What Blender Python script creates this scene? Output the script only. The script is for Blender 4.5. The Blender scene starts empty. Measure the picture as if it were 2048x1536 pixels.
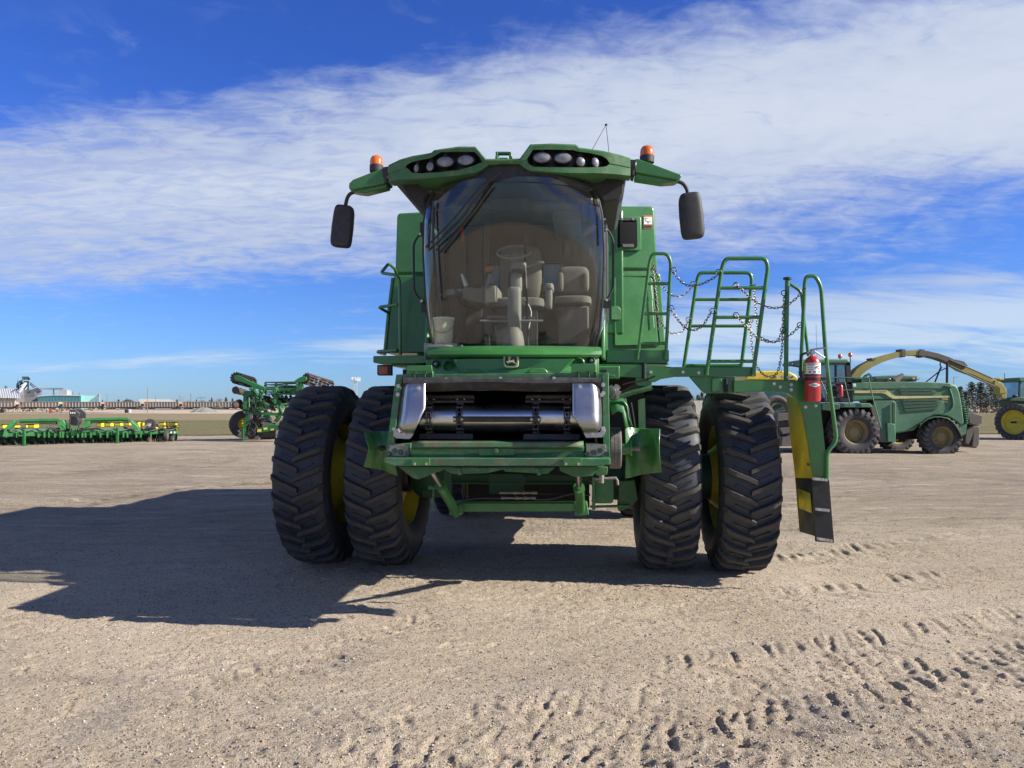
import bpy, math, random
import numpy as np
from mathutils import Vector, Matrix
random.seed(7)
R = math.radians
PI = math.pi
scene = bpy.context.scene
COL = scene.collection

# ------------------------------------------------------------ camera
F, HZ, CAMH = 1540.0, 811.0, 1.71            # focal length and horizon row in photo pixels, eye height
PITCH = math.atan((HZ - 768) / F)
cam_d = bpy.data.cameras.new('camera')
cam = bpy.data.objects.new('camera', cam_d)
COL.objects.link(cam)
cam.location = (0, 0, CAMH)
cam.rotation_euler = (PI / 2 + PITCH, 0, 0)
cam_d.sensor_width = 36
cam_d.lens = 36 * F / 2048
cam_d.clip_start = 0.05
cam_d.clip_end = 20000
scene.camera = cam

# ------------------------------------------------------------ light
SUN_EL, SUN_AZ = 29.5, 12.0                    # azimuth: degrees in front of due right
sv = Vector((math.cos(R(SUN_EL)) * math.cos(R(SUN_AZ)), -math.cos(R(SUN_EL)) * math.sin(R(SUN_AZ)), math.sin(R(SUN_EL))))
sl = bpy.data.lights.new('sun', 'SUN')
sl.energy = 5.0
sl.angle = R(0.5)
sl.color = (1.0, 0.93, 0.82)
so = bpy.data.objects.new('sun', sl)
so.rotation_euler = sv.to_track_quat('Z', 'Y').to_euler()
so.location = (20, -5, 30)
COL.objects.link(so)
scene.view_settings.view_transform = 'Standard'
scene.view_settings.look = 'None'
scene.view_settings.gamma = 1
scene.view_settings.exposure = 0.80

# ------------------------------------------------------------ node helpers
class NT:
    def __init__(s, tree): s.t = tree; s.n = tree.nodes; s.l = tree.links
    def node(s, typ, **kw):
        n = s.n.new(typ)
        for k, v in kw.items():
            if k in n.inputs.keys() and not hasattr(type(n), k): n.inputs[k].default_value = v
            else:
                try: setattr(n, k, v)
                except Exception: n.inputs[k].default_value = v
        return n
    def link(s, a, b): s.l.new(a, b)
    def val(s, sock, v):
        if hasattr(v, 'is_linked') or isinstance(v, bpy.types.NodeSocket): s.l.new(v, sock)
        else: sock.default_value = v
    def math(s, op, a, b=0.0, c=None, clamp=False):
        n = s.n.new('ShaderNodeMath'); n.operation = op; n.use_clamp = clamp
        s.val(n.inputs[0], a); s.val(n.inputs[1], b)
        if c is not None: s.val(n.inputs[2], c)
        return n.outputs[0]
    def mix(s, fac, a, b):
        n = s.n.new('ShaderNodeMix'); n.data_type = 'RGBA'
        s.val(n.inputs[0], fac)
        s.val(n.inputs[6], a if not isinstance(a, tuple) or len(a) == 4 else (*a, 1))
        s.val(n.inputs[7], b if not isinstance(b, tuple) or len(b) == 4 else (*b, 1))
        return n.outputs[2]
    def noise(s, vec, scale, detail=4, rough=0.55, dist=0.0, lac=2.0):
        n = s.n.new('ShaderNodeTexNoise')
        if vec is not None: s.l.new(vec, n.inputs['Vector'])
        n.inputs['Scale'].default_value = scale; n.inputs['Detail'].default_value = detail
        n.inputs['Roughness'].default_value = rough; n.inputs['Distortion'].default_value = dist
        n.inputs['Lacunarity'].default_value = lac
        return n.outputs['Fac']
    def ramp(s, v, lo, hi, smooth=True):
        n = s.n.new('ShaderNodeMapRange')
        if smooth: n.interpolation_type = 'SMOOTHSTEP'
        s.val(n.inputs[0], v); n.inputs[1].default_value = lo; n.inputs[2].default_value = hi
        return n.outputs[0]

# ------------------------------------------------------------ sky
world = bpy.data.worlds.new('World')
scene.world = world
world.use_nodes = True
w = NT(world.node_tree)
w.n.clear()
out = w.node('ShaderNodeOutputWorld')
bg = w.node('ShaderNodeBackground')
bg.inputs['Strength'].default_value = 0.062
sky = w.node('ShaderNodeTexSky')
sky.sky_type = 'NISHITA'
sky.sun_disc = False
sky.sun_elevation = R(SUN_EL)
sky.sun_rotation = R(90 + SUN_AZ)
sky.air_density = 1.0
sky.dust_density = 0.25
sky.ozone_density = 2.2
tc = w.node('ShaderNodeTexCoord')
sep = w.node('ShaderNodeSeparateXYZ')
w.link(tc.outputs['Generated'], sep.inputs[0])
dx, dy, dz = sep.outputs
yy = w.math('MAXIMUM', w.math('ABSOLUTE', dy), 0.15)
uu = w.math('DIVIDE', dx, yy)
vv = w.math('DIVIDE', dz, yy)
zz = w.math('ADD', w.math('MAXIMUM', dz, 0.0), 0.16)
comb = w.node('ShaderNodeCombineXYZ')             # flat cloud sheet seen in perspective
w.link(w.math('DIVIDE', dx, zz), comb.inputs[0])
w.link(w.math('DIVIDE', dy, zz), comb.inputs[1])
P = comb.outputs[0]
mp = w.node('ShaderNodeMapping'); mp.inputs['Rotation'].default_value = (0, 0, R(-22)); mp.inputs['Scale'].default_value = (0.55, 1.25, 1)
w.link(P, mp.inputs['Vector'])
big = w.noise(mp.outputs[0], 1.6, 5, 0.6, 0.3)
mid = w.noise(P, 7.0, 5, 0.6, 0.6)
rip = w.noise(mp.outputs[0], 15.0, 4, 0.62, 0.9)
wisp_m = w.node('ShaderNodeMapping'); wisp_m.inputs['Rotation'].default_value = (0, 0, R(-12)); wisp_m.inputs['Scale'].default_value = (0.6, 1.6, 1)
w.link(P, wisp_m.inputs['Vector'])
wisp = w.noise(wisp_m.outputs[0], 2.2, 7, 0.62, 0.5)
# main band
vc = w.math('ADD', w.math('MULTIPLY_ADD', uu, 0.118, 0.322), w.math('MULTIPLY', w.math('MULTIPLY', uu, uu), 0.05))
hw = w.math('MULTIPLY_ADD', uu, 0.035, 0.115)
dd = w.math('DIVIDE', w.math('ABSOLUTE', w.math('SUBTRACT', vv, vc)), hw)
edge = w.math('ADD', w.math('SUBTRACT', 1.0, dd), w.math('MULTIPLY', w.math('SUBTRACT', big, 0.5), 1.5))
edge = w.math('ADD', edge, w.math('MULTIPLY', w.math('SUBTRACT', mid, 0.5), 0.9))
edge = w.math('ADD', edge, w.math('MULTIPLY', w.math('SUBTRACT', rip, 0.5), 0.55))
band = w.ramp(edge, -0.55, 0.40)
# lower streaks toward the right, thinning to the left
vlow = w.math('MULTIPLY_ADD', uu, 0.055, 0.085)
dl = w.math('DIVIDE', w.math('ABSOLUTE', w.math('SUBTRACT', vv, vlow)), w.math('MAXIMUM', w.math('MULTIPLY_ADD', uu, 0.045, 0.036), 0.012))
le = w.math('ADD', w.math('SUBTRACT', 0.95, dl), w.math('MULTIPLY', w.math('SUBTRACT', wisp, 0.5), 3.4))
le = w.math('ADD', le, w.math('MULTIPLY', w.math('MINIMUM', uu, 0.3), 0.9))
low = w.math('MULTIPLY', w.ramp(le, -0.1, 1.1), 0.85)
# thin high veil scattered round the band
veil = w.math('MULTIPLY', w.ramp(w.math('ADD', mid, w.math('MULTIPLY', w.math('SUBTRACT', big, 0.5), 0.9)), 0.50, 0.85), w.ramp(dd, 3.2, 1.0))
veil = w.math('MULTIPLY', veil, 0.38)
cl = w.math('MAXIMUM', w.math('MAXIMUM', band, low), veil)
hole = w.math('MULTIPLY', w.ramp(w.math('ADD', rip, w.math('MULTIPLY', uu, 0.22)), 0.52, 0.26), 0.20)
cl = w.math('MULTIPLY', cl, w.math('SUBTRACT', 1.0, hole))
cl = w.math('MULTIPLY', cl, w.ramp(dz, -0.01, 0.03))
dens = w.ramp(w.math('ADD', w.math('MULTIPLY', uu, 0.55), w.math('ADD', edge, w.math('MULTIPLY', mid, 0.5))), 0.0, 1.7)
ccol = w.mix(dens, (4.6, 5.35, 7.1), (6.4, 7.0, 8.0))
ccol = w.mix(w.ramp(dd, 1.6, 2.2), ccol, (6.0, 7.1, 8.3))
# sky tint: deeper blue high up
tint = w.mix(w.ramp(dz, 0.0, 0.42), (0.47, 0.76, 1.42), (0.33, 0.62, 1.50))
tint = w.mix(w.ramp(dz, 0.50, 0.85), tint, (0.62, 0.62, 0.78))  # overhead sky, out of view, greyed to take blue out of the shade
skm = w.node('ShaderNodeMix', data_type='RGBA', blend_type='MULTIPLY')
skm.inputs[0].default_value = 1
w.link(sky.outputs[0], skm.inputs[6]); w.link(tint, skm.inputs[7])
fin = w.mix(w.math('MULTIPLY', cl, 0.93), skm.outputs[2], ccol)
w.link(fin, bg.inputs['Color'])
w.link(bg.outputs[0], out.inputs[0])

# ------------------------------------------------------------ frames
CAX, CAY, YAW = 0.14, 8.4, R(-5.5)            # front axle of the big combine and its heading
ML = Matrix.Translation((CAX, CAY, -0.06)) @ Matrix.Rotation(YAW, 4, 'Z')
MLI = ML.inverted()
_cp, _sp = math.cos(PITCH), math.sin(PITCH)
def ray(px, py):
    u, v = (px - 1024) / F, (768 - py) / F
    return Vector((u, _cp - v * _sp, _sp + v * _cp))
def W(px, py, depth):
    d = ray(px, py); return Vector((0, 0, CAMH)) + d * (depth / d.y)
def G(px, py):
    d = ray(px, py); return Vector((0, 0, CAMH)) + d * (-CAMH / d.z)
def L(px, py, yl):
    o = MLI @ Vector((0, 0, CAMH)); d = MLI.to_3x3() @ ray(px, py)
    return o + d * ((yl - o.y) / d.y)

# ------------------------------------------------------------ mesh builder
SPLIT = {'support_strut', 'bolt_set', 'shield_bolt', 'slat_bolt', 'tab_bolt', 'platform_bolt', 'bar_bolt', 'hinge_bolt', 'frame_bracket', 'black_backing', 'inner_panel', 'arm_hinge', 'roof_lamp', 'latch_plate', 'wiper_arm', 'wiper_blade', 'cylinder_mount', 'side_bracket', 'door_strut', 'louvre', 'spout_collar', 'hydraulic_line', 'cross_tube', 'yellow_decal', 'fold_cylinder', 'hose_coupling_x', 'wall_post', 'cladding_rib_x', 'socket', 'hinge_pin', 'foot_rail', 'inner_post', 'step_box', 'model_number_x', 'steel_bin', 'cab_glass'}
class MB:
    def __init__(s): s.v = []; s.f = []; s.m = []
    def add(s, vs, fs, mi=0):
        b = len(s.v); s.v.extend(Vector(p) for p in vs)
        for f in fs: s.f.append([b + i for i in f]); s.m.append(mi)
        return s
    def box(s, a, b, mi=0, mat=None):
        x0, y0, z0 = a; x1, y1, z1 = b
        vs = [Vector(p) for p in ((x0,y0,z0),(x1,y0,z0),(x1,y1,z0),(x0,y1,z0),(x0,y0,z1),(x1,y0,z1),(x1,y1,z1),(x0,y1,z1))]
        if mat: vs = [mat @ p for p in vs]
        return s.add(vs, [(0,3,2,1),(4,5,6,7),(0,1,5,4),(1,2,6,5),(2,3,7,6),(3,0,4,7)], mi)
    def cbox(s, c, sx, sy, sz, mi=0, mat=None):
        return s.box((c[0]-sx/2,c[1]-sy/2,c[2]-sz/2),(c[0]+sx/2,c[1]+sy/2,c[2]+sz/2),mi,mat)
    def prism(s, pts, ext, mi=0):
        pts = [Vector(p) for p in pts]; ext = Vector(ext); n = len(pts)
        nrm = Vector((0,0,0))
        for i in range(n): nrm += pts[i].cross(pts[(i+1) % n])
        if nrm.dot(ext) > 0: pts = pts[::-1]
        vs = pts + [p + ext for p in pts]
        fs = [tuple(range(n)), tuple(range(2*n-1, n-1, -1))]
        fs += [(i, n+i, n+(i+1) % n, (i+1) % n) for i in range(n)]
        return s.add(vs, fs, mi)
    def ring_loft(s, rings, mi=0, closed=True, caps=True):
        b = len(s.v); n = len(rings[0])
        for r in rings: s.v.extend(Vector(p) for p in r)
        for i in range(len(rings)-1):
            for j in range(n if closed else n-1):
                k = (j+1) % n
                s.f.append([b+i*n+j, b+i*n+k, b+(i+1)*n+k, b+(i+1)*n+j]); s.m.append(mi)
        if caps and closed:
            s.f.append([b+j for j in range(n)][::-1]); s.m.append(mi)
            s.f.append([b+(len(rings)-1)*n+j for j in range(n)]); s.m.append(mi)
        return s
    def tube(s, pts, r, n=8, mi=0, closed=False, smooth=0):
        pts = [Vector(p) for p in pts]
        if smooth: pts = smooth_path(pts, smooth, closed)
        m = len(pts); rings = []
        up = Vector((0, 0, 1)); prev = None
        for i, p in enumerate(pts):
            if closed: t = (pts[(i+1) % m] - pts[i-1]).normalized()
            else: t = (pts[min(i+1, m-1)] - pts[max(i-1, 0)]).normalized()
            if prev is None:
                a = up if abs(t.dot(up)) < 0.9 else Vector((1, 0, 0))
                e = t.cross(a).normalized()
            else: e = (prev - t * prev.dot(t)).normalized()
            prev = e; g = t.cross(e)
            rr = r[i] if isinstance(r, (list, tuple)) else r
            k = 1.0
            if 0 < i < m-1 or closed:
                a1 = (pts[i] - pts[i-1]).normalized(); c = max(-1, min(1, a1.dot(t)))
                k = 1 / max(c, 0.6)
            rings.append([p + (e * math.cos(2*PI*j/n) + g * math.sin(2*PI*j/n)) * rr for j in range(n)])
        if closed:
            rings.append(rings[0]); return s.ring_loft(rings, mi, True, False)
        return s.ring_loft(rings, mi)
    def cyl(s, a, b, r, n=16, mi=0, r2=None):
        return s.tube([a, b], [r, r if r2 is None else r2], n, mi)
    def lathe(s, prof, o=(0,0,0), ax=(0,0,1), n=24, mi=0, mis=None):
        ax = Vector(ax).normalized(); o = Vector(o)
        e = ax.cross(Vector((0,0,1)) if abs(ax.z) < .9 else Vector((1,0,0))).normalized(); g = ax.cross(e)
        b = len(s.v); m = len(prof)
        for (r, h) in prof:
            for j in range(n): s.v.append(o + ax*h + (e*math.cos(2*PI*j/n) + g*math.sin(2*PI*j/n))*max(r, 1e-4))
        for i in range(m-1):
            for j in range(n):
                k = (j+1) % n
                s.f.append([b+i*n+j, b+i*n+k, b+(i+1)*n+k, b+(i+1)*n+j]); s.m.append(mis[i] if mis else mi)
        return s
    def sq(s, c, h, e1=0.5, e2=0.5, nu=20, nv=12, mi=0, mat=None):   # superellipsoid, rounded box
        c = Vector(c); rings = []
        sg = lambda x, e: math.copysign(abs(x)**e, x)
        for i in range(nv+1):
            a = -PI/2 + PI*i/nv
            ring = []
            for j in range(nu):
                t = 2*PI*j/nu
                p = Vector((h[0]*sg(math.cos(a), e1)*sg(math.cos(t), e2), h[1]*sg(math.cos(a), e1)*sg(math.sin(t), e2), h[2]*sg(math.sin(a), e1)))
                if mat: p = mat @ p
                ring.append(c + p)
            rings.append(ring)
        return s.ring_loft(rings, mi)
    def bolt(s, c, nrm=(0,-1,0), r=0.012, h=0.01, mi=0):
        c = Vector(c); nrm = Vector(nrm).normalized()
        return s.lathe([(r*1.35, -0.002), (r*1.35, h*.35), (r, h*.35), (r, h), (0, h*1.05)], c, nrm, 6, mi)
    def islands(s):
        par = list(range(len(s.v)))
        def find(a):
            while par[a] != a: par[a] = par[par[a]]; a = par[a]
            return a
        for f in s.f:
            r0 = find(f[0])
            for i in f[1:]: par[find(i)] = r0
        grp = {}
        for i, f in enumerate(s.f): grp.setdefault(find(f[0]), []).append(i)
        out = []
        for g_ in grp.values():
            m = MB(); mp_ = {}
            for i in g_:
                nf = []
                for v in s.f[i]:
                    if v not in mp_: mp_[v] = len(m.v); m.v.append(s.v[v])
                    nf.append(mp_[v])
                m.f.append(nf); m.m.append(s.m[i])
            out.append(m)
        return out
    def build(s, name, mats, parent=None, space=None, sharp=38, bevel=0, solid=0, loc=None):
        if name in SPLIT and not getattr(s, 'whole', 0):
            o = None
            for m in s.islands():
                m.whole = 1; o = m.build(name.replace('_set', ''), mats, parent, space, sharp, bevel, solid, loc)
            return o
        if not isinstance(mats, (list, tuple)): mats = [mats]
        me = bpy.data.meshes.new(name)
        vs = s.v
        M = {'L': ML, 'W': Matrix.Identity(4), None: None}[space]
        if M is not None:
            T = top_matrix(parent).inverted() @ M
            vs = [T @ p for p in vs]
        me.from_pydata([tuple(p) for p in vs], [], s.f)
        for m_ in mats: me.materials.append(m_)
        if len(mats) > 1: me.polygons.foreach_set('material_index', s.m)
        me.polygons.foreach_set('use_smooth', [True]*len(me.polygons))
        me.set_sharp_from_angle(angle=R(sharp))
        me.update()
        o = bpy.data.objects.new(name, me)
        COL.objects.link(o)
        if parent: o.parent = parent
        if loc is not None: o.location = loc
        if solid:
            md = o.modifiers.new('s', 'SOLIDIFY'); md.thickness = solid; md.offset = 0
        if bevel:
            md = o.modifiers.new('b', 'BEVEL'); md.width = bevel; md.segments = 2; md.limit_method = 'ANGLE'; md.angle_limit = R(40); md.harden_normals = False
        return o
def top_matrix(o):
    if o is None: return Matrix.Identity(4)
    while o.parent: o = o.parent
    return o.matrix_basis.copy()
def smooth_path(pts, k, closed=False):
    out = []; m = len(pts)
    rng = range(m if closed else m-1)
    for i in rng:
        p0 = pts[(i-1) % m] if (closed or i > 0) else pts[0]; p1 = pts[i]
        p2 = pts[(i+1) % m]; p3 = pts[(i+2) % m] if (closed or i+2 < m) else pts[m-1]
        for j in range(k):
            t = j/k
            out.append(0.5*((2*p1) + (p2-p0)*t + (2*p0-5*p1+4*p2-p3)*t*t + (3*p1-p0-3*p2+p3)*t**3))
    if not closed: out.append(pts[-1])
    return out
def fillet(pts, r, k=5):
    pts = [Vector(p) for p in pts]; out = [pts[0]]
    for i in range(1, len(pts)-1):
        a, b, c = pts[i-1], pts[i], pts[i+1]
        rr = min(r, (a-b).length*.48, (c-b).length*.48)
        p = b + (a-b).normalized()*rr; q = b + (c-b).normalized()*rr
        for j in range(k+1):
            t = j/k; out.append(p*(1-t)**2 + b*2*t*(1-t) + q*t*t)
    out.append(pts[-1]); return out
def tag(o, label=None, cat=None, group=None, kind=None):
    if label: o['label'] = label
    if cat: o['category'] = cat
    if group: o['group'] = group
    if kind: o['kind'] = kind
    return o
def empty(name, loc, rz=0, label=None, cat=None, group=None):
    o = bpy.data.objects.new(name, None); COL.objects.link(o)
    o.matrix_basis = Matrix.Translation(Vector(loc)) @ Matrix.Rotation(rz, 4, 'Z')
    o.empty_display_size = 0.3
    return tag(o, label, cat, group)
def kids(o): return [c for c in bpy.data.objects if c.parent == o]
def copy_tree(o, parent=None, chmap=None):
    if chmap is None:
        chmap = {}
        for c in bpy.data.objects: chmap.setdefault(c.parent, []).append(c)
    c = o.copy(); COL.objects.link(c); c.parent = parent
    for ch in chmap.get(o, []): copy_tree(ch, c, chmap)
    return c
def text_verts(s, size, align='CENTER', spacing=1.0):
    cu = bpy.data.curves.new('t', 'FONT'); cu.body = s; cu.size = size; cu.align_x = align; cu.align_y = 'CENTER'; cu.space_character = spacing
    cu.resolution_u = 2
    o = bpy.data.objects.new('t', cu); COL.objects.link(o)
    me = bpy.data.meshes.new_from_object(o.evaluated_get(bpy.context.evaluated_depsgraph_get()))
    vs = [v.co.copy() for v in me.vertices]; fs = [tuple(p.vertices) for p in me.polygons]
    bpy.data.objects.remove(o); bpy.data.curves.remove(cu); bpy.data.meshes.remove(me)
    return vs, fs

# ------------------------------------------------------------ materials
def mat(name, col, rough=0.5, metal=0.0, dust=0.0, dustcol=(0.36, 0.30, 0.22), var=0.12, nscale=3.0, bump=0.0, bscale=60, coat=0.0, trans=0.0, rust=0.0, spec=0.5):
    m = bpy.data.materials.new(name); m.use_nodes = True
    t = NT(m.node_tree); t.n.clear()
    o = t.node('ShaderNodeOutputMaterial'); b = t.node('ShaderNodeBsdfPrincipled')
    t.link(b.outputs[0], o.inputs[0])
    tc = t.node('ShaderNodeTexCoord').outputs['Object']
    n1 = t.noise(tc, nscale, 5, 0.6, 0.2)
    c = t.mix(t.ramp(n1, 0.3, 0.7), tuple(x*(1-var) for x in col), tuple(min(1, x*(1+var)) for x in col))
    r = t.math('MULTIPLY_ADD', n1, 0.22, rough - 0.11, clamp=True)
    if rust:
        n3 = t.noise(tc, nscale*5, 6, 0.7, 0.4)
        f = t.ramp(n3, 0.62 - rust*0.3, 0.72 - rust*0.25)
        c = t.mix(f, c, (0.15, 0.080, 0.045)); r = t.math('MAXIMUM', r, t.math('MULTIPLY', f, 0.8))
    if dust:
        n2 = t.noise(tc, nscale*3.7, 8, 0.68, 0.5)
        f = t.math('MULTIPLY', t.ramp(n2, 0.42, 0.72), dust)
        c = t.mix(f, c, dustcol); r = t.math('ADD', r, t.math('MULTIPLY', f, 0.4), clamp=True)
    t.link(c, b.inputs['Base Color']); t.link(r, b.inputs['Roughness'])
    b.inputs['Metallic'].default_value = metal
    b.inputs['Specular IOR Level'].default_value = spec
    if coat: b.inputs['Coat Weight'].default_value = coat; b.inputs['Coat Roughness'].default_value = 0.12
    if trans: b.inputs['Transmission Weight'].default_value = trans
    if bump:
        bn = t.node('ShaderNodeBump'); bn.inputs['Distance'].default_value = bump; bn.inputs['Strength'].default_value = 0.6
        t.link(t.noise(tc, bscale, 6, 0.65), bn.inputs['Height']); t.link(bn.outputs[0], b.inputs['Normal'])
    return m
def glass(name, tintc, refl=1.0, dustf=0.05, rough=0.03, f0=0.06, dustcol=(0.33, 0.29, 0.22)):
    m = bpy.data.materials.new(name); m.use_nodes = True
    t = NT(m.node_tree); t.n.clear()
    o = t.node('ShaderNodeOutputMaterial')
    tr = t.node('ShaderNodeBsdfTransparent'); tr.inputs[0].default_value = (*tintc, 1)
    gl = t.node('ShaderNodeBsdfGlossy'); gl.inputs['Roughness'].default_value = rough; gl.inputs[0].default_value = (0.95, 0.97, 1, 1)
    lw = t.node('ShaderNodeLayerWeight'); lw.inputs[0].default_value = 0.5
    fr = t.math('MULTIPLY', t.math('ADD', t.math('POWER', lw.outputs['Facing'], 4.0), f0), refl, clamp=True)
    ms = t.node('ShaderNodeMixShader'); t.link(fr, ms.inputs[0]); t.link(tr.outputs[0], ms.inputs[1]); t.link(gl.outputs[0], ms.inputs[2])
    df = t.node('ShaderNodeBsdfDiffuse'); df.inputs[0].default_value = (*dustcol, 1)
    tc = t.node('ShaderNodeTexCoord').outputs['Object']
    mpn = t.node('ShaderNodeMapping'); mpn.inputs['Scale'].default_value = (9, 9, 1.3); t.link(tc, mpn.inputs[0])
    f = t.math('ADD', t.math('MULTIPLY', t.ramp(t.noise(mpn.outputs[0], 2.2, 7, 0.7), 0.5, 0.8), dustf), dustf*0.12)
    m2 = t.node('ShaderNodeMixShader'); t.link(f, m2.inputs[0]); t.link(ms.outputs[0], m2.inputs[1]); t.link(df.outputs[0], m2.inputs[2])
    t.link(m2.outputs[0], o.inputs[0])
    return m
GREEN = (0.040, 0.168, 0.040)
M = {}
M['green'] = mat('green_paint', GREEN, 0.36, dust=0.05, coat=0.3, bump=0.0006, bscale=25)
M['green_dusty'] = mat('green_paint_dusty', (0.032, 0.13, 0.040), 0.5, dust=0.22, bump=0.001, bscale=40)
M['green_worn'] = mat('green_paint_worn', (0.035, 0.16, 0.055), 0.5, dust=0.5, rust=0.14, dustcol=(0.22, 0.24, 0.18), bump=0.001, bscale=40)
M['green_rust'] = mat('green_paint_scraped', (0.05, 0.14, 0.06), 0.6, dust=0.55, rust=0.42, dustcol=(0.2, 0.19, 0.15), nscale=2.0, bump=0.0015)
M['yellow'] = mat('yellow_paint', (0.50, 0.42, 0.02), 0.4, dust=0.2)
M['yellow_dusty'] = mat('yellow_paint_dusty', (0.40, 0.30, 0.05), 0.6, dust=0.5, rust=0.12)
M['rubber'] = mat('tyre_rubber', (0.030, 0.034, 0.042), 0.55, dust=0.4, dustcol=(0.055, 0.058, 0.065), bump=0.002, bscale=30)  # bluish base and dust tones paint in the reflected sky
M['lug'] = mat('tyre_lug_worn', (0.056, 0.050, 0.044), 0.8, dust=0.6, dustcol=(0.12, 0.10, 0.078), nscale=6, bump=0.003, bscale=70)
M['black'] = mat('black_plastic', (0.014, 0.014, 0.015), 0.5, dust=0.14, dustcol=(0.1, 0.09, 0.08), bump=0.0006)
M['black_text'] = mat('black_textured', (0.028, 0.028, 0.03), 0.62, dust=0.3, dustcol=(0.1, 0.09, 0.08), bump=0.0012, bscale=160)
M['black_rubber'] = mat('black_belt', (0.03, 0.03, 0.031), 0.6, dust=0.5, dustcol=(0.12, 0.11, 0.1), bump=0.002, bscale=35)
M['dark'] = mat('near_black', (0.012, 0.013, 0.012), 0.7, dust=0.3, dustcol=(0.05, 0.045, 0.04))  # even near-black base with faint brown dust
M['steel'] = mat('polished_steel', (0.42, 0.42, 0.43), 0.36, metal=1.0, dust=0.22, var=0.08, rust=0.0)
M['drum'] = mat('drum_steel', (0.66, 0.64, 0.61), 0.30, metal=1.0, dust=0.10, rust=0.0, dustcol=(0.12, 0.09, 0.06), nscale=5)
M['bolt'] = mat('zinc_bolt', (0.55, 0.54, 0.5), 0.4, metal=0.8, dust=0.2)
M['bare'] = mat('bare_plate', (0.26, 0.25, 0.24), 0.55, metal=0.5, dust=0.5, rust=0.35, nscale=8)
M['chrome'] = mat('hydraulic_rod', (0.55, 0.55, 0.56), 0.2, metal=1.0, dust=0.25)
M['white'] = mat('white_panel', (0.72, 0.72, 0.70), 0.5, dust=0.15)
M['lens'] = mat('lamp_lens', (0.20, 0.205, 0.22), 0.3, coat=0.4, bump=0.006, bscale=60, var=0.3, nscale=18)
M['amber'] = mat('amber_lens', (0.85, 0.17, 0.012), 0.25, coat=0.5, trans=0.25)
M['amber_old'] = mat('amber_lens_old', (0.30, 0.075, 0.03), 0.45, dust=0.3)
M['red'] = mat('red_cylinder', (0.42, 0.018, 0.022), 0.35, coat=0.3, dust=0.1)
M['grey_in'] = mat('cab_trim', (0.235, 0.235, 0.215), 0.6, dust=0.1)
M['grey_dk'] = mat('cab_trim_dark', (0.075, 0.075, 0.07), 0.65)
M['seat'] = mat('seat_fabric', (0.175, 0.17, 0.155), 0.85, bump=0.002, bscale=120)
M['wallin'] = mat('cab_lining', (0.11, 0.10, 0.085), 0.85, bump=0.001)
M['bucket'] = mat('bucket_plastic', (0.60, 0.58, 0.44), 0.5, dust=0.2)
M['orange'] = mat('orange_plastic', (0.5, 0.09, 0.02), 0.5)
M['wood'] = mat('wood_knob', (0.30, 0.12, 0.03), 0.25, coat=0.6)
M['glass'] = glass('windscreen_glass', (0.80, 0.82, 0.76), 1.0, 0.12, f0=0.06)
M['glass_side'] = glass('side_glass', (0.85, 0.88, 0.86), 1.0, 0.06, f0=0.07)
M['glass_far'] = glass('far_glass', (0.25, 0.45, 0.45), 1.0, 0.3, f0=0.2, dustcol=(0.4, 0.6, 0.58))
M['beltgrey'] = mat('pulley_belt', (0.11, 0.105, 0.10), 0.7, dust=0.4, nscale=8)
M['decal_w'] = mat('decal_white', (0.75, 0.75, 0.74), 0.4)
M['decal_k'] = mat('decal_black', (0.02, 0.02, 0.02), 0.4)
M['decal_o'] = mat('decal_orange', (0.55, 0.13, 0.03), 0.5)
M['decal_y'] = mat('decal_yellow', (0.70, 0.60, 0.12), 0.4)
M['matte'] = mat('matte_black', (0.010, 0.010, 0.011), 0.8, spec=0.15)
M['badge'] = mat('badge_gold', (0.62, 0.60, 0.30), 0.4)
M['slat'] = mat('slat_steel', (0.045, 0.043, 0.042), 0.5, metal=0.4, dust=0.15)
M['green_dk'] = mat('green_paint_shadowed_parts', (0.010, 0.060, 0.022), 0.55, dust=0.2, dustcol=(0.05, 0.07, 0.045))  # darker copy of the green, undercarriage shade put into the colour
M['chain'] = mat('chain_zinc', (0.16, 0.155, 0.15), 0.42, metal=0.85, dust=0.2)
# ------------------------------------------------------------ ground
_rs = np.random.RandomState(3)
_tab = _rs.rand(256, 256)
def vnoise(x, y):
    xi = np.floor(x).astype(int); yi = np.floor(y).astype(int)
    fx = x - xi; fy = y - yi
    fx = fx*fx*(3-2*fx); fy = fy*fy*(3-2*fy)
    g = lambda a, b: _tab[a & 255, b & 255]
    return (g(xi, yi)*(1-fx)*(1-fy) + g(xi+1, yi)*fx*(1-fy) + g(xi, yi+1)*(1-fx)*fy + g(xi+1, yi+1)*fx*fy) - 0.5
def fbm(x, y, o=4):
    s = 0; a = 1; f = 1
    for i in range(o):
        s = s + a*vnoise(x*f + 17.3*i, y*f + 9.1*i); a *= 0.5; f *= 2.03
    return s
def axis(dense0, dense1, step, lo, hi, growth=1.07):
    c = list(np.arange(dense0, dense1, step))
    a = []; p = dense0; s = step
    while p > lo: s *= growth; p -= s; a.append(p)
    b = []; p = c[-1]; s = step
    while p < hi: s *= growth; p += s; b.append(p)
    return np.array(a[::-1] + c + b)
gx = axis(-4.3, 4.3, 0.0145, -3500, 3500, 1.06)
gy = np.concatenate([axis(3.3, 6.6, 0.0115, -60, 6.6, 1.10), axis(6.6, 6.62, 0.0125, 6.6, 6000, 1.0135)])
gy = np.unique(np.round(gy, 5)); gy = gy[np.concatenate([[True], np.diff(gy) > 0.005])]
X, Y = np.meshgrid(gx, gy)
near = np.clip(1.3 - np.abs(Y - 6)/40, 0, 1) * np.clip(1.5 - np.abs(X)/40, 0, 1)
Z = near*(0.05*fbm(X*0.35, Y*0.35, 3) + 0.018*fbm(X*1.7, Y*2.3, 3))
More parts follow.
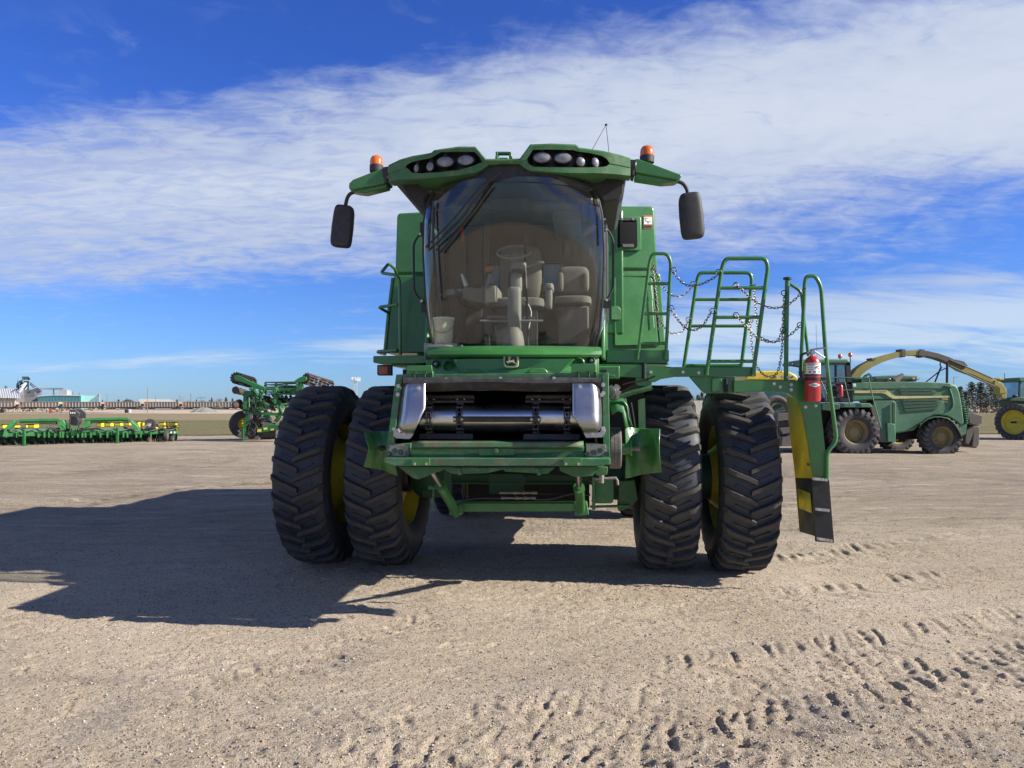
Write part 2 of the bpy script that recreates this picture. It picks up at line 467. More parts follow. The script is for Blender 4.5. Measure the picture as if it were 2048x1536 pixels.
patch = np.clip(0.45 + 1.9*fbm(X*0.55 + 40, Y*0.8 + 11, 3), 0.10, 1.3)
close = np.clip(1.4 - (np.abs(Y - 6)/14), 0, 1) * np.clip(2.0 - np.abs(X)/7, 0, 1)
rdg = lambda n: 0.25 - np.abs(n)                                # sharp crested crumbs
Z = Z + close*patch*(0.012*fbm(X*6, Y*9, 3) + 0.016*rdg(fbm(X*11, Y*14, 2)) + 0.010*rdg(fbm(X*24+5, Y*27, 2)))
Z = Z + close*0.004*fbm(X*34, Y*34, 2)
sx_ = X*0.96 + Y*0.28; sy_ = -X*0.28 + Y*0.96                     # scuffs and drag marks lie across the view
Z = Z + close*0.010*np.clip(fbm(sx_*1.3 + 9, sy_*13, 3), -0.4, 0.4)*np.clip(0.5 + 2*fbm(X*.6+3, Y*.6+7, 2), 0, 1)
# long shallow wheel ruts
for (x0, y0, ang, wd, dp) in ((-9, 17, 0.12, 0.35, 0.03), (-6, 14.2, 0.2, 0.3, 0.025), (5.5, 11.5, -0.25, 0.4, 0.03), (4.0, 9.0, -0.35, 0.3, 0.03), (2.6, 5.2, 0.5, 0.35, 0.02), (9, 14, 0.02, 0.4, 0.03)):
    nx, ny = -math.sin(ang), math.cos(ang)
    d = (X-x0)*nx + (Y-y0)*ny + 0.25*fbm(X*0.4, Y*0.4, 2)
    Z = Z - near*dp*(np.exp(-(d/wd)**2) - 0.6*np.exp(-((np.abs(d)-wd*1.6)/(wd*0.6))**2))
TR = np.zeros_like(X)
def stamp(px, py, ang, ln, wd, dp, curve=0.0):
    """a lug print pressed into the loose gravel: a trench with raised, crumbled lips"""
    c = G(px, py); stampw(c.x, c.y, ang, ln, wd, dp, curve)
def stampw(cx, cy, ang, ln, wd, dp, curve=0.0):
    c = Vector((cx, cy, 0)); r = ln*.75; dp = dp*1.0; wd = max(wd, .014)*(1 + 1.1*math.cos(ang)**4)
    i0, i1 = np.searchsorted(gx, [c.x-r, c.x+r]); j0, j1 = np.searchsorted(gy, [c.y-r, c.y+r])
    if i1 <= i0 or j1 <= j0: return
    xs = X[j0:j1, i0:i1] - c.x; ys = Y[j0:j1, i0:i1] - c.y
    ca, sa = math.cos(ang), math.sin(ang)
    a = xs*ca + ys*sa; b = -xs*sa + ys*ca + curve*(xs*ca + ys*sa)**2/ln
    wob = fbm((xs+c.x)*14, (ys+c.y)*14, 3)
    m = 1/(1 + np.exp(np.clip((np.abs(a)-ln/2 + wob*.04)/(ln*0.035), -30, 30)))
    b = b + 0.006*wob
    cr = 1 + 1.0*fbm((xs+c.x)*30, (ys+c.y)*30, 2)
    TR[j0:j1, i0:i1] = np.maximum(TR[j0:j1, i0:i1], .25*m*np.exp(-((b/wd)**2)*1.3)*min(1, dp/.03))  # trench shade of the print, painted as darker soil colour
    Z[j0:j1, i0:i1] += m*(-dp*np.exp(-(b/wd)**2) + dp*0.45*(.1+.9*math.sin(ang)**2)*cr*np.exp(-((b+wd*2.0)/(wd*0.9))**2) + dp*0.35*cr*np.exp(-((b-wd*2.0)/(wd*0.9))**2))
def lugrow(p0, p1, n, ang, ln, wd, dp, jit=0.10, curve=0.0):
    for i in range(n):
        t = i/max(1, n-1)
        px = p0[0]+(p1[0]-p0[0])*t + random.uniform(-6, 6); py = p0[1]+(p1[1]-p0[1])*t + random.uniform(-2, 2)
        stamp(px, py, ang+random.uniform(-jit, jit), ln*random.uniform(.6, 1.15), wd*random.uniform(.8, 1.2), dp*random.uniform(.5, 1.1), curve)
def tread(pts, half, n_rows, dp, fade=.35, wd=.017, cov=1.0):
    """chevron lug prints left by a farm tyre along a path given by ground points"""
    cpts = smooth_path([G(*p) for p in pts], 24); acc = 0; nxt = 0
    for i in range(1, len(cpts)):
        d = cpts[i]-cpts[i-1]; acc += d.length
        if acc < nxt: continue
        nxt = acc + .145; phi = math.atan2(d.y, d.x); nrm = Vector((-d.y, d.x, 0)).normalized()
        for s in (-1, 1):
            if random.random() > cov: continue
            c = cpts[i] + nrm*s*half*.55 + d.normalized()*(.08 if s > 0 else 0)
            stampw(c.x + random.gauss(0, .02), c.y + random.gauss(0, .02), phi + s*R(58) + random.gauss(0, .08), half*1.3*random.uniform(.75, 1.15), wd*random.uniform(.9, 1.5), dp*.62*random.uniform(max(fade, .4), 1.0), random.uniform(-.25, .25))
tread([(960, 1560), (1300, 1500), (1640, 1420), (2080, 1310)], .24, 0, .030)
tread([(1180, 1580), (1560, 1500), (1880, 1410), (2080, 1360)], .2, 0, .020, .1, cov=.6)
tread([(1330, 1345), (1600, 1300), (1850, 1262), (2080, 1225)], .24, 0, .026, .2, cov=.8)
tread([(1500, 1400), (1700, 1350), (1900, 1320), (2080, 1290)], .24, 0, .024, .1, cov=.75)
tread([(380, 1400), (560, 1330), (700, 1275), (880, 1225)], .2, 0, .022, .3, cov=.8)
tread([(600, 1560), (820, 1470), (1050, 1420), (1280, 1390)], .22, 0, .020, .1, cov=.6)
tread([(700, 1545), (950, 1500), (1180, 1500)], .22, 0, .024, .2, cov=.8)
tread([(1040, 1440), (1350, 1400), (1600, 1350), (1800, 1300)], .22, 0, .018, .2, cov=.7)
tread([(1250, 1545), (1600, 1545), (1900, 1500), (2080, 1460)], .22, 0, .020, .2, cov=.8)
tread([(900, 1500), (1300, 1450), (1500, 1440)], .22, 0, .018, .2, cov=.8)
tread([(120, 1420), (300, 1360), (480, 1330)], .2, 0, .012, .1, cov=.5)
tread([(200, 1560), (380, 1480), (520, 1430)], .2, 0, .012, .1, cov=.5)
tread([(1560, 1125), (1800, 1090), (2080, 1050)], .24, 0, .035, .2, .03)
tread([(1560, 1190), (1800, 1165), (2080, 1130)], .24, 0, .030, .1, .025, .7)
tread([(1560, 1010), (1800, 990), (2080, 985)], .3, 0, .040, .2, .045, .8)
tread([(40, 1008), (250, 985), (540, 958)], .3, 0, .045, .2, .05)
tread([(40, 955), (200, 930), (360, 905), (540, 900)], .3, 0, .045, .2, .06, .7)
lugrow((1495, 1366), (1545, 1448), 5, -0.16, 0.30, 0.013, 0.030, .05)
lugrow((1680, 1275), (1760, 1365), 7, -0.14, 0.30, 0.013, 0.028, .06)
lugrow((1400, 1235), (1470, 1248), 3, -0.06, 0.30, 0.010, 0.016)
lugrow((560, 1345), (830, 1232), 9, -0.25, 0.24, 0.012, 0.024)
for i in range(500):
    stamp(random.uniform(0, 2048), random.uniform(1130, 1530), random.gauss(-.1, .5), random.uniform(.05, .2), random.uniform(.008, .016), random.uniform(.004, .013))
def spline_track(pts, wd, dp, k=60):
    """a narrow curved wheel line across the yard"""
    c = smooth_path([G(*p) for p in pts], k)
    for p in c[::2]:
        r = wd*2.5; i0, i1 = np.searchsorted(gx, [p.x-r, p.x+r]); j0, j1 = np.searchsorted(gy, [p.y-r, p.y+r])
        if i1 > i0 and j1 > j0:
            d = np.hypot(X[j0:j1, i0:i1]-p.x, Y[j0:j1, i0:i1]-p.y)
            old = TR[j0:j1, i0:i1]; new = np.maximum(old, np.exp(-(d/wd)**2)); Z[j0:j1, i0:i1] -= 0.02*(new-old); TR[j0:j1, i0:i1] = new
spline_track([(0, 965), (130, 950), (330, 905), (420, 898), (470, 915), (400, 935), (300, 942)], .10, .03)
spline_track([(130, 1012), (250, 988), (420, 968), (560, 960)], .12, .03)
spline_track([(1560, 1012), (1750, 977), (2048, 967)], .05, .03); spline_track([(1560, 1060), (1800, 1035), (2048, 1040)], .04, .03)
Z = Z - 0.012*near
nv = X.size; ny_, nx_ = X.shape
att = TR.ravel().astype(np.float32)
co = np.stack([X.ravel(), Y.ravel(), Z.ravel()], 1).astype(np.float32)
idx = np.arange(nv).reshape(ny_, nx_)
q = np.stack([idx[:-1, :-1].ravel(), idx[:-1, 1:].ravel(), idx[1:, 1:].ravel(), idx[1:, :-1].ravel()], 1)
me = bpy.data.meshes.new('ground')
me.vertices.add(nv); me.vertices.foreach_set('co', co.ravel())
me.loops.add(q.size); me.loops.foreach_set('vertex_index', q.ravel().astype(np.int32))
me.polygons.add(len(q)); me.polygons.foreach_set('loop_start', np.arange(0, q.size, 4, dtype=np.int32)); me.polygons.foreach_set('loop_total', np.full(len(q), 4, dtype=np.int32))
me.polygons.foreach_set('use_smooth', np.ones(len(q), dtype=bool))
me.update(calc_edges=True)
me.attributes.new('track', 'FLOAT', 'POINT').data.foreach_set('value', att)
def groundz(x, y):
    i = min(max(int(np.searchsorted(gx, x)), 1), nx_-1); j = min(max(int(np.searchsorted(gy, y)), 1), ny_-1)
    return float(max(Z[j, i], Z[j-1, i-1]))
ground = bpy.data.objects.new('ground', me); COL.objects.link(ground)
tag(ground, 'bare sandy gravel yard with wheel ruts and lug prints', 'ground', kind='structure')
gm = bpy.data.materials.new('gravel_yard'); gm.use_nodes = True
t = NT(gm.node_tree); t.n.clear()
o_ = t.node('ShaderNodeOutputMaterial'); b_ = t.node('ShaderNodeBsdfPrincipled'); t.link(b_.outputs[0], o_.inputs[0])
geo = t.node('ShaderNodeNewGeometry').outputs['Position']
nA = t.noise(geo, 0.45, 6, 0.6, 0.3); nB = t.noise(geo, 5.0, 6, 0.7); nC = t.noise(geo, 70.0, 6, 0.8); nD = t.noise(geo, 210.0, 4, 0.8)
mps = t.node('ShaderNodeMapping'); mps.inputs['Scale'].default_value = (0.22, 1.6, 1); mps.inputs['Rotation'].default_value = (0, 0, R(12)); t.link(geo, mps.inputs[0])
nS = t.noise(mps.outputs[0], 1.1, 7, 0.68, 0.4)
vor = t.node('ShaderNodeTexVoronoi'); vor.inputs['Scale'].default_value = 85; t.link(geo, vor.inputs['Vector'])
vor2 = t.node('ShaderNodeTexVoronoi'); vor2.inputs['Scale'].default_value = 31; t.link(geo, vor2.inputs['Vector'])
c = t.mix(t.ramp(nA, 0.32, 0.68), (0.465, 0.375, 0.268), (0.600, 0.495, 0.370))
c = t.mix(t.math('MULTIPLY', t.ramp(nS, 0.48, 0.70), 0.45), c, (0.47, 0.41, 0.335))
c = t.mix(t.math('MULTIPLY', t.ramp(nS, 0.46, 0.28), 0.40), c, (0.20, 0.165, 0.125))
c = t.mix(t.math('MULTIPLY', t.ramp(nB, 0.50, 0.72), 0.40), c, (0.23, 0.195, 0.155))
c = t.mix(t.math('MULTIPLY', t.ramp(nC, 0.50, 0.66), 0.50), c, (0.60, 0.51, 0.40))
c = t.mix(t.math('MULTIPLY', t.ramp(nC, 0.46, 0.32), 0.55), c, (0.15, 0.12, 0.09))  # grit shadow painted in: low grains of the bump noise go darker
c = t.mix(t.math('MULTIPLY', t.ramp(t.noise(geo, 0.75, 6, 0.65, 0.6), 0.54, 0.68), 0.55), c, (0.31, 0.275, 0.245))
c = t.mix(t.math('MULTIPLY', t.ramp(t.noise(geo, 0.16, 5, 0.6, 0.8), 0.56, 0.66), 0.35), c, (0.24, 0.195, 0.145))
hsv = t.node('ShaderNodeSeparateColor'); t.link(vor.outputs['Color'], hsv.inputs[0])
c = t.mix(t.math('MULTIPLY', t.ramp(hsv.outputs[0], 0.80, 0.95), 0.7), c, (0.60, 0.55, 0.49))
c = t.mix(t.math('MULTIPLY', t.ramp(hsv.outputs[1], 0.80, 0.95), 0.7), c, (0.13, 0.10, 0.085))
# tan far verge and its brown patches are stains of the soil itself
sp = t.node('ShaderNodeSeparateXYZ'); t.link(geo, sp.inputs[0])
yv = t.math('ADD', sp.outputs[1], t.math('MULTIPLY', t.math('SUBTRACT', nA, 0.5), 30))
c = t.mix(t.ramp(yv, 150, 185), c, (0.56, 0.47, 0.36))
c = t.mix(t.math('MULTIPLY', t.ramp(t.noise(geo, 0.05, 4), 0.5, 0.62), t.math('MULTIPLY', t.ramp(yv, 160, 190), 0.5)), c, (0.30, 0.22, 0.13))
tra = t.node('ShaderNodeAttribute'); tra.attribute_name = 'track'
c = t.mix(t.math('MULTIPLY', tra.outputs['Fac'], t.ramp(nB, 0.3, 0.62)), c, (0.20, 0.162, 0.120))  # darker wheel lines, plus trench shade painted into the lug prints
t.link(c, b_.inputs['Base Color']); b_.inputs['Roughness'].default_value = 0.95; b_.inputs['Specular IOR Level'].default_value = 0.15
h = t.math('ADD', t.math('MULTIPLY', nC, 1.3), t.math('MULTIPLY', t.ramp(vor.outputs['Distance'], 0.6, 0.1), 0.35))
h = t.math('ADD', h, t.math('MULTIPLY', nD, 0.5))
h = t.math('ADD', h, t.math('MULTIPLY', t.noise(geo, 18.0, 5, 0.75), 2.2))
h = t.math('ADD', h, t.math('MULTIPLY', t.ramp(vor2.outputs['Distance'], 0.35, 0.05), t.math('MULTIPLY', t.ramp(nB, 0.5, 0.7), 0.9)))
bn = t.node('ShaderNodeBump'); bn.inputs['Strength'].default_value = 0.85; bn.inputs['Distance'].default_value = 0.016
t.link(h, bn.inputs['Height']); mp3 = t.node('ShaderNodeMapping'); mp3.inputs['Scale'].default_value = (0.45, 2.0, 1); mp3.inputs['Rotation'].default_value = (0, 0, R(9)); t.link(geo, mp3.inputs[0])
h3 = t.math('MULTIPLY', t.ramp(t.noise(mp3.outputs[0], 1.6, 8, 0.72, 0.5), 0.35, 0.75), t.ramp(sp.outputs[1], 7.0, 16.0))
bn3 = t.node('ShaderNodeBump'); bn3.inputs['Strength'].default_value = 0.9; bn3.inputs['Distance'].default_value = 0.10
t.link(h3, bn3.inputs['Height']); t.link(bn.outputs[0], bn3.inputs['Normal']); t.link(bn3.outputs[0], b_.inputs['Normal'])
me.materials.append(gm)

# loose stones lying on the yard: uncountable
stone_m = []
for i, cc in enumerate(((0.34, 0.29, 0.23), (0.52, 0.48, 0.44), (0.17, 0.145, 0.125), (0.30, 0.23, 0.18))):
    stone_m.append(mat('stone_%s' % 'abcd'[i], cc, 0.9, var=0.25, nscale=20, bump=0.002, bscale=150))
st = MB()
octv = [Vector(p) for p in ((1,0,0),(-1,0,0),(0,1,0),(0,-1,0),(0,0,1),(0,0,-1))]
octf = [(4,0,2),(4,2,1),(4,1,3),(4,3,0),(5,2,0),(5,1,2),(5,3,1),(5,0,3)]
for i in range(34000):
    d = 3.4 + 9*random.random()**1.7
    x = random.uniform(-0.85, 0.85)*d; 
    r = 0.0022 + 0.0075*random.random()**3.5
    if random.random() < 0.006: r *= 2.0
    if random.random() < .35: x = max(-8, min(8, x + 0.1*random.gauss(0, 1)))
    z = groundz(x, d)
    a = random.uniform(0, 6.28); ca, sa = math.cos(a), math.sin(a)
    vs = []
    for p in octv:
        k = random.uniform(.65, 1.2)*r
        q_ = Vector((p.x*k*1.25, p.y*k, p.z*k*0.75))
        vs.append((x + q_.x*ca - q_.y*sa, d + q_.x*sa + q_.y*ca, z + q_.z + r*0.2))
    st.add(vs, octf, random.choice((0, 0, 0, 1, 2, 3)))
so_ = st.build('gravel', stone_m, sharp=180)
tag(so_, 'loose pale stones scattered over the yard in front', 'gravel', kind='stuff')

# fields beyond the yard
def field_mat(name, c1, c2, c3, sc=0.25):
    m = bpy.data.materials.new(name); m.use_nodes = True
    t = NT(m.node_tree); t.n.clear()
    o = t.node('ShaderNodeOutputMaterial'); b = t.node('ShaderNodeBsdfPrincipled'); t.link(b.outputs[0], o.inputs[0])
    g = t.node('ShaderNodeNewGeometry').outputs['Position']
    mp = t.node('ShaderNodeMapping'); mp.inputs['Scale'].default_value = (0.35, 1, 1); t.link(g, mp.inputs[0])
    a = t.noise(mp.outputs[0], sc, 7, 0.65); bb = t.noise(g, 3.0, 6, 0.75)
    c = t.mix(t.ramp(a, 0.35, 0.65), c1, c2); c = t.mix(t.ramp(bb, 0.42, 0.72), c, c3)
    t.link(c, b.inputs['Base Color']); b.inputs['Roughness'].default_value = 1; b.inputs['Specular IOR Level'].default_value = 0.1
    bn = t.node('ShaderNodeBump'); bn.inputs['Distance'].default_value = 0.12; t.link(bb, bn.inputs['Height']); t.link(bn.outputs[0], b.inputs['Normal'])
    return m
def strip(name, xs, ynear, yfar, z, m, label, cat):
    """long ground strip with a ragged near edge"""
    mb = MB(); a = []; b = []
    for x in xs:
        a.append((x, ynear(x) + 1.2*math.sin(x*0.21) + 0.7*math.sin(x*0.77+1) + random.uniform(-.35, .35), z)); b.append((x, yfar(x) + 2*math.sin(x*0.05), z))
    n = len(a)
    mb.add(a + b, [(i, i+1, n+i+1, n+i) for i in range(n-1)])
    return tag(mb.build(name, m), label, cat, kind='structure')
xs = [-400 + i*2.0 for i in range(400)]
strip('grass_field', xs, lambda x: 43.5 + max(0, x)*0.12, lambda x: 90 + 0.7*max(0, x), 0.035, field_mat('winter_wheat', (0.13, 0.135, 0.055), (0.19, 0.165, 0.085), (0.25, 0.21, 0.13)), 'short thin green crop behind the parked machines', 'field')
strip('stubble_field', [-600 + i*4.0 for i in range(300)], lambda x: 88 + 0.7*max(0, x), lambda x: 160 + 0.55*max(0, x), 0.045, field_mat('stubble', (0.27, 0.215, 0.13), (0.31, 0.25, 0.16), (0.22, 0.19, 0.12), 0.1), 'tan stubble field before the railway', 'field')
mb = MB(); mb.add([(-260, 182, 0.05), (-95, 175, 0.05), (-92, 182, 0.05), (-260, 193, 0.05)], [(0, 1, 2, 3)])
tag(mb.build('road', mat('asphalt', (0.10, 0.10, 0.10), 0.9)), 'narrow dark road at the far left', 'road', kind='structure')
# ============================================================ the big combine
CB = empty('combine_harvester', (CAX, CAY, -0.06), YAW, 'large green combine harvester facing the camera on dual front tyres, header removed', 'combine harvester')
def PP(pts, yl):
    return [L(p[0], p[1], yl) for p in pts]
def plate(name, pts, yl, th, m, parent=CB, bevel=0.006, label=None, **k):
    o = MB().prism(PP(pts, yl), (0, th, 0)).build(name, m, parent, 'L', bevel=bevel, **k)
    if label: o['label'] = label
    return o
def mbplate(mb, pts, yl, th, mi=0): return mb.prism(PP(pts, yl), (0, th, 0), mi)

# ---------------- tyres
def tyre_mb(Rt, Wt, rim_r, nl, lug_h, lug_w, rise):
    mb = MB(); Rc = Rt - lug_h; hw = Wt/2
    prof = [(rim_r, -hw*.80), (rim_r+.03, -hw*.90), (rim_r+.12, -hw*1.06), (rim_r+(Rc-rim_r)*.55, -hw*1.14), (Rc-.11, -hw*1.10), (Rc-.045, -hw*1.0), (Rc-.012, -hw*.82), (Rc, -hw*.4), (Rc+.004, 0)]
    prof = prof + [(r, -h) for r, h in prof[-2::-1]]
    mb.lathe(prof, (0,0,0), (1,0,0), 96, 0)
    for s in (-1, 1):
        for i in range(nl):
            th0 = 2*PI*(i + (0.5 if s > 0 else 0))/nl
            rings = []; ns = 8
            for k in range(ns+1):
                u = k/ns
                x = s*(-0.028 + u*(hw*1.06 + .028))
                th = th0 + rise*(1.12*u - .12*u*u) 
                if u > .85: th += 0.012
                lw = lug_w*(.8 if k == 0 else (0.88 if u < .6 else 0.95 + .3*(u-.6)))
                drop = 0.0 if u < .62 else 0.055*((u-.62)/.38)**2
                rt = Rt - drop; rb = Rc - .03 - drop*1.5
                if k == ns: rt -= .035
                d1 = lw/Rt/2; d0 = lw*1.5/Rt/2
                def pt(a, r): return (x, -r*math.cos(a), r*math.sin(a))
                rings.append([pt(th-d0, rb), pt(th-d1*1.05, rt-.008), pt(th-d1*.85, rt), pt(th+d1*.85, rt), pt(th+d1*1.05, rt-.008), pt(th+d0, rb)])
            b = len(mb.v)
            for r in rings: mb.v.extend(Vector(p) for p in r)
            for a in range(ns):
                for j in range(6):
                    kx = (j+1) % 6
                    mb.f.append([b+a*6+j, b+a*6+kx, b+(a+1)*6+kx, b+(a+1)*6+j][::(1 if s > 0 else -1)]); mb.m.append(1 if j in (1, 2, 3) else 0)
            mb.f.append([b+j for j in range(6)][::(-1 if s > 0 else 1)]); mb.m.append(0)
            mb.f.append([b+ns*6+j for j in range(6)][::(1 if s > 0 else -1)]); mb.m.append(0)
            # low moulded rib between the lugs
            thr = th0 + PI/nl
            rb_ = []
            for k in range(6):
                u = 0.12 + 0.5*k/5
                th = thr + rise*u*1.0; x = s*hw*u*1.06
                rb_.append([(x, -(Rc+dr)*math.cos(th+da), (Rc+dr)*math.sin(th+da)) for da, dr in ((-.016, -.01), (-.010, .012), (.010, .012), (.016, -.01))])
            mb.ring_loft([r if s > 0 else r[::-1] for r in rb_], 0)
    return mb
def rim_mb(rr, hw, dish, side, hub=0.2):
    """rim barrel with its disc; side: direction the dish bulges toward along x"""
    mb = MB(); s = side
    mb.lathe([(rr+.03, -hw), (rr, -hw), (rr-.015, -hw*.7), (rr-.05, -hw*.3), (rr-.05, hw*.3), (rr-.015, hw*.7), (rr, hw), (rr+.03, hw)], (0,0,0), (1,0,0), 48)
    mb.lathe([(rr-.05, s*.02), (rr-.10, s*.04), (hub+.06, s*dish), (hub, s*dish), (0.06, s*dish)], (0,0,0), (1,0,0), 48)
    mb.lathe([(0.06, s*(dish+.02)), (hub, s*(dish+.02)), (hub+.06, s*(dish+.02)), (rr-.10, s*.06), (rr-.05, s*.04)], (0,0,0), (1,0,0), 48)
    for i in range(10):
        a = 2*PI*i/10; mb.bolt((s*(dish+.02), .15*math.cos(a), .15*math.sin(a)), (s, 0, 0), .018, .03)
    return mb
tyre_m = tyre_mb(0.972, 0.52, 0.545, 30, 0.050, 0.053, 0.128)
tyre0 = None
def wheel(name, x, side, hubm, dish, rmat='yellow', label=None):
    global tyre0
    hm = MB().lathe([(0, -.22), (.19, -.22), (.2, -.2), (.2, .2), (.19, .22), (0, .22)], (0,0,0), (1,0,0), 28)
    hb = hm.build(name, hubm, CB, loc=(x, 0, 1.017))
    if tyre0 is None: ty = tyre_m.build('tyre', [M['rubber'], M['lug']], hb, sharp=32); tyre0 = ty
    else: ty = tyre0.copy(); COL.objects.link(ty); ty.parent = hb
    ty.rotation_euler = (random.uniform(0, 6), 0, 0)
    rim_mb(.545, .21, dish, side).build('rim', M[rmat], hb)
    if label: hb['label'] = label
wheel('front_wheel', -2.22, 1, M['black'], 0.26)
wheel('front_wheel', -1.475, 1, M['black'], 0.12)
wheel('front_wheel', 1.49, -1, M['black'], 0.12)
wheel('front_wheel', 2.235, -1, M['black'], 0.26)
# rear steering wheels glimpsed between the front ones
rt = tyre_mb(0.66, 0.46, 0.38, 22, 0.035, 0.05, 0.12)
rear0 = None
for s in (-1, 1):
    hb = MB().lathe([(0, -.3), (.12, -.3), (.14, .0), (.12, .3), (0, .3)], (0,0,0), (1,0,0), 20).build('rear_wheel', M['black'], CB, loc=(s*1.42, 3.75, .71))
    if rear0 is None: rear0 = rt.build('tyre', [M['rubber'], M['lug']], hb)
    else:
        r2 = rear0.copy(); COL.objects.link(r2); r2.parent = hb
    rim_mb(.38, .18, 0.08, s, .12).build('rim', M['yellow'], hb)

# ---------------- axle and undercarriage
a = MB()
a.cyl((-2.3, 0, 1.017), (2.3, 0, 1.017), .10, 20)
for s in (-1, 1):
    a.cyl((s*1.86-.10, 0, 1.017), (s*1.86+.10, 0, 1.017), .235, 28)     # dual spacer drum
    a.lathe([(0, 0), (.24, 0), (.26, .05), (.26, .22), (.2, .3), (0, .3)], (s*.92, 0, 1.017), (s, 0, 0), 24)
    a.box((s*.98-.12, -.2, .78), (s*.98+.12, .35, 1.25))
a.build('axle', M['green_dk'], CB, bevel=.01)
u = MB()
u.box((-.80, -.10, 1.02), (.80, .5, 1.30)); u.box((-.72, -.2, 1.3), (.72, 5.6, 1.95), 0)
u.box((-.70, .5, .60), (.70, 3.0, 1.30)); u.box((-1.35, 3.55, .62), (1.35, 3.9, .82))
u.box((-.9, 2.9, .9), (-.7, 4.6, 1.4)); u.box((.7, 2.9, .9), (.9, 4.6, 1.4))
u.build('chassis', M['dark'], CB, bevel=.01)
g = MB()
mbplate(g, [(923,1006),(1148,1006),(1148,1023),(923,1024)], -.75, .12)
mbplate(g, [(905,1003),(1160,1001),(1160,1006),(905,1007)], -.72, .10)
g.build('cross_beam', M['green'], CB, bevel=.008)
mbplate(k := MB(), [(1190,957),(1227,957),(1227,1003),(1222,1007),(1190,1007)], -.9, .3)
mbplate(k, [(1238,962),(1270,960),(1276,1000),(1262,1014),(1243,1022),(1236,1022)], -.55, .25)
mbplate(k, [(1180,1012),(1260,1010),(1260,1015),(1180,1016)], -.6, .05)
mbplate(k, [(1184,955),(1190,955),(1191,1020),(1184,1020)], -.95, .04)
k.build('frame_bracket', M['green_dusty'], CB, bevel=.006)
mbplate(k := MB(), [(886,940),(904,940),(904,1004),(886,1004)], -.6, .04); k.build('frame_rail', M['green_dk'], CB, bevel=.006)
k = MB(); mbplate(k, [(978,948),(1045,948),(1052,958),(1047,975),(1050,990),(978,988)], -.5, .02)
k.tube(PP([(905,966),(1000,967),(1175,967)], -.72), .008, 8)
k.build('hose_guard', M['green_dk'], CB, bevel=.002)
def hose(name, pts, yl, r, m, parent=CB, sm=5): return MB().tube(PP(pts, yl), r, 8, smooth=sm).build(name, m, parent, 'L')
hose('hydraulic_hose', [(925,1000),(960,996),(1002,996),(1002,996.5)], -.74, .014, M['black'])
hose('hydraulic_hose', [(1070,998),(1100,998),(1130,990),(1160,984)], -.74, .014, M['black'])
hose('hydraulic_hose', [(1076,987),(1110,988),(1150,986),(1180,990)], -.70, .013, M['black'])
hose('hydraulic_hose', [(928,962),(925,985),(930,1002)], -.70, .012, M['black'])
hose('hydraulic_hose', [(1180,960),(1188,975),(1186,1003)], -.93, .016, M['black'])
for y0, x0, x1 in ((985.5, 999, 1075), (996, 1002, 1072)):
    k = MB(); xs_ = [x0, x0+9, x0+12, x0+24, x0+28, x0+36, x0+46, x0+52, x0+62, x0+66, x1]
    rs_ = [.013, .013, .010, .010, .016, .012, .018, .012, .013, .015, .013]
    for i in range(len(xs_)-1):
        k.cyl(L(xs_[i], y0, -.76), L(xs_[i+1]-.4, y0, -.76), rs_[i], 8)
    k.build('hose_coupling', M['bare'], CB, 'L')
# lift cylinders
def cylinder(p0, p1, p2, y0, y1, y2):
    a, b, c = L(*p0, y0), L(*p1, y1), L(*p2, y2)
    d = (c - b).normalized()
    k = MB(); k.cyl(b, c, .044, 24); k.cyl(b - d*.012, b + d*.03, .050, 24); k.cyl(c - d*.02, c + d*.05, .05, 20)
    k.cyl(c + d*.03 - Vector((.06, 0, 0)), c + d*.03 + Vector((.06, 0, 0)), .03, 16)
    o = k.build('lift_cylinder', M['green'], CB, 'L')
    MB().cyl(a, b, .026, 16).build('rod', M['chrome'], o, 'L')
cylinder((862,940), (882,972), (911,1022), -2.0, -1.65, -1.05)
cylinder((1156.5,945), (1158,976), (1161.5,1020), -2.0, -1.65, -1.05)
k = MB()
mbplate(k, [(1147,1006),(1174,1004),(1178,1030),(1150,1032)], -1.1, .12)
mbplate(k, [(898,1012),(924,1006),(926,1028),(905,1032)], -1.1, .12)
k.build('cylinder_mount', M['green_dusty'], CB, 'L', bevel=.008)
k = MB(); k.tube(PP([(1190,958),(1232,956),(1235,962),(1235,970)], -1.9), .012, 8); k.cyl(L(1203,950,-1.9), L(1203,966,-1.9), .022, 12)
k.build('feeder_latch', M['bare'], CB, 'L')
k = MB(); k.cyl(L(857,975,-1.0), L(872,975,-1.0), .022, 12); k.tube(PP([(873,975),(867,978),(866,1010)], -1.0), .010, 8); k.cyl(L(866,1009,-1.0), L(867,1019,-1.0), .012, 6)
k.build('parking_pin', M['green_dusty'], CB, 'L')

# ---------------- feeder house
FH = -2.6
f = MB()
mbplate(f, [(792,749),(806,748.6),(786.5,888),(822,886),(820,916),(770.5,916)], FH, .10)
mbplate(f, [(1204,745.5),(1217,745),(1220.5,916),(1172,916),(1170,886),(1206.5,888)], FH, .10)
mbplate(f, [(806,748.4),(1204,745.5),(1204,757),(804.5,759)], FH+.004, .09)
fr = f.build('feeder_frame', M['green_worn'], CB, 'L', bevel=.004)
b = MB()                                                   # housing running back under the cab
def bx(p, yl): return L(p[0], p[1], yl)
front = [L(795, 752, FH+.11), L(1213, 749, FH+.11), L(1217, 915, FH+.11), L(776, 915, FH+.11)]
fa = [Vector(p) for p in front]
back = [Vector((-.78, -.7, 2.05)), Vector((.78, -.7, 2.05)), Vector((.78, -.7, 1.35)), Vector((-.78, -.7, 1.35))]
for i in range(4):
    j = (i+1) % 4; b.add([fa[i], fa[j], back[j], back[i]], [(0, 1, 2, 3)])
b.build('feeder_house', M['green_dusty'], CB, 'L', solid=.012)
b = MB()                                                   # dark throat
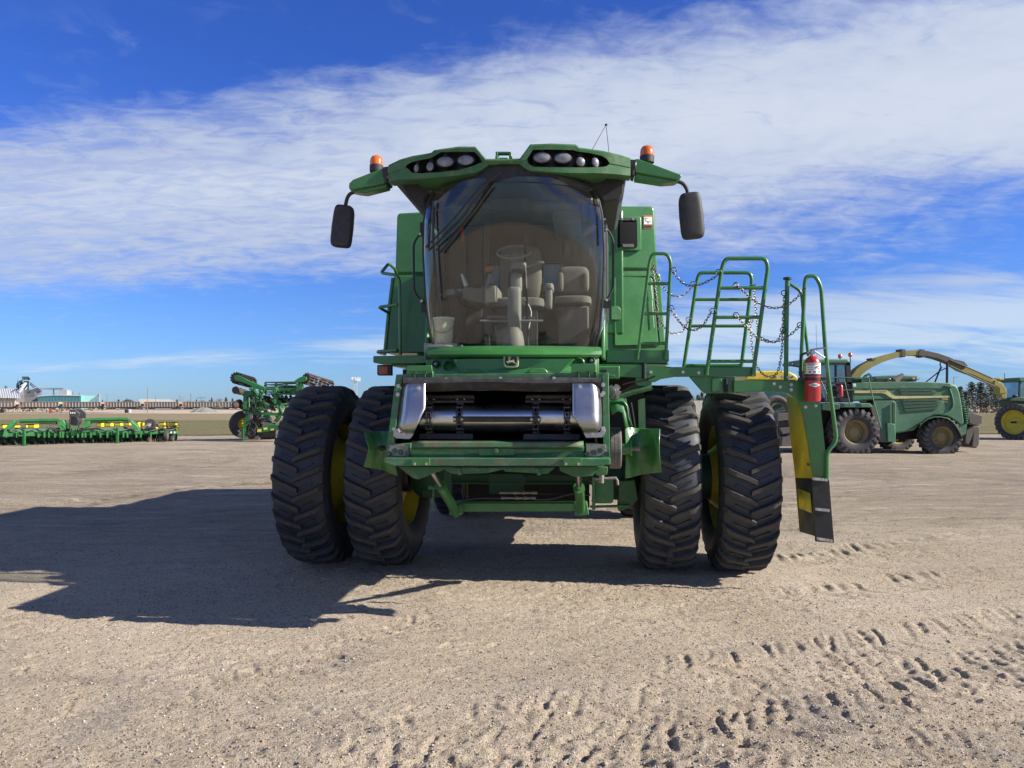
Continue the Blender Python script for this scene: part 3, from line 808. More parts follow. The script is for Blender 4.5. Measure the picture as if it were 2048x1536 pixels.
fi = [L(822, 762, FH+.06), L(1188, 760, FH+.06), L(1190, 886, FH+.06), L(800, 886, FH+.06)]
bi = [p + Vector((0, 1.3, .05)) for p in fi]
for i in range(4):
    j = (i+1) % 4; b.add([fi[i], fi[j], bi[j], bi[i]], [(0, 1, 2, 3)])
b.add(bi, [(0, 1, 2, 3)])
b.build('feeder_throat', M['dark'], CB, 'L')
b = MB()
mbplate(b, [(804,760),(850,761),(850,800),(818,872),(786,876),(784,860)], FH+.012, .03)
mbplate(b, [(1145,760),(1204,757),(1206,786),(1213,864),(1208,876),(1172,876),(1145,830)], FH+.012, .03)
b.build('black_backing', M['black'], CB, 'L', bevel=.003)
b = MB()                                                   # rubber curtain above the opening
rows = [(756, -.01), (759, -.03), (765, -.035), (771, .0), (776, .02), (782, .05)]
for sgn in (0, 1):
    ring = []
    for (py, dy) in rows:
        r_ = []
        for i in range(25):
            px = 806 + (1203-806)*i/24
            wv = 1.4*math.sin(i*.42+.6) if py > 757 else 0
            if py < 758: wv -= 2.5*math.exp(-((px-900)/70)**2) + 1.5*math.exp(-((px-1120)/60)**2)
            r_.append(L(px, py+wv, FH+dy+sgn*.008 - .02))
        ring.append(r_)
    b.ring_loft(ring if sgn == 0 else [r[::-1] for r in ring], 0, closed=False)
for (xa, xb, py) in ((860, 962, 771.5), (1034, 1135, 769.5), (934, 1060, 778.5)):
    b.tube([L(xa + (xb-xa)*i/10, py + 1.2*math.sin(i*.7), FH-.012 + (py-768)*.003) for i in range(11)], .008, 8)
b.build('rubber_curtain', M['black_rubber'], CB, 'L')
k = MB()
for px, py in ((893,759),(1001,758),(1108,757.5),(797,772),(796,789),(788.5,858),(1206,769.5),(1206.5,786.5),(1206.5,857)):
    k.bolt(L(px, py, FH-.012 if py > 762 else FH-.03), (0, -1, 0), .013, .012)
k.build('bolt_set', M['bolt'], CB, 'L')
# polished deflector shields, bulging toward the camera and turning under at the foot
def shield(edges, lab=None):
    rows_ = []; th = .006
    for (py, dy, xa, xb) in edges:
        r_ = []
        for i in range(9):
            u = i/8
            bul = .0 if u < .001 else 0
            e = min(u/.22, 1) if edges[0][2] < 1000 else min((1-u)/.22, 1)
            px = xa + (xb-xa)*u
            r_.append(L(px, py, FH - .006 - dy*math.sin(e*PI/2)**.8 - 0.004))
        rows_.append(r_)
    mb = MB(); mb.ring_loft([r[::-1] for r in rows_], 0, closed=False)
    return mb
sL = [(761, .02, 812, 850.5), (768, .045, 809, 850.5), (777, .05, 806.5, 850.5), (800, .075, 803, 850.5), (817, .095, 801, 850.5), (832, .11, 799.5, 843), (845, .118, 797.5, 838), (852, .117, 796.5, 834), (857, .105, 797, 832), (861, .085, 799, 830), (864, .06, 803, 828.5), (866, .03, 809, 828), (867, .0, 814, 827)]
o = shield(sL).build('deflector_shield', M['steel'], CB, 'L', solid=.004, sharp=60)
MB().prism(PP([(787,861),(796,856),(800,866),(828,866),(822,876),(818,878.5),(793,877),(786,872)], FH-.008), (0, .014, 0)).build('flange', M['steel'], o, 'L', bevel=.003)
sR = [(761, .02, 1145, 1190), (768, .045, 1145, 1194), (777, .05, 1145, 1198), (800, .075, 1145, 1202), (817, .095, 1145, 1203), (830, .11, 1145, 1203.5), (842, .118, 1153, 1203.5), (850, .117, 1158, 1203), (855, .105, 1161, 1202), (859, .085, 1163, 1200), (862, .06, 1165, 1197), (864, .03, 1166, 1192), (866, .0, 1167, 1186)]
o = shield(sR).build('deflector_shield', M['steel'], CB, 'L', solid=.004, sharp=60)
MB().prism(PP([(1166,865),(1200,864),(1203,856),(1211,860),(1210,868),(1205,875),(1172,876)], FH-.008), (0, .014, 0)).build('flange', M['steel'], o, 'L', bevel=.003)
k = MB()
for px, py, d in ((837.5,776.5,-.07),(808.5,866.5,-.014),(1160,773,-.06),(1185,867,-.014),(1203,790,-.03)): k.bolt(L(px, py, FH+d), (0, -1, 0), .012, .014)
k.build('shield_bolt', M['bolt'], CB, 'L')
# conveyor drum, chains and slats
DY = FH + .22
zc = L(1000, 836, DY).z
xl0, xl1 = L(842, 836, DY).x, L(1160, 836, DY).x
dr = MB()
seg = [(842, 862, .098), (866, 920, .108), (926, 1070, .108), (1076, 1132, .108), (1136, 1160, .098)]
for (xa, xb, r_) in seg:
    p0 = L(xa, 836, DY); p1 = L(xb, 836, DY)
    dr.lathe([(0, 0), (r_-.004, 0), (r_, .004), (r_, (p1-p0).length-.004), (r_-.004, (p1-p0).length), (0, (p1-p0).length)], p0, (1, 0, 0), 40)
for xa in (862, 868, 918, 927, 1069, 1077, 1131, 1137):
    p0 = L(xa, 836, DY); dr.lathe([(0, 0), (.116, 0), (.116, .006), (0, .006)], p0, (1, 0, 0), 32, 0)
dr.cyl((xl0-.1, DY, zc), (xl1+.15, DY, zc), .045, 16)
dr.build('feeder_drum', M['drum'], CB, 'L')
for cx in (862.5, 923, 1073, 1134.5):
    ch = MB(); x = L(cx, 836, DY).x; rr = .128
    for i in range(15):
        a0 = -1.35 + i*.36/1.0
        if a0 > 1.5: break
    n_ = 9
    for i in range(n_):
        a0 = PI - 1.42 + 2.84*i/(n_-1); a1 = a0 + 2.84/(n_-1)
        p = Vector((x, DY + rr*math.cos(a0), zc + rr*math.sin(a0))); q = Vector((x, DY + rr*math.cos(a1), zc + rr*math.sin(a1)))
        wd = .030 if i % 2 else .022
        for s in (-1, 1):
            ch.tube([p + Vector((s*wd/1.0*.6, 0, 0)), q + Vector((s*wd*.6, 0, 0))], .0065, 5)
        ch.cyl(p - Vector((.026, 0, 0)), p + Vector((.026, 0, 0)), .0085, 8)
    ztop = zc + .118
    for s in (-1, 1):
        for yy0 in (.0,):
            ch.tube([(x+s*.017, DY, zc-rr), (x+s*.017, DY+1.0, zc-rr)], .007, 5); ch.tube([(x+s*.017, DY, ztop), (x+s*.017, DY+1.0, ztop+.1)], .007, 5)
    ch.build('feeder_chain', M['chain'], CB, 'L')
def slat(xa, xb, ang, teeth=True):
    rr = .142
    c0 = L(xa, 836, DY).x; c1 = L(xb, 836, DY).x
    y = DY + rr*math.cos(ang); z = zc + rr*math.sin(ang)
    mt = Matrix.Translation((0, y, z)) @ Matrix.Rotation(ang - PI, 4, 'X')
    s_ = MB(); s_.box((c0, -.008, -.022), (c1, .010, .022), 0, mt); s_.box((c0, -.035, .016), (c1, -.006, .022), 0, mt)
    n = int((c1-c0)/.021)
    if teeth:
        for i in range(n):
            x = c0 + .01 + i*.021; s_.box((x, -.045, .012), (x+.010, -.034, .024), 0, mt)
    o = s_.build('feeder_slat', M['slat'], CB, 'L', bevel=.002)
    k = MB()
    for cx in (862.5, 923, 1073, 1134.5):
        x = L(cx, 836, DY).x
        if c0 - .01 < x < c1 + .03:
            for dx_ in (-.028, .028): k.bolt(mt @ Vector((x+dx_, -.010, 0)), mt.to_3x3() @ Vector((0, -1, 0)), .008, .008)
    k.build('slat_bolt', M['bolt'], o, 'L')
slat(847, 950, PI - 1.25); slat(1052, 1150, PI - 1.25); slat(913, 1083, PI + .05); slat(842, 948, PI + 1.3, False); slat(1048, 1160, PI + 1.3, False)
# sill below the opening
k = MB()
rs1 = []
for (py, dy) in ((882.5, -.01), (886, -.055), (893, -.06), (898, -.035)):
    rs1.append([L(823 + (1167-823)*i/12, py, FH+dy) for i in range(13)])
k.ring_loft([r[::-1] for r in rs1], 0, closed=False)
k.build('sill_lip', M['green_rust'], CB, 'L', solid=.006)
k = MB()
mbplate(k, [(822,894),(1168,892),(1168,902),(1040,908),(955,908),(822,898)], FH-.032, .02)
mbplate(k, [(957,895),(1029,895),(1029,911),(957,911)], FH-.040, .01)
mbplate(k, [(822,896),(1168,896),(1168,918),(822,918)], FH+.01, .02)
k.cyl(L(992.7,901.5,FH-.045), L(992.7,901.5,FH-.02), .028, 20)
k.build('sill_plate', M['green_worn'], CB, 'L', bevel=.003)
k = MB(); k.bolt(L(992.7,901.5,FH-.05), (0, -1, 0), .017, .02); k.build('centre_bolt', M['green_rust'], CB, 'L')
for pts, holes in (([(778,889.5),(817,889.5),(816,913),(782,913),(776,906)], [(777.5,908),(789.5,901),(801.5,904),(815.5,907)]), ([(1172,889.5),(1211,889.5),(1213,906),(1207,913),(1173,913)], [(1173,907.5),(1187,904.5),(1200.5,901),(1213,908)])):
    k = MB(); mbplate(k, pts, FH-.012, .012)
    o = k.build('wear_plate', M['bare'], CB, 'L', bevel=.002)
    k = MB()
    for (px, py) in holes:
        p = L(px, py, FH-.014); k.lathe([(.0175, .003), (.0175, -.006), (.012, -.006), (.012, .004)], p, (0, 1, 0), 20, 1); k.lathe([(0.0125, -.004), (0, -.004)], p, (0, 1, 0), 16, 0)
    k.build('dowel', [M['green_worn'], M['decal_k']], o, 'L')
# bottom beam with scraped paint
k = MB(); mbplate(k, [(768,916.5),(1221,916.5),(1221,929),(1200,932),(790,932),(768,925)], FH-.12, .16)
k.build('lower_beam', M['green_worn'], CB, 'L', bevel=.006)
k = MB(); mbplate(k, [(860,917.5),(1123,917.5),(1123,931),(860,931)], FH-.124, .004); k.build('scraped_strip', M['green_rust'], CB, 'L')
for xs_ in (((822.5, 916.5), (859.5, 916.5), (859.5, 931), (822.5, 931)), ((1125, 916.5), (1164, 916.5), (1164, 931.5), (1128, 931.5))):
    k = MB(); mbplate(k, xs_, FH-.14, .018); o = k.build('tab_plate', M['green'], CB, 'L', bevel=.003)
    k = MB(); k.bolt(L(xs_[0][0]+7, 928, FH-.142), (0,-1,0), .008, .006); k.bolt(L(xs_[1][0]-7, 928, FH-.142), (0,-1,0), .008, .006); k.build('tab_bolt', M['bolt'], o, 'L')
k = MB()
mbplate(k, [(796,933),(902,934),(836,959),(825,956)], FH+.0, .05); mbplate(k, [(885,934),(1000,935),(1010,938),(975,946),(905,948),(890,940)], FH-.04, .03)
mbplate(k, [(1000,934),(1110,935),(1095,948),(1010,943)], FH-.04, .03); mbplate(k, [(1118,933),(1196,933),(1186,952),(1150,954),(1120,942)], FH+.0, .05)
for x0 in (911, 1070): mbplate(k, [(x0,936),(x0+8,936),(x0+13,950),(x0+5,951)], FH-.06, .02)
mbplate(k, [(1186,935),(1216,935),(1214,950),(1192,951)], FH+.03, .12)
k.build('latch_plate', M['green_dusty'], CB, 'L', bevel=.004)
k = MB()
for px, py in ((928,939),(957,939.5),(971,939.5),(1020,939),(1049,940),(1083,940)): k.bolt(L(px, py, FH-.042), (0, -1, 0), .010, .01)
for (xa, xb) in ((880, 898), (930, 950), (1020, 1063), (1077, 1096)): mbplate(k, [(xa,931.4),(xb,931.4),(xb,933.6),(xa,933.6)], FH-.121, .01, 1)
k.build('plate_bolt', [M['green_worn'], M['dark']], CB, 'L')
# top brackets
for pts1, pts2 in (([(813.5,731.5),(863,730.5),(864,742),(814,743)], [(814,744),(864,743),(866,757.5),(814,757)]), ([(1142,727.5),(1191.5,727),(1192,741),(1143,741)], [(1142,742),(1191,741),(1194,757),(1142,757)])):
    k = MB(); mbplate(k, pts1, FH-.02, .03); mbplate(k, pts2, FH+.03, .03)
    x0, x1 = pts1[0][0], pts1[1][0]
    for xx in (x0+14, x0+35, x1): mbplate(k, [(xx,742),(xx+2,742),(xx+3,757),(xx+1,757)], FH-.015, .06)
    k.build('top_bracket', M['green'], CB, 'L', bevel=.003)
# side guards, belt pulley and stub shaft
def curved(cols, m, name, sol=.008, parent=CB):
    rr = [[L(px, py, yl) for (px, py, yl) in c] for c in cols]
    return MB().ring_loft(rr, 0, closed=False).build(name, m, parent, 'L', solid=sol, sharp=70)
curved([[(1250,852,-2.28),(1252,905,-2.2),(1251,957,-2.28)], [(1262,855,-2.16),(1266,900,-2.08),(1262,955,-2.16)], [(1280,857,-2.14),(1286,900,-2.04),(1282,949,-2.14)], [(1302,858,-2.22),(1310,900,-2.12),(1305,946,-2.22)], [(1319,858,-2.36),(1318,900,-2.30),(1322,944,-2.36)]], M['green'], 'side_guard')
curved([[(729,864,-2.1),(738,898,-2.04),(728,934,-2.1)], [(742,864,-1.98),(752,898,-1.92),(742,936,-1.98)], [(760,863,-1.94),(768,898,-1.9),(764,940,-1.94)], [(782,862,-2.04),(784,900,-2.0),(795,952,-2.1)]], M['green'], 'side_guard')
curved([[(1219,805,-2.42),(1219,800,-2.25)], [(1246,802,-2.42),(1244,797,-2.25)], [(1254,812,-2.42),(1252,806,-2.25)], [(1257,836,-2.42),(1255,830,-2.2)], [(1264,852,-2.42),(1262,850,-2.2)]], M['green'], 'pulley_hood', .012)
curved([[(1219,806,-2.40),(1224,830,-2.44)], [(1236,803,-2.40),(1236,822,-2.44)], [(1248,806,-2.40),(1245,826,-2.44)], [(1253,822,-2.40),(1248,840,-2.44)], [(1262,848,-2.38),(1251,856,-2.44)]], M['green_worn'], 'hood_rim', .01)
p = L(1219, 896, -2.2); q = L(1242, 896, -2.2); ln = (q-p).x
k = MB(); k.lathe([(0, 0), (.155, 0), (.163, .008), (.163, ln*.33), (.159, ln*.36), (.163, ln*.39), (.163, ln*.63), (.159, ln*.66), (.163, ln*.69), (.163, ln-.008), (.155, ln), (0, ln)], p, (1, 0, 0), 48)
k.build('belt_pulley', M['beltgrey'], CB, 'L')
k = MB(); k.cyl(L(1242,898,-2.2), L(1262,898,-2.2), .048, 20); k.cyl(L(1260,898,-2.2), L(1263.5,898,-2.2), .062, 20); o = k.build('stub_shaft', M['green'], CB, 'L')
k = MB(); k.cyl(L(1263,898,-2.2), L(1272,898,-2.2), .018, 12); k.cyl(L(1272,898,-2.2), L(1279,898,-2.2), .022, 8); k.build('spline', M['bare'], o, 'L')
k = MB(); k.cyl(L(757,896,-2.1), L(771,896,-2.1), .02, 10); k.cyl(L(762,896,-2.1), L(765,896,-2.1), .028, 6); k.build('left_spline', M['dark'], CB, 'L').name = 'spline'
k = MB(); pc = (1229, 781)
ring_ = []
for i in range(29):
    an = -PI*.35 + i*2*PI*.82/28; rr = 13.5 if i not in (6, 7, 15, 16) else 9
    ring_.append((pc[0]+rr*math.cos(an), pc[1]-rr*.95*math.sin(an)))
mbplate(k, ring_, -2.3, .02); k.bolt(L(1228,781,-2.31), (0,-1,0), .014, .014); k.lathe([(.03, 0), (.03, -.012), (.0, -.012)], L(1228,781,-2.3), (0,1,0), 18)
for a_ in (.4, 2.2, 4.0): k.bolt(L(1229+7*math.cos(a_), 781-7*math.sin(a_), -2.302), (0,-1,0), .006, .006)
mbplate(k, [(1220,790),(1236,788),(1238,797),(1222,799)], -2.29, .02)
k.build('multi_coupler', M['bare'], CB, 'L', bevel=.001)
k = MB(); mbplate(k, [(1219,797),(1252,797),(1254,806),(1219,806)], -2.2, .1); mbplate(k, [(1217,748),(1230,750),(1230,754),(1217,753)], FH+.05, .1)
k.build('side_bracket', M['green_worn'], CB, 'L', bevel=.004)
# dark bay under the platform on the right with hoses and a shield
k = MB(); k.box((.80, -1.3, 1.3), (.86, .3, 2.1)); k.box((-.95, -1.2, 1.3), (-.88, .3, 2.1)); k.box((.80, -.45, 1.35), (1.25, -.3, 2.15)); k.box((-1.25, -.45, 1.45), (-.8, -.3, 2.15))
k.build('inner_panel', M['dark'], CB, bevel=.004)
k = MB(); k.tube(PP([(1235,796),(1262,786),(1304,775)], -1.5), .022, 8); mbplate(k, [(1276,800),(1290,796),(1292,900),(1280,930)], -1.05, .04); k.build('support_strut', M['green_dusty'], CB, 'L')
for pts in ([(1245,770),(1262,765),(1290,760),(1310,752)], [(1448,800),(1462,806),(1480,803),(1500,792)], [(1256,812),(1263,850),(1268,870)], [(1262,805),(1270,860),(1266,900)]):
    hose('wiring', pts, -1.1, .008, M['black'])

# ---------------- cab: front fascia below the windscreen
def curve_y(x, y0, bow, half=0.85): return y0 + bow*(abs(x)/half)**2.2
fs = MB(); rowsF = [(694, -1.78, 858, 1200, .28), (697, -1.86, 855, 1203, .30), (702, -1.91, 853, 1204, .30), (709, -1.93, 853.5, 1203, .30), (714, -1.91, 856, 1199, .30), (716.5, -1.86, 860, 1196, .28), (719, -1.84, 862, 1195, .26), (730, -1.85, 862, 1195, .25), (742, -1.88, 862, 1195, .24), (748, -1.88, 864, 1194, .24)]
rr = []
for (py, y0, xa, xb, bow) in rowsF:
    r_ = []
    for i in range(33):
        px = xa + (xb-xa)*i/32
        xx = L(px, py, y0).x
        top = 0
        if py < 698: top = -2.6*(1-((px-1028)/175)**2) if py < 696 else -1.6*(1-((px-1028)/175)**2)
        r_.append(L(px, py+top, curve_y(xx-.0, y0, bow)))
    rr.append(r_[::-1])
fs.ring_loft(rr, 0, closed=False)
mbplate(fs, [(868,697),(1192,697),(1192,745),(868,745)], -1.45, .25)
fas = fs.build('front_fascia', M['green'], CB, 'L', sharp=30)
# raised centre panel
def fx(px, py, off): 
    xx = L(px, py, -1.85).x
    return L(px, py, curve_y(xx, -1.86, .25) - off)
k = MB()
r1 = [fx(px, py, .035) for px, py in [(908,719)] + [(908 + i*(1146-908)/10, 718 - .6*math.sin(PI*i/10)) for i in range(1, 10)] + [(1146,717.5),(1119,746),(1100,747.5),(1050,748),(1000,748),(950,747.5),(921,746)]]
r0 = [fx(px, py, -.01) for px, py in [(899,719)] + [(899 + i*(1156-899)/10, 717.5) for i in range(1, 10)] + [(1156,717),(1124,748),(1100,749),(1050,749),(1000,749),(950,749),(916,748)]]
k.ring_loft([r0[::-1], r1[::-1]], 0, caps=False); k.f.append([i + len(r0) for i in range(len(r1))]); k.m.append(0)
k.build('centre_panel', M['green'], fas, 'L', sharp=25)
for (xa, xb, yt) in ((926, 968, 738), (1055, 1097, 736)):
    k = MB(); k.prism([fx(px, py, .05) for px, py in ((xa,746.5),(xa+5,yt+3),(xa+11,yt),(xb-11,yt),(xb-5,yt+3),(xb,746.5))], (0, .04, 0)); k.build('hood_bump', M['green'], fas, 'L', bevel=.006)
for px, py, r_, lit in ((872,728,6.2,1),(896,731.5,9.2,0),(1158.5,726,9.2,0),(1183,721.5,6.2,1)):
    c = fx(px, py, .0); rw = r_*6.6/F
    k = MB(); k.lathe([(rw*1.15, .0), (rw*1.15, -.025), (rw, -.03), (rw*.9, .02), (0, .03)], c, (0, 1, 0), 28)
    o = k.build('fascia_lamp', M['green'] if not lit else M['black'], fas, 'L')
    if lit:
        k = MB(); k.sq(c + Vector((0, -.012, 0)), (rw*.8, .02, rw*.8), 1, 1, 16, 8); k.build('lens', M['lens'], o, 'L')
# emblem: leaping deer on a rounded dark shield
ec = fx(1022, 720.8, .05); EW, EH = 0.0585, 0.0565
def rsq(a, b, bow, n=8):
    pts = []
    cs = [(a, -b), (a, b), (-a, b), (-a, -b)]
    base = []
    for i in range(4):
        p0, p1 = Vector(cs[i]), Vector(cs[(i+1) % 4])
        nrm = Vector((p1-p0).to_tuple()).normalized(); nrm = Vector((nrm.y, -nrm.x))
        for j in range(n):
            t_ = .09 + .82*j/(n-1); base.append(p0.lerp(p1, t_) + nrm*bow*math.sin(PI*t_))
    return base
def em(pts, off): return [ec + Vector((p[0], off, p[1])) for p in pts]
k = MB(); k.prism(em(rsq(EW, EH, .007), 0), (0, .05, 0)); badge = k.build('emblem', M['badge'], fas, 'L', bevel=.003)
MB().prism(em(rsq(EW*.90, EH*.89, .0065), -.0025), (0, .003, 0)).build('emblem_field', M['decal_k'], badge, 'L')
k = MB(); o1 = em(rsq(EW*.86, EH*.85, .006), -.004); i1 = em(rsq(EW*.79, EH*.775, .0058), -.004); nn = len(o1)
k.add(o1 + i1, [(i, (i+1) % nn, nn+(i+1) % nn, nn+i) for i in range(nn)]); k.build('emblem_border', M['badge'], badge, 'L')
def dz_(x, y): return ((x-800)/38.4/1000*6.62/1.54, (870-y)/38.4/1000*6.62/1.54)   # emblem tracing units to metres
deer = [(835,665),(790,640),(755,640),(700,655),(690,690),(640,715),(560,745),(625,765),(620,870),(590,915),(500,930),(450,950),(450,975),(610,1110),(660,1110),(640,1080),(560,1010),(620,1000),(700,1030),(860,1010),(920,1000),(1000,1060),(1110,1090),(1190,1170),(1225,1160),(1200,1110),(1100,1040),(1060,990),(1045,870),(1010,790),(965,765),(950,790),(985,830),(990,870),(900,850),(740,850),(735,790),(745,700),(800,690)]
k = MB(); k.prism(em([dz_(*p) for p in deer], -.006), (0, .002, 0))
for ant in ([(710,650),(640,630),(550,590)], [(690,640),(640,560),(630,545)], [(720,640),(710,560),(700,500)], [(730,640),(770,600),(740,520)], [(600,620),(550,640)], [(740,560),(700,520)]):
    k.tube(em([dz_(*p) for p in ant], -.006), .0016, 5)
k.build('deer_mark', M['badge'], badge, 'L')

# ---------------- cab shell
GZ0, GZ1 = 2.275, 3.70
def Wd(z): return float(np.interp(z, [2.27, 2.45, 2.75, 3.15, 3.45, 3.60, 3.68], [.735, .775, .805, .815, .80, .765, .70]))
def gpt(s_, z):
    a_ = s_*R(80); x = Wd(z)*math.sin(a_)/math.sin(R(80))
    y = -1.42 + .06 - .36*(math.cos(a_)-math.cos(R(80)))/(1-math.cos(R(80)))
    y -= .24*(z-2.27)/1.4 + .02*math.sin(PI*min(1, max(0, (z-2.2)/1.5)))
    return Vector((x+.012, y, z))
gl = MB(); NZ = 22
zs = [GZ0 + (GZ1-GZ0)*i/NZ for i in range(NZ+1)]
gl.ring_loft([[gpt(-1+2*j/32, z) for j in range(33)] for z in zs], 0, closed=False)
ws = gl.build('windscreen', M['glass'], CB, 'L', sharp=180)
def chord(zs_, s_, dx=0, dy=0): return [gpt(s_, z) + Vector((dx, dy, 0)) for z in zs_]
k = MB(); k.tube(chord(zs, -1), .012, 6); k.tube(chord(zs, 1), .012, 6)
k.tube([gpt(-1+2*j/24, GZ0) + Vector((0, 0, -.005)) for j in range(25)], .022, 6)
k.build('windscreen_seal', M['black'], CB, 'L')
# curved side panes wrapping from the seal back to the door posts
for s_ in (-1, 1):
    k = MB(); rows_ = []
    for z in zs:
        e = gpt(s_, z); xb = s_*(.86 if z < 3.45 else .86 - (z-3.45)*.25)
        if z < 2.6: xb = s_*(.80 + (z-2.27)*.18)
        pts = [e + Vector((s_*.004, .012, 0)), Vector((e.x*.45 + xb*.55, -1.30, z)), Vector((xb, -1.12, z)), Vector((xb, -.7, z)), Vector((xb, -.30, z))]
        rows_.append(pts if s_ < 0 else pts[::-1])
    k.ring_loft(rows_[::-1], 0, closed=False); k.build('side_window', M['glass_side'], CB, 'L', sharp=180)
    k = MB(); k.tube([rows_[i][-1 if s_ < 0 else 0] for i in range(0, NZ+1, 3)], .045, 8); k.tube([rows_[i][2] for i in range(0, NZ+1, 2)], .012, 6); k.build('door_post', M['black'], CB, 'L')
k = MB(); k.box((-.82, -.26, 2.2), (-.42, -.20, 3.7)); k.box((.42, -.26, 2.2), (.82, -.20, 3.7)); k.box((-.42, -.26, 2.2), (.42, -.20, 2.98)); k.box((-.42, -.26, 3.27), (.42, -.20, 3.7))
k.build('cab_back_wall', M['wallin'], CB, bevel=.02)
MB().box((-.42, -.235, 2.98), (.42, -.228, 3.27)).build('rear_window', M['glass_side'], CB)
k = MB(); k.box((-.78, -1.45, 2.20), (.78, -.2, 2.26)); k.box((-.60, -1.66, 2.20), (.60, -1.45, 2.255)); k.build('cab_floor', M['grey_dk'], CB)
k = MB(); k.box((-.80, -1.55, 3.70), (.80, -.2, 3.73)); k.box((-.6, -1.3, 3.62), (.6, -1.05, 3.70)); k.box((.35, -1.1, 3.52), (.62, -.3, 3.70)); k.build('headliner', M['wallin'], CB, bevel=.02)
k = MB(); k.box((-.78, -1.5, 2.0), (.78, -.15, 2.19)); k.box((-.85, -.18, 2.0), (.85, .58, 3.6)); k.box((-.98, -1.1, 2.02), (.98, -.2, 2.14)); k.build('cab_base', M['green'], CB, bevel=.01)
for s_ in (-1, 1):
    k = MB(); k.prism([Vector((s_*.80, -1.35, 2.2)), Vector((s_*.86, -.3, 2.2)), Vector((s_*.86, -.3, 2.62)), Vector((s_*.815, -1.2, 2.62))], (s_*.03, 0, 0)); k.build('door_panel', M['green'], CB, bevel=.008)

# ---------------- cab interior
k = MB(); zf = 2.26
base = L(1026, 668, -1.42)
k.lathe([(.11, -.02), (.10, .10), (.085, .18), (.05, .22), (0, .22)], (base.x, -1.40, zf+.0), (0, 0, 1), 20)
k.sq((base.x+.008, -1.34, zf+.38), (.062, .075, .22), .3, .5, 20, 10)
k.sq((base.x+.02, -1.28, zf+.62), (.055, .06, .12), .4, .6, 16, 10)
k.sq((base.x+.03, -1.2, zf+.80), (.075, .06, .04), .3, .4, 16, 10, 0, Matrix.Rotation(R(-25), 3, 'X'))
k.tube([(base.x+.09, -1.2, zf+.80), (base.x+.22, -1.22, zf+.84)], .010, 8); k.sq((base.x+.24, -1.22, zf+.845), (.035, .014, .014), .6, .6)
k.build('steering_column', M['grey_in'], CB)
k = MB()
for i in range(9): k.lathe([(.044, 0), (.052, .006), (.044, .012)], (base.x+.018, -1.24, zf+.665+i*.0125), (0, 0, 1), 20)
k.build('column_bellows', M['grey_dk'], CB)
k = MB(); wc = L(1027.5, 504, -1.12); tl = Matrix.Translation(wc) @ Matrix.Rotation(R(33), 4, 'X')
k.tube([tl @ Vector((.158*math.cos(2*PI*i/40), .158*math.sin(2*PI*i/40), 0)) for i in range(40)], .012, 8, closed=True)
for an in (90, 215, 325): k.tube([tl @ Vector((.155*math.cos(R(an)), .155*math.sin(R(an)), 0)), tl @ Vector((.03*math.cos(R(an)), .03*math.sin(R(an)), -.03))], .011, 6)
k.lathe([(0, .01), (.035, .005), (.04, -.03), (.03, -.09)], tl @ Vector((0, 0, -.01)), tl.to_3x3() @ Vector((0, 0, 1)), 16)
k.build('steering_wheel', M['grey_in'], CB)
k = MB(); k.cyl(L(960, 642, -1.38), L(1086, 642, -1.38), .012, 10); k.cyl(L(975, 634, -1.3), L(1070, 636, -1.3), .014, 8); k.build('foot_rail', M['grey_in'], CB, 'L')
k = MB(); k.tube([(base.x+.13, -1.33, zf+.05), (base.x+.12, -1.3, zf+.4), (base.x+.10, -1.22, zf+.75), (base.x+.09, -1.15, zf+.98)], .012, 6, smooth=4)
k.tube([(base.x+.09, -1.15, zf+.98), (base.x+.085, -1.12, zf+1.12)], [.014, .006], 6); k.build('umbrella_pole', M['decal_k'], CB).name = 'cab_antenna_pole'
# operator seat
sc_ = L(1036, 610, -.75)
k = MB(); k.sq((sc_.x, -.72, sc_.z+.0), (.27, .26, .055), .35, .35, 24, 12); k.sq((sc_.x-.0, -.43, sc_.z+.36), (.22, .08, .30), .4, .5, 24, 12)
st_ = k.build('operator_seat', M['seat'], CB)
k = MB(); k.box((sc_.x-.2, -.9, 2.26), (sc_.x+.2, -.5, sc_.z-.05)); k.cyl((sc_.x, -.7, 2.26), (sc_.x, -.7, sc_.z), .08, 16); k.build('seat_base', M['grey_dk'], st_)
k = MB(); k.sq((sc_.x+.31, -.70, sc_.z+.17), (.045, .16, .035), .4, .5); k.sq((sc_.x+.31, -.78, sc_.z+.06), (.035, .05, .12), .4, .5); k.build('armrest', M['grey_in'], st_)
# control console on the left
c0 = L(950, 588, -.85)
k = MB(); k.prism([L(909,578,-.9), L(945,570,-.9), L(968,571,-.9), L(970,607,-.9), L(952,604,-.9), L(925,594,-.9)], (0, .5, 0)); k.prism([L(967,571,-1.02), L(993,569,-1.02), L(994,605,-1.02), L(968,610,-1.02)], (0, .5, 0))
con = k.build('control_console', M['grey_in'], CB, bevel=.02)
k = MB(); k.prism([L(877,592,-1.05), L(890,580,-1.05), L(908,576,-1.05), L(909,588,-1.05)], (0, .25, .02)); k.build('console_wing', M['grey_in'], con, bevel=.01)
k = MB(); k.prism([L(921,548,-.98), L(925,547,-.98), L(934,571,-.98), L(928,573,-.98)], (.0, .2, 0)); k.build('monitor', M['white'], con, bevel=.008)
k = MB(); k.tube([L(973,574,-1.0), L(977,560,-1.0), L(980,548,-1.0)], .016, 8); k.build('lever_stem', M['grey_in'], con)
k = MB(); k.sq(L(980,537.5,-1.0), (.045, .045, .05), .8, .8, 20, 12, 0, Matrix.Rotation(R(15), 3, 'Y')); k.build('lever_knob', M['wood'], con)
for (px, py) in ((940,573),(946,573),(952,573)): pass
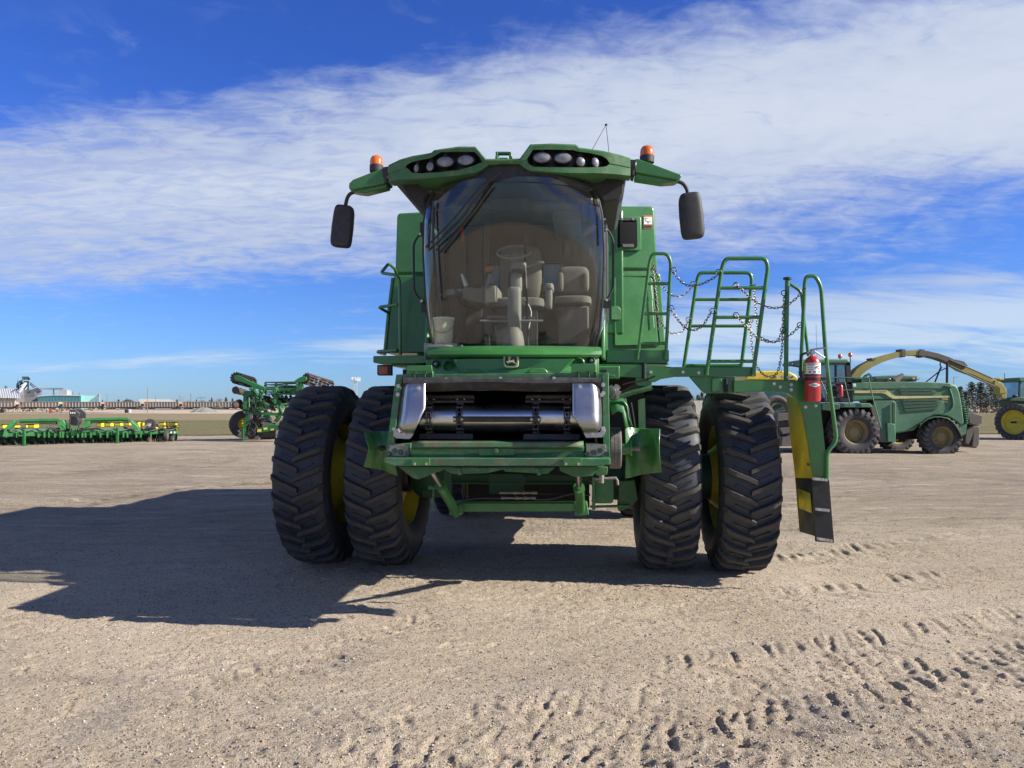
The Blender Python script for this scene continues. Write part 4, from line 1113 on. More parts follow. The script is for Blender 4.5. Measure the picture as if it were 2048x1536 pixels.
# training seat
ts = L(1146, 604, -.62)
k = MB(); k.sq((ts.x, -.62, ts.z), (.185, .20, .045), .35, .5, 24, 12); k.sq((ts.x, -.38, L(1147,560,-.4).z), (.165, .06, .14), .45, .5, 28, 14)
k.sq((ts.x-.13, -.45, L(1147,566,-.4).z), (.03, .05, .10), .5, .5); k.sq((ts.x+.13, -.45, L(1147,566,-.4).z), (.03, .05, .10), .5, .5)
tss = k.build('training_seat', M['seat'], CB)
k = MB(); k.box((ts.x-.16, -.78, 2.26), (ts.x+.16, -.35, ts.z-.06)); k.build('seat_box', M['grey_dk'], tss, bevel=.02)
bc_x = L(888, 690, -1.16).x
k = MB(); k.sq(L(925.5,469,-.4), (.014, .012, .075), .3, .3); k.build('escape_hammer', M['orange'], CB)
k = MB(); k.box((-.33, -.9, 2.26), (-.27, -.86, 3.72)); k.box((-.63, -.3, 2.3), (-.60, -.24, 3.7)); k.build('inner_post', M['grey_dk'], CB, bevel=.008)
k = MB(); k.box((bc_x-.16, -1.32, 2.262), (bc_x+.16, -1.0, 2.35)); k.sq(Vector((bc_x+.02, -1.5, 2.29)), (.13, .06, .03), .4, .5); k.build('floor_tray', M['grey_in'], CB)
k = MB()
for i in range(6): k.sq(L(938+i*5, 572, -1.0), (.008, .01, .006), .5, .5)
k.box(L(946,574,-.95), L(962,568,-.95) + Vector((0,.12,0)))
k.build('console_button', M['decal_k'], con, 'L')
k = MB(); k.tube([L(925,575,-.9), L(915,590,-.8), L(930,612,-.7), L(960,620,-.6)], .012, 6, smooth=4); k.tube([L(985,606,-.95), L(980,625,-.9), L(995,650,-.9)], .010, 6, smooth=4); k.tube([L(1050,600,-1.1), L(1062,625,-1.1), L(1056,660,-1.2)], .010, 6, smooth=4); k.build('cab_wiring', M['decal_k'], CB, 'L')
k = MB(); k.box((-.55, -1.35, 2.262), (.1, -.8, 2.275)); k.box((.2, -1.4, 2.262), (.7, -.9, 2.275)); k.build('floor_mat', M['decal_k'], CB)
k = MB(); k.prism([L(913,585,-1.06), L(925,582,-1.06), L(926,592,-1.06), L(915,595,-1.06)], (0, .02, .0)); k.prism([L(880,585,-1.07), L(893,580,-1.07), L(893,588,-1.07), L(882,592,-1.07)], (0, .02, 0)); k.build('console_screen', M['decal_k'], con)
k = MB(); k.box((-.30, -.27, 2.5), (-.22, -.262, 2.62)); k.build('cab_notice', M['white'], CB)
k = MB(); k.sq(L(1036, 570, -.5), (.10, .03, .13), .5, .5); k.tube([L(1020,545,-.55), L(1050,600,-.62)], .012, 5); k.build('seat_belt', M['decal_k'], st_)
for zz in (2.7, 3.05, 3.4):
    pass
k = MB(); k.tube([(-.8, -1.2, 3.62), (-.5, -1.3, 3.66), (.4, -1.3, 3.66), (.8, -1.2, 3.62)], .015, 6); k.box((-.2, -1.45, 3.55), (.15, -1.40, 3.66)); k.build('sun_visor', M['grey_dk'], CB)
# bucket: a loose thing standing on the cab floor
bc = L(888, 690, -1.16); bw = ML @ Vector((bc.x, -1.18, 2.352))
bk = empty('bucket', bw, YAW, 'cream plastic bucket with a lid on the cab floor behind the windscreen', 'bucket')
k = MB(); k.lathe([(0, 0), (.078, 0), (.082, .01), (.096, .215), (.101, .22), (.101, .235), (.09, .237)], (0,0,0), (0,0,1), 32); k.build('bucket_body', M['bucket'], bk)
k = MB(); k.lathe([(.104, .232), (.104, .247), (.09, .254), (0, .258)], (0,0,0), (0,0,1), 32); k.build('lid', M['white'], bk)
k = MB(); k.tube([(.135*math.cos(a_), -.02 - .03*math.sin(a_)*0, .16 + .0*a_ - .10*math.sin(a_)) if False else (.104*math.cos(a_), -.104*math.sin(a_)*.98, .20 - .10*math.sin(a_)) for a_ in [PI*i/14 for i in range(15)]], .003, 5); k.build('handle', M['steel'], bk)

# ---------------- wipers
def onglass(px, py, off):
    y_ = -1.8
    for _ in range(6):
        p_ = L(px, py, y_); z_ = min(max(p_.z, GZ0), GZ1); s_ = max(-1, min(1, math.asin(max(-1, min(1, (p_.x-.012)/Wd(z_)*math.sin(R(80)))))/R(80)))
        y_ = .5*y_ + .5*(gpt(s_, z_).y - off)
    return L(px, py, y_)
k = MB()
for pts in ([(1000,347),(962,372),(905,440),(852,494)], [(996,350),(970,372),(915,446),(858,500)]):
    k.tube([onglass(px, py, .06) for px, py in pts], .009, 6, smooth=4)
k.build('wiper_arm', M['decal_k'], CB, 'L')
k = MB(); k.tube([onglass(px, py, .04) for px, py in ((866,402),(866,470),(870,540),(875,602))], .010, 6, smooth=4)
k.tube([onglass(px, py, .04) for px, py in ((985,372),(945,425),(905,475),(880,505))], .011, 6, smooth=4)
k.tube([onglass(px, py, .03) for px, py in ((862,410),(861,450),(858,500))], .006, 6, smooth=4)
k.build('wiper_blade', M['decal_k'], CB, 'L')

# ---------------- cab grab bars
for pts, yl, br in (([(850,452),(841,467),(827,486),(828,584),(843,602),(850,606)], -1.30, [(840,444,849,472),(843,600,852,624)]), ([(1208,452),(1214,458),(1226.5,477),(1226.5,578),(1213.5,600),(1208,606)], -1.30, [(1203,440,1213,462),(1207,600,1222,616)])):
    k = MB(); k.tube(fillet(PP(pts, yl), .05), .011, 8)
    for (xa, ya, xb, yb) in br: mbplate(k, [(xa,ya),(xb,ya),(xb,yb),(xa,yb)], yl+.01, .03)
    g_ = k.build('grab_bar', M['black'], CB, 'L', bevel=0)
    k = MB(); k.bolt(L(pts[1][0]-1, pts[1][1]+1, yl-.012), (0,-1,0), .010, .006); k.bolt(L(pts[4][0], pts[4][1], yl-.012), (0,-1,0), .010, .006); k.build('bar_bolt', M['bolt'], g_, 'L')

# ---------------- roof
topc = [(777,330),(800,319),(824,312),(845,308.5),(862,305.6),(868,300.5),(885,297.5),(917,293),(951,293),(972,317.5),(1005,318),(1039.5,317),(1060.5,288.5),(1102,287),(1152,289),(1158.5,295),(1180,298),(1205,301.5),(1235,308.5),(1261,316.5)]
botc = [(777,364),(800,361),(824,359.5),(845,358.5),(862,357),(886,355),(917,352),(950,347),(965,340),(977,331),(1005,328),(1038,329),(1048,336),(1060,343),(1080,344),(1102,345.5),(1145,347.5),(1180,347.5),(1205,348),(1235,350),(1261,353)]
rtc = [(810,333),(813,330),(824,324),(845,319.5),(862,316),(868,312.5),(882,304),(917,303.6),(949,303.6),(959,314),(965,323)]
rbc = [(810,334),(813,335),(824,345.5),(845,346.6),(882,344),(917,340),(947,331.5),(959,326),(965,324)]
rtr = [(1053,322),(1058,312),(1066,299.5),(1100,299),(1147,300),(1156,303),(1180,306),(1205,312),(1214,318),(1220,324)]
rbr = [(1053,323),(1058,328),(1068,333.8),(1102,334.5),(1164,335),(1205,334),(1214,332),(1220,325)]
def ip(c, x): return float(np.interp(x, [p[0] for p in c], [p[1] for p in c]))
sx = sorted(set([p[0] for c in (topc, botc, rtc, rbc, rtr, rbr) for p in c] + [985,1000,1020,1030,1120,1135] + [785,792,1250]))
def ryl(px):
    xx = (px-1019)/242; return -2.02 + .22*abs(xx)**2.4
rf = MB(); rings = []
for px in sx:
    tp, bt = ip(topc, px), ip(botc, px); y0 = ryl(px)
    rec = 0
    if 810 < px < 965: rt_, rb_ = ip(rtc, px), ip(rbc, px); rec = .13*min(1, (px-810)/12, (965-px)/10)
    elif 1053 < px < 1220: rt_, rb_ = ip(rtr, px), ip(rbr, px); rec = .13*min(1, (px-1053)/10, (1220-px)/12)
    else: rt_ = rb_ = tp*.5 + bt*.5
    fl = .03
    T0 = L(px, tp, y0+fl); 
    eb = .30 + 1.1*max(0, 1 - (abs(px-1019)/190)**4) if abs(px-1019) < 190 else .30
    ring = [T0 + Vector((0, eb, -.02)), T0, L(px, tp+1.2, y0+.008), L(px, min(tp+3, rt_), y0), L(px, rt_, y0+.006), L(px, rt_, y0+.006+rec), L(px, rb_, y0+.012+rec), L(px, rb_, y0+.012), L(px, bt-1.5, y0+.018), L(px, bt, y0+.04), L(px, bt, y0+.06) + Vector((0, eb-.1, 0.02))]
    rings.append(ring)
b0 = len(rf.v)
for r_ in rings: rf.v.extend(r_)
nr = 11
for i in range(len(rings)-1):
    for j in range(nr):
        kx = (j+1) % nr
        rf.f.append([b0+i*nr+j, b0+(i+1)*nr+j, b0+(i+1)*nr+kx, b0+i*nr+kx]); rf.m.append(1 if j in (4, 5, 6) and (rings[i][5].y - rings[i][4].y > .02 or rings[i+1][5].y - rings[i+1][4].y > .02) else 0)
rf.f.append([b0+j for j in range(nr)]); rf.m.append(0)
rf.f.append([b0+(len(rings)-1)*nr+j for j in range(nr)][::-1]); rf.m.append(0)
roof = rf.build('cab_roof', [M['green_dusty'], M['decal_k']], CB, 'L', sharp=28)
# dark hood under the roof
k = MB()
k.prism(PP([(784,362),(800,368),(808,380),(816,395),(828,407),(838,412),(849,414),(849,400),(856,385),(872,376),(897,371),(984,366),(1143,366),(1170,372),(1190,382),(1204,398),(1205,403),(1222,402),(1238,398),(1246,388),(1249,352),(1255,350),(1250,342),(1150,340),(1050,336),(970,338),(880,344),(790,350)], -1.55), (0, 1.25, 0))
k.prism([L(px, py, -1.97) + Vector((0, (.30*(abs(px-1028)/160)**2.5), 0)) for px, py in ((868,358),(884,371),(930,367.5),(984,364.5),(1060,363.5),(1143,364),(1172,369),(1190,356),(1150,346),(1105,345),(1060,341),(1040,328),(975,329),(960,343),(900,352))], (0, .55, 0))
k.build('roof_underside', M['black_text'], CB, 'L', bevel=.012)
k = MB(); k.sq(L(1237, 375, -1.1), (.05, .35, .12), .6, .5); k.build('air_intake', M['black_text'], CB)
k = MB(); mbplate(k, [(985,330),(1035,330),(1032,345),(988,346)], -1.82, .1); k.cyl(L(998,346,-1.85), L(998,346,-1.7), .02, 12); k.bolt(L(1053,351,-1.78), (0,-1,0), .02, .01); k.build('wiper_motor', M['black'], CB, 'L', bevel=.004)
# work lights
def wlight(px, py, rx, rz, yaw_=0):
    y0 = ryl(px) + .045; c = L(px, py, y0); a_, b_ = rx*6.5/F, rz*6.5/F
    Rz = Matrix.Rotation(R(yaw_), 3, 'Z')
    k = MB()
    rg = []
    for (sc2, dy) in ((1.14, -.012), (1.16, .0), (1.08, .035), (.7, .06)):
        rg.append([c + Rz @ Vector((a_*sc2*math.cos(t_), dy, b_*sc2*math.sin(t_))) for t_ in [2*PI*i/28 for i in range(28)]])
    k.ring_loft(rg, 0); k.box((c.x-.012, c.y, c.z+b_*1.0), (c.x+.012, c.y+.02, c.z+b_+.035)); k.box((c.x-.022, c.y+.0, c.z+b_+.018), (c.x+.022, c.y+.02, c.z+b_+.026))
    o = k.build('work_light', M['black'], CB)
    k = MB(); rg = []
    for (sc2, dy) in ((1.0, -.008), (.97, -.018), (.7, -.026), (.3, -.030), (.02, -.031)):
        rg.append([c + Rz @ Vector((a_*sc2*math.cos(t_), dy, b_*sc2*math.sin(t_))) for t_ in [2*PI*i/28 for i in range(28)]])
    k.ring_loft([r_[::-1] for r_ in rg], 0); k.build('lens', M['lens'], o)
wlight(835, 337.5, 6.0, 8.6, -35); wlight(861.5, 334, 7.8, 8.6, -15); wlight(891, 324.5, 16.5, 10, 0); wlight(932, 321.5, 16, 9.6, 0)
wlight(1084, 316, 16.5, 10, 0); wlight(1126, 317, 16.5, 9.8, 0); wlight(1160.5, 324.5, 8.6, 9, 15); wlight(1189.5, 325.5, 7.6, 9.6, 30)
k = MB()
mbplate(k, [(990,317),(992,304),(996,304),(994,317)], -1.85, .1); mbplate(k, [(1018,317),(1017,304),(1022,304),(1025,317)], -1.85, .1)
mbplate(k, [(991,303),(1021,303),(1021,307),(991,307)], -1.84, .06); mbplate(k, [(998,315),(1016,315),(1016,319),(998,319)], -1.87, .1); k.build('receiver_bracket', M['green'], CB, 'L', bevel=.003)
k = MB(); tip = L(1212, 249.5, -1.0)
k.tube([tip, L(1184, 300, -1.2)], .0028, 5); k.tube([tip, L(1218, 305, -.9)], .0028, 5); k.box(tip - Vector((.012, .01, .006)), tip + Vector((.012, .01, .006))); k.build('radio_antenna', M['dark'], CB, 'L')
# arms, beacons, mirrors
def armblock(pts, yl, th, ridge):
    n = len(pts)
    f_ = PP(pts, yl); cx_ = sum(p[0] for p in pts)/n; cy_ = sum(p[1] for p in pts)/n
    k = MB(); k.prism(f_, (0, th, 0)); return k
k = armblock([(698,366),(705,359),(763,336),(775,341),(775,366),(700,381),(697,374)], -1.55, .14, 0)
k.prism(PP([(700,381),(775,366.5),(774,374.5),(729,386),(712,384)], -1.52), (0, .13, 0))
armL = k.build('mirror_arm', M['green'], CB, 'L', bevel=.012)
k = armblock([(1267,319),(1276,317),(1363,349),(1363,353),(1357,360),(1271,345)], -1.55, .14, 0)
k.prism(PP([(1270,346),(1356,361),(1348,364),(1324,365.5),(1269,357)], -1.52), (0, .13, 0))
armR = k.build('mirror_arm', M['green'], CB, 'L', bevel=.012)
k = MB(); k.cyl(L(768,350,-1.5), L(782,348,-1.5), .07, 16); mbplate(k, [(768,338),(776,338),(776,366),(768,367)], -1.56, .18); k.cyl(L(1258,335,-1.5), L(1272,336,-1.5), .07, 16); mbplate(k, [(1262,322),(1270,322),(1269,352),(1262,350)], -1.56, .18)
k.build('arm_hinge', M['decal_k'], CB, 'L', bevel=.01)
for px, pyt, pyb, w_, yl in ((752.8, 310, 344, 14.2, -1.44), (1294, 291.5, 326, 14.6, -1.44)):
    c = L(px, pyb, yl); r_ = w_*6.95/F*.98; h_ = (pyb-pyt)*6.95/F
    k = MB(); k.lathe([(0, 0), (r_*.98, 0), (r_, .02), (r_, h_*.38), (r_*.93, h_*.41), (0, h_*.41)], c, (0,0,1), 32); o = k.build('beacon', M['black_text'], CB)
    k = MB(); k.lathe([(r_*.94, h_*.41), (r_*.95, h_*.6), (r_*.88, h_*.78), (r_*.68, h_*.92), (r_*.38, h_*.985), (0, h_)], c, (0,0,1), 32)
    k.build('beacon_lens', M['amber'], o)
    k = MB(); k.lathe([(.018, h_*.41), (.018, h_*.7), (0, h_*.75)], c, (0,0,1), 12); k.build('beacon_bulb', M['white'], o)
def mirror(stalk, c, hw_, hh_, tilt, yl):
    k = MB(); k.tube(fillet(PP(stalk, yl), .08), .017, 10); k.build('mirror_stalk', M['black_text'], CB, 'L')
    cc = L(*c, yl); s_ = 7.0/F
    rt2 = Matrix.Rotation(R(tilt), 3, 'Y')
    k = MB(); k.sq(cc, (hw_*s_, .065, hh_*s_), .28, .55, 28, 20, 0, rt2)
    for v_ in k.v:
        d_ = v_ - cc; zf_ = d_.z/(hh_*s_)
        v_.x = cc.x + d_.x*(1 - .14*max(0, zf_)**2 - .05*max(0, -zf_)**3) 
    o = k.build('mirror', M['black_text'], CB, sharp=50)
    k = MB(); k.sq(cc + Vector((0, .065, 0)), (hw_*s_*.82, .006, hh_*s_*.85), .25, .4, 24, 10, 0, rt2); k.build('mirror_glass', M['steel'], o)
mirror([(711,383),(699,388),(694,397),(691,411)], (685.5,453), 21.5, 43, 6, -1.45)
mirror([(1352,362),(1366,366),(1374,378),(1376,389)], (1382.5,432), 23, 45, -5, -1.45)

# ---------------- grain tank and flanks
def tilted(pts, y0, yslope, x0):
    out_ = []
    for (px, py) in pts:
        y_ = y0
        for _ in range(3):
            p_ = L(px, py, y_); y_ = y0 + yslope*max(0, (p_.x - x0))
        out_.append(L(px, py, y_))
    return out_
TY = .60
def tankprism(pts, dy=0, depth=3.0, y0=TY, slope=.34):
    return MB().prism(tilted(pts, y0+dy, slope, .85), (0, depth, 0))
k = tankprism([(1190,412),(1302,412),(1307,415),(1309,420),(1314.5,537),(1190,538)])
k.prism(PP([(850,423),(799,426),(795,428),(793.5,434),(790,546),(850,546)], TY), (0, 3.0, 0))
k.box((-1.1, TY+.01, 2.6), (1.1, TY+2.9, 4.05))
tank = k.build('grain_tank', M['green'], CB, 'L', bevel=.02)
k = tankprism([(1190,537),(1313,536),(1313,546),(1190,547)], .03, 2.9); k.prism(PP([(850,545),(792,545),(791,551),(850,551)], TY+.03), (0, 2.9, 0)); k.build('tank_seam', M['green_dusty'], CB, 'L')
k = tankprism([(1190,546.5),(1316,545.5),(1320,548),(1322,553),(1331,702),(1190,702)], -.03, 3.0)
k.prism(PP([(862,551),(789,550),(786,556),(768.5,706),(862,706)], TY-.03), (0, 3.0, 0))
k.box((-1.4, TY+.3, 1.75), (1.4, TY+4.6, 2.9)); k.box((-1.35, TY+2.9, 1.6), (1.35, TY+5.9, 3.55))
side = k.build('side_panel', M['green'], CB, 'L', bevel=.015)
k = tankprism([(1227,554),(1302,555),(1305,558),(1317,686),(1314,690),(1232,692),(1229,690)], -.045, .02); k.build('access_door', M['green'], CB, 'L', bevel=.012)
k = MB(); kk = tilted([(1228,552),(1303,553),(1308,558),(1319.5,688),(1314,693),(1231,694)], TY-.034, .34, .85); k.tube(kk, .006, 6, closed=True); k.build('door_gasket', M['decal_k'], CB, 'L')
k = tankprism([(1222,640),(1243,640),(1244.5,633),(1242,618),(1236,612),(1222,612)], -.066, .03); k.build('door_handle_pocket', M['green_dusty'], CB, 'L', bevel=.008)
k = MB()
for (pa, pb) in (((1302,567),(1305,598)), ((1304,600),(1308,655))): k.tube(tilted([pa, pb], TY-.07, .34, .85), .006, 6)
k.build('door_strut', M['steel'], CB, 'L')
# mirror-like window box on the tank
k = tankprism([(1229,432),(1279,432),(1283,435),(1283,497),(1280,501),(1229,501)], -.05, .05); wf = k.build('sight_box', M['green'], CB, 'L', bevel=.012)
k = tankprism([(1236,440),(1274,440),(1275,493),(1272,496),(1238,496),(1235,493)], -.062, .01)
sg = tilted([(1240,444),(1271,444),(1271,492),(1240,492)], TY-.075, .34, .85); ce = sum(sg, Vector())/4 - Vector((0, .02, 0))
k.add(sg + [ce], [(0,1,4),(1,2,4),(2,3,4),(3,0,4)]); k.build('sight_window', M['matte'], wf, 'L', bevel=.004)
k = tankprism([(1234,435.5),(1274,435.5),(1274,441),(1234,441)], -.085, .03); k.build('window_hinge', M['black'], wf, 'L', bevel=.004)
k = MB()
for px in (1244, 1266): k.bolt(tilted([(px,438)], TY-.087, .34, .85)[0], (0,-1,0), .013, .008)
k.build('hinge_bolt', M['bolt'], wf, 'L')
k = tankprism([(1244,487.5),(1267,488),(1268,494.5),(1246,494.5)], -.10, .03); k.build('window_latch', M['grey_dk'], wf, 'L', bevel=.004)
# warning decal
def dq(mb, pts, off, mi): mb.add(tilted(pts, TY+off, .34, .85)[::-1], [tuple(range(len(pts)))], mi)
k = MB(); dq(k, [(1287,431),(1305,431),(1305,457),(1287,457)], -.004, 0); dq(k, [(1288,434),(1304,434),(1304,448.5),(1288,448.5)], -.006, 1); dq(k, [(1288,450),(1304,450),(1304,456),(1288,456)], -.006, 2)
k.tube(tilted([(1290.5,436.5),(1291.5,441),(1295.5,443.5),(1302,443.5)], TY-.007, .34, .85), .0035, 5, 2); k.tube(tilted([(1290,436),(1295,437)], TY-.007, .34, .85), .003, 5, 2); k.tube(tilted([(1296.5,444),(1296.5,447)], TY-.007, .34, .85), .003, 5, 2)
dq(k, [(1289,433.3),(1290,431.8),(1291,433.3)], -.0065, 2)
k.build('warning_decal', [M['decal_o'], M['decal_w'], M['decal_k']], CB, 'L')
k = MB(); k.add(PP([(1209,430),(1213.5,430),(1213.5,453),(1209,453)], TY-.3)[::-1], [(0,1,2,3)], 0); k.add(PP([(1210,434),(1213,434),(1213,449),(1210,449)], TY-.303)[::-1], [(0,1,2,3)], 1); k.build('small_decal', [M['decal_o'], M['decal_w']], CB, 'L').name = 'warning_decal'
# left deck, rails and marker lamp
k = MB(); k.prism(PP([(746,712),(862,710),(862,724),(858,726.5),(760,728),(746,725)], -.72), (0, 1.3, 0)); k.prism(PP([(783,728),(835,728),(838,745),(830,742),(815,735),(783,732)], -.65), (0, .05, 0)); k.prism(PP([(812,728),(842,728),(842,775),(812,775)], -.62), (0, .3, 0))
k.build('left_deck', M['green'], CB, 'L', bevel=.008).name = 'service_deck'
k = MB(); mbplate(k, [(754,730),(783,729),(783,751),(756,751),(754,748)], -.66, .06); o = k.build('marker_lamp', M['black'], CB, 'L', bevel=.006)
k = MB(); mbplate(k, [(756.5,732.5),(776,732),(776,749),(757.5,749)], -.675, .02); k.build('lens', M['amber_old'], o, 'L', bevel=.006)
def rail(pts, yl, r=.016, name='handrail', fr=.07, extra=(), mt='green'):
    k = MB(); k.tube(fillet(PP(pts, yl), fr), r, 10)
    for e in extra: k.tube(PP(e, yl), r*.9, 10)
    return k
k = MB()
ys_ = [-.50]
k.tube(fillet([L(801,710,-.5), L(799,560,-.5), L(793,550,-.5), L(762,546,-.35), L(777,527,-.1), L(789,537,.1), L(793,548,.25)], .05), .017, 10)
k.tube(fillet([L(796,609,-.5), L(757.5,614.5,-.35), L(779,627,.1)], .05), .017, 10)
k.tube(fillet([L(795,701,-.5), L(755,703.5,-.35), L(770,708,.1)], .05), .02, 10)
k.tube([L(786,556,.1), L(777,630,.1), L(770,706,.1)], .022, 10)
k.build('handrail', M['green'], CB, 'L')
# ---------------- right hand platform
PL = -.95
k = MB(); mbplate(k, [(1213,700),(1338,700),(1338,722),(1334,727),(1213,725)], -.88, .8); mbplate(k, [(1205,724),(1338,727),(1338,729),(1205,727)], -.86, .7)
k.build('right_deck', M['green'], CB, 'L', bevel=.006).name = 'service_deck'
k = MB()
mbplate(k, [(1196,728),(1310,730),(1344,734),(1510,734),(1512,737),(1512,752.5),(1350,753.5),(1322,758),(1310,764),(1296,764),(1296,756),(1196,752)], PL, .07)
mbplate(k, [(1350,734.5),(1505,734.5),(1505,737),(1350,737)], PL+.07, .62)
mbplate(k, [(1271,753),(1305,753),(1303,770),(1299,772),(1276,772),(1271,768)], PL+.02, .10)
mbplate(k, [(1379,753.5),(1470,753.5),(1470,786),(1410,787),(1405,783)], PL+.02, .05)
mbplate(k, [(1424,757),(1444,757),(1444,784),(1424,784)], PL-.01, .03)
swing = k.build('swing_platform', M['green'], CB, 'L', bevel=.005)
k = MB(); k.cyl(L(1288,727,PL+.0), L(1288,757,PL+.0), .022, 14); k.cyl(L(1452,758,PL), L(1452,785,PL), .018, 12); k.build('hinge_pin', M['dark'], CB, 'L')
for pts in ([(1283,728),(1294,728),(1294,734),(1283,734)], [(1283,750),(1294,750),(1294,757),(1283,757)]): pass
k = MB()
mbplate(k, [(1468,761),(1596,761),(1604,752),(1598,744),(1604,740),(1604,755),(1640,802),(1657,957),(1627,956),(1610,843),(1604,818),(1592,797),(1575,786),(1545,783),(1468,785)], PL-.05, .05)
ladder_plate = k.build('ladder', M['green'], CB, 'L', bevel=.004)
# inner stringer (yellow face) of the ladder, set back and turned toward the tyres
k = MB()
i_out = [L(1573,790,PL+.30), L(1577,835,PL+.30), L(1591,956,PL+.30)]
o_in = [L(1606,800,PL), L(1611,845,PL), L(1627,957,PL)]
k.ring_loft([[i_out[0], o_in[0]], [i_out[1], o_in[1]], [i_out[2], o_in[2]]], 0, closed=False)
k.build('ladder_side', M['yellow'], ladder_plate, 'L', solid=.006)
k = MB()
k.ring_loft([[i_out[2], o_in[2]], [L(1599.6,1063,PL+.30), L(1629.5,1072,PL)]], 0, closed=False); k.build('step_flap', M['black_rubber'], ladder_plate, 'L', solid=.008)
k = MB(); off_ = Vector((-.008, -.008, 0))
a1, a2 = L(1597,977,PL+.22) + off_, L(1622,986,PL+.02) + off_; a3, a4 = L(1625,1026,PL+.02) + off_, L(1600,1016,PL+.22) + off_
k.add([a1, a2, a3, a4], [(0,1,2,3)]); k.build('flap_window', M['yellow'], ladder_plate, 'L', solid=.004)
k = MB(); mbplate(k, [(1624,956),(1658.5,957),(1662,1005),(1668.5,1086),(1631,1083),(1628,1010)], PL-.075, .02); k.build('rubber_step_strip', M['black'], ladder_plate, 'L', bevel=.003)
k = MB()
for (xa, ya, xb, yb) in ((1625,957,1655,960),(1631,1018,1659,1021),(1634,1077,1665,1082)):
    mbplate(k, [(xa,ya-2.5),(xb,yb-2.5),(xb,yb+3),(xa,ya+3)], PL-.085, .008)
    for t_ in (.18, .68, .9): k.bolt(L(xa+(xb-xa)*t_, ya+(yb-ya)*t_, PL-.086), (0,-1,0), .010, .008)
k.build('clamp_strip', M['bolt'], ladder_plate, 'L')
for i, t_ in enumerate((.05, .38, .72, 1.0)):
    py = 850 + 215*t_; xa = 1582 + 16*t_; xb = 1612 + 14*t_
    k = MB(); q_ = L(xb+4, py, PL+.02); k.box((q_.x-.02, q_.y, q_.z), (q_.x+.12, q_.y+.26, q_.z+.02)); k.build('ladder_step', M['green_dusty'], ladder_plate, bevel=.003)
k = MB()
for (px, py) in ((1224,743),(1301.5,744.5),(1366,744),(1397.5,745.5),(1413.5,739),(1413.5,747.5),(1506,741),(1506,749),(1548,767.5),(1560.5,774),(1582.5,769.5),(1582.5,779.5),(1611,814),(1631.5,811.5),(1564,754),(1577,754)):
    k.bolt(L(px, py, PL-(.052 if px > 1540 else .002)), (0,-1,0), .012, .01)
k.build('platform_bolt', M['bolt'], CB, 'L')
# railings
k = rail([(1275,719),(1299,525),(1305,507),(1335,507),(1342,525),(1331,719)], PL+.03, .017, fr=.12, extra=([(1294,567.5),(1340,567.5)], [(1286,627.5),(1337,627.5)], [(1277,687),(1332,687)])); k.build('railing', M['green'], CB, 'L')
k = rail([(1367.5,734),(1394,560),(1399,545.5),(1500,545.5),(1504,560),(1482.5,734)], PL+.66, .019, fr=.13, extra=([(1388.5,599),(1499,599)], [(1380,652),(1492,652)], [(1370,731),(1483,731)])); k.build('railing', M['green'], CB, 'L')
k = rail([(1413,750),(1444,534),(1451,517),(1531,517),(1536,534),(1506,750)], PL-.02, .019, fr=.14, extra=([(1438,576),(1529,576)], [(1429,634.5),(1521,634.5)], [(1417,722.5),(1509,722.5)])); k.build('railing', M['green'], CB, 'L')
k = rail([(1574.6,560),(1572.8,655),(1572,760)], PL-.02, .021); k.tube(fillet(PP([(1577,566),(1603,583),(1608,640),(1617,712)], PL+.02), .05), .015, 10); k.build('railing', M['green'], CB, 'L')
k = MB(); k.cyl(L(1574.7,555,PL-.02), L(1574.7,559.5,PL-.02), .038, 10); k.build('post_knob', M['decal_k'], CB, 'L')
k = rail([(1601,752),(1604,690),(1609.5,566),(1612,553),(1630,551),(1642,572),(1650,690),(1657,760),(1672.5,872),(1670,886),(1654.5,903),(1654,960)], PL-.07, .018, fr=.09); k.build('railing', M['green'], CB, 'L')
# safety chains
def chain(pts, y0, y1, name='safety_chain'):
    n = len(pts); raw = [L(p[0], p[1], y0 + (y1-y0)*i/(n-1)) for i, p in enumerate(pts)]
    cur = smooth_path(raw, 14)
    out_ = MB(); pitch = .031; acc = 0; last = cur[0]; fl = 0; pos = []
    for i in range(1, len(cur)):
        seg_ = (cur[i]-cur[i-1]).length
        while acc + seg_ >= pitch*len(pos) and seg_ > 1e-6:
            t_ = (pitch*len(pos) - acc)/seg_; pos.append((cur[i-1].lerp(cur[i], t_), (cur[i]-cur[i-1]).normalized()))
        acc += seg_
    for i, (p, d) in enumerate(pos):
        up = Vector((0, 1, 0)); e = d.cross(up).normalized(); 
        if i % 2: e = d.cross(e).normalized()*.75 + e*.25
        hl, hw_ = .022, .0095
        loop = [p + d*(hl*math.cos(a_)*(1 if abs(math.cos(a_)) > .5 else 1)) + e*(hw_*math.copysign(abs(math.sin(a_))**.6, math.sin(a_))) for a_ in [2*PI*j/10 for j in range(10)]]
        out_.tube(loop, .0036, 5, closed=True)
    return out_.build(name, M['chain'], CB, 'L')
def eye(px, py, yl):
    c = L(px, py, yl); r_ = 5.2*7.3/F
    MB().tube([c + Vector((r_*math.cos(a_), 0, r_*math.sin(a_))) for a_ in [2*PI*j/18 for j in range(18)]], .0045, 6, closed=True).build('chain_eye', M['decal_k'], CB, 'L')
F_, B_, Rr = PL-.05, PL+.62, PL+.0
chain([(1306,529),(1318,558),(1335,584),(1352,593),(1370,588),(1387,570)], PL+.35, B_)
chain([(1347,545),(1362,563),(1378,571),(1400,569),(1420,560),(1437,550)], Rr, F_)
chain([(1309,617),(1322,645),(1338,664),(1351,667),(1365,662),(1377,641)], PL+.35, B_)
chain([(1343,621),(1358,642),(1372,656),(1388,660),(1405,651),(1422,625)], Rr, F_)
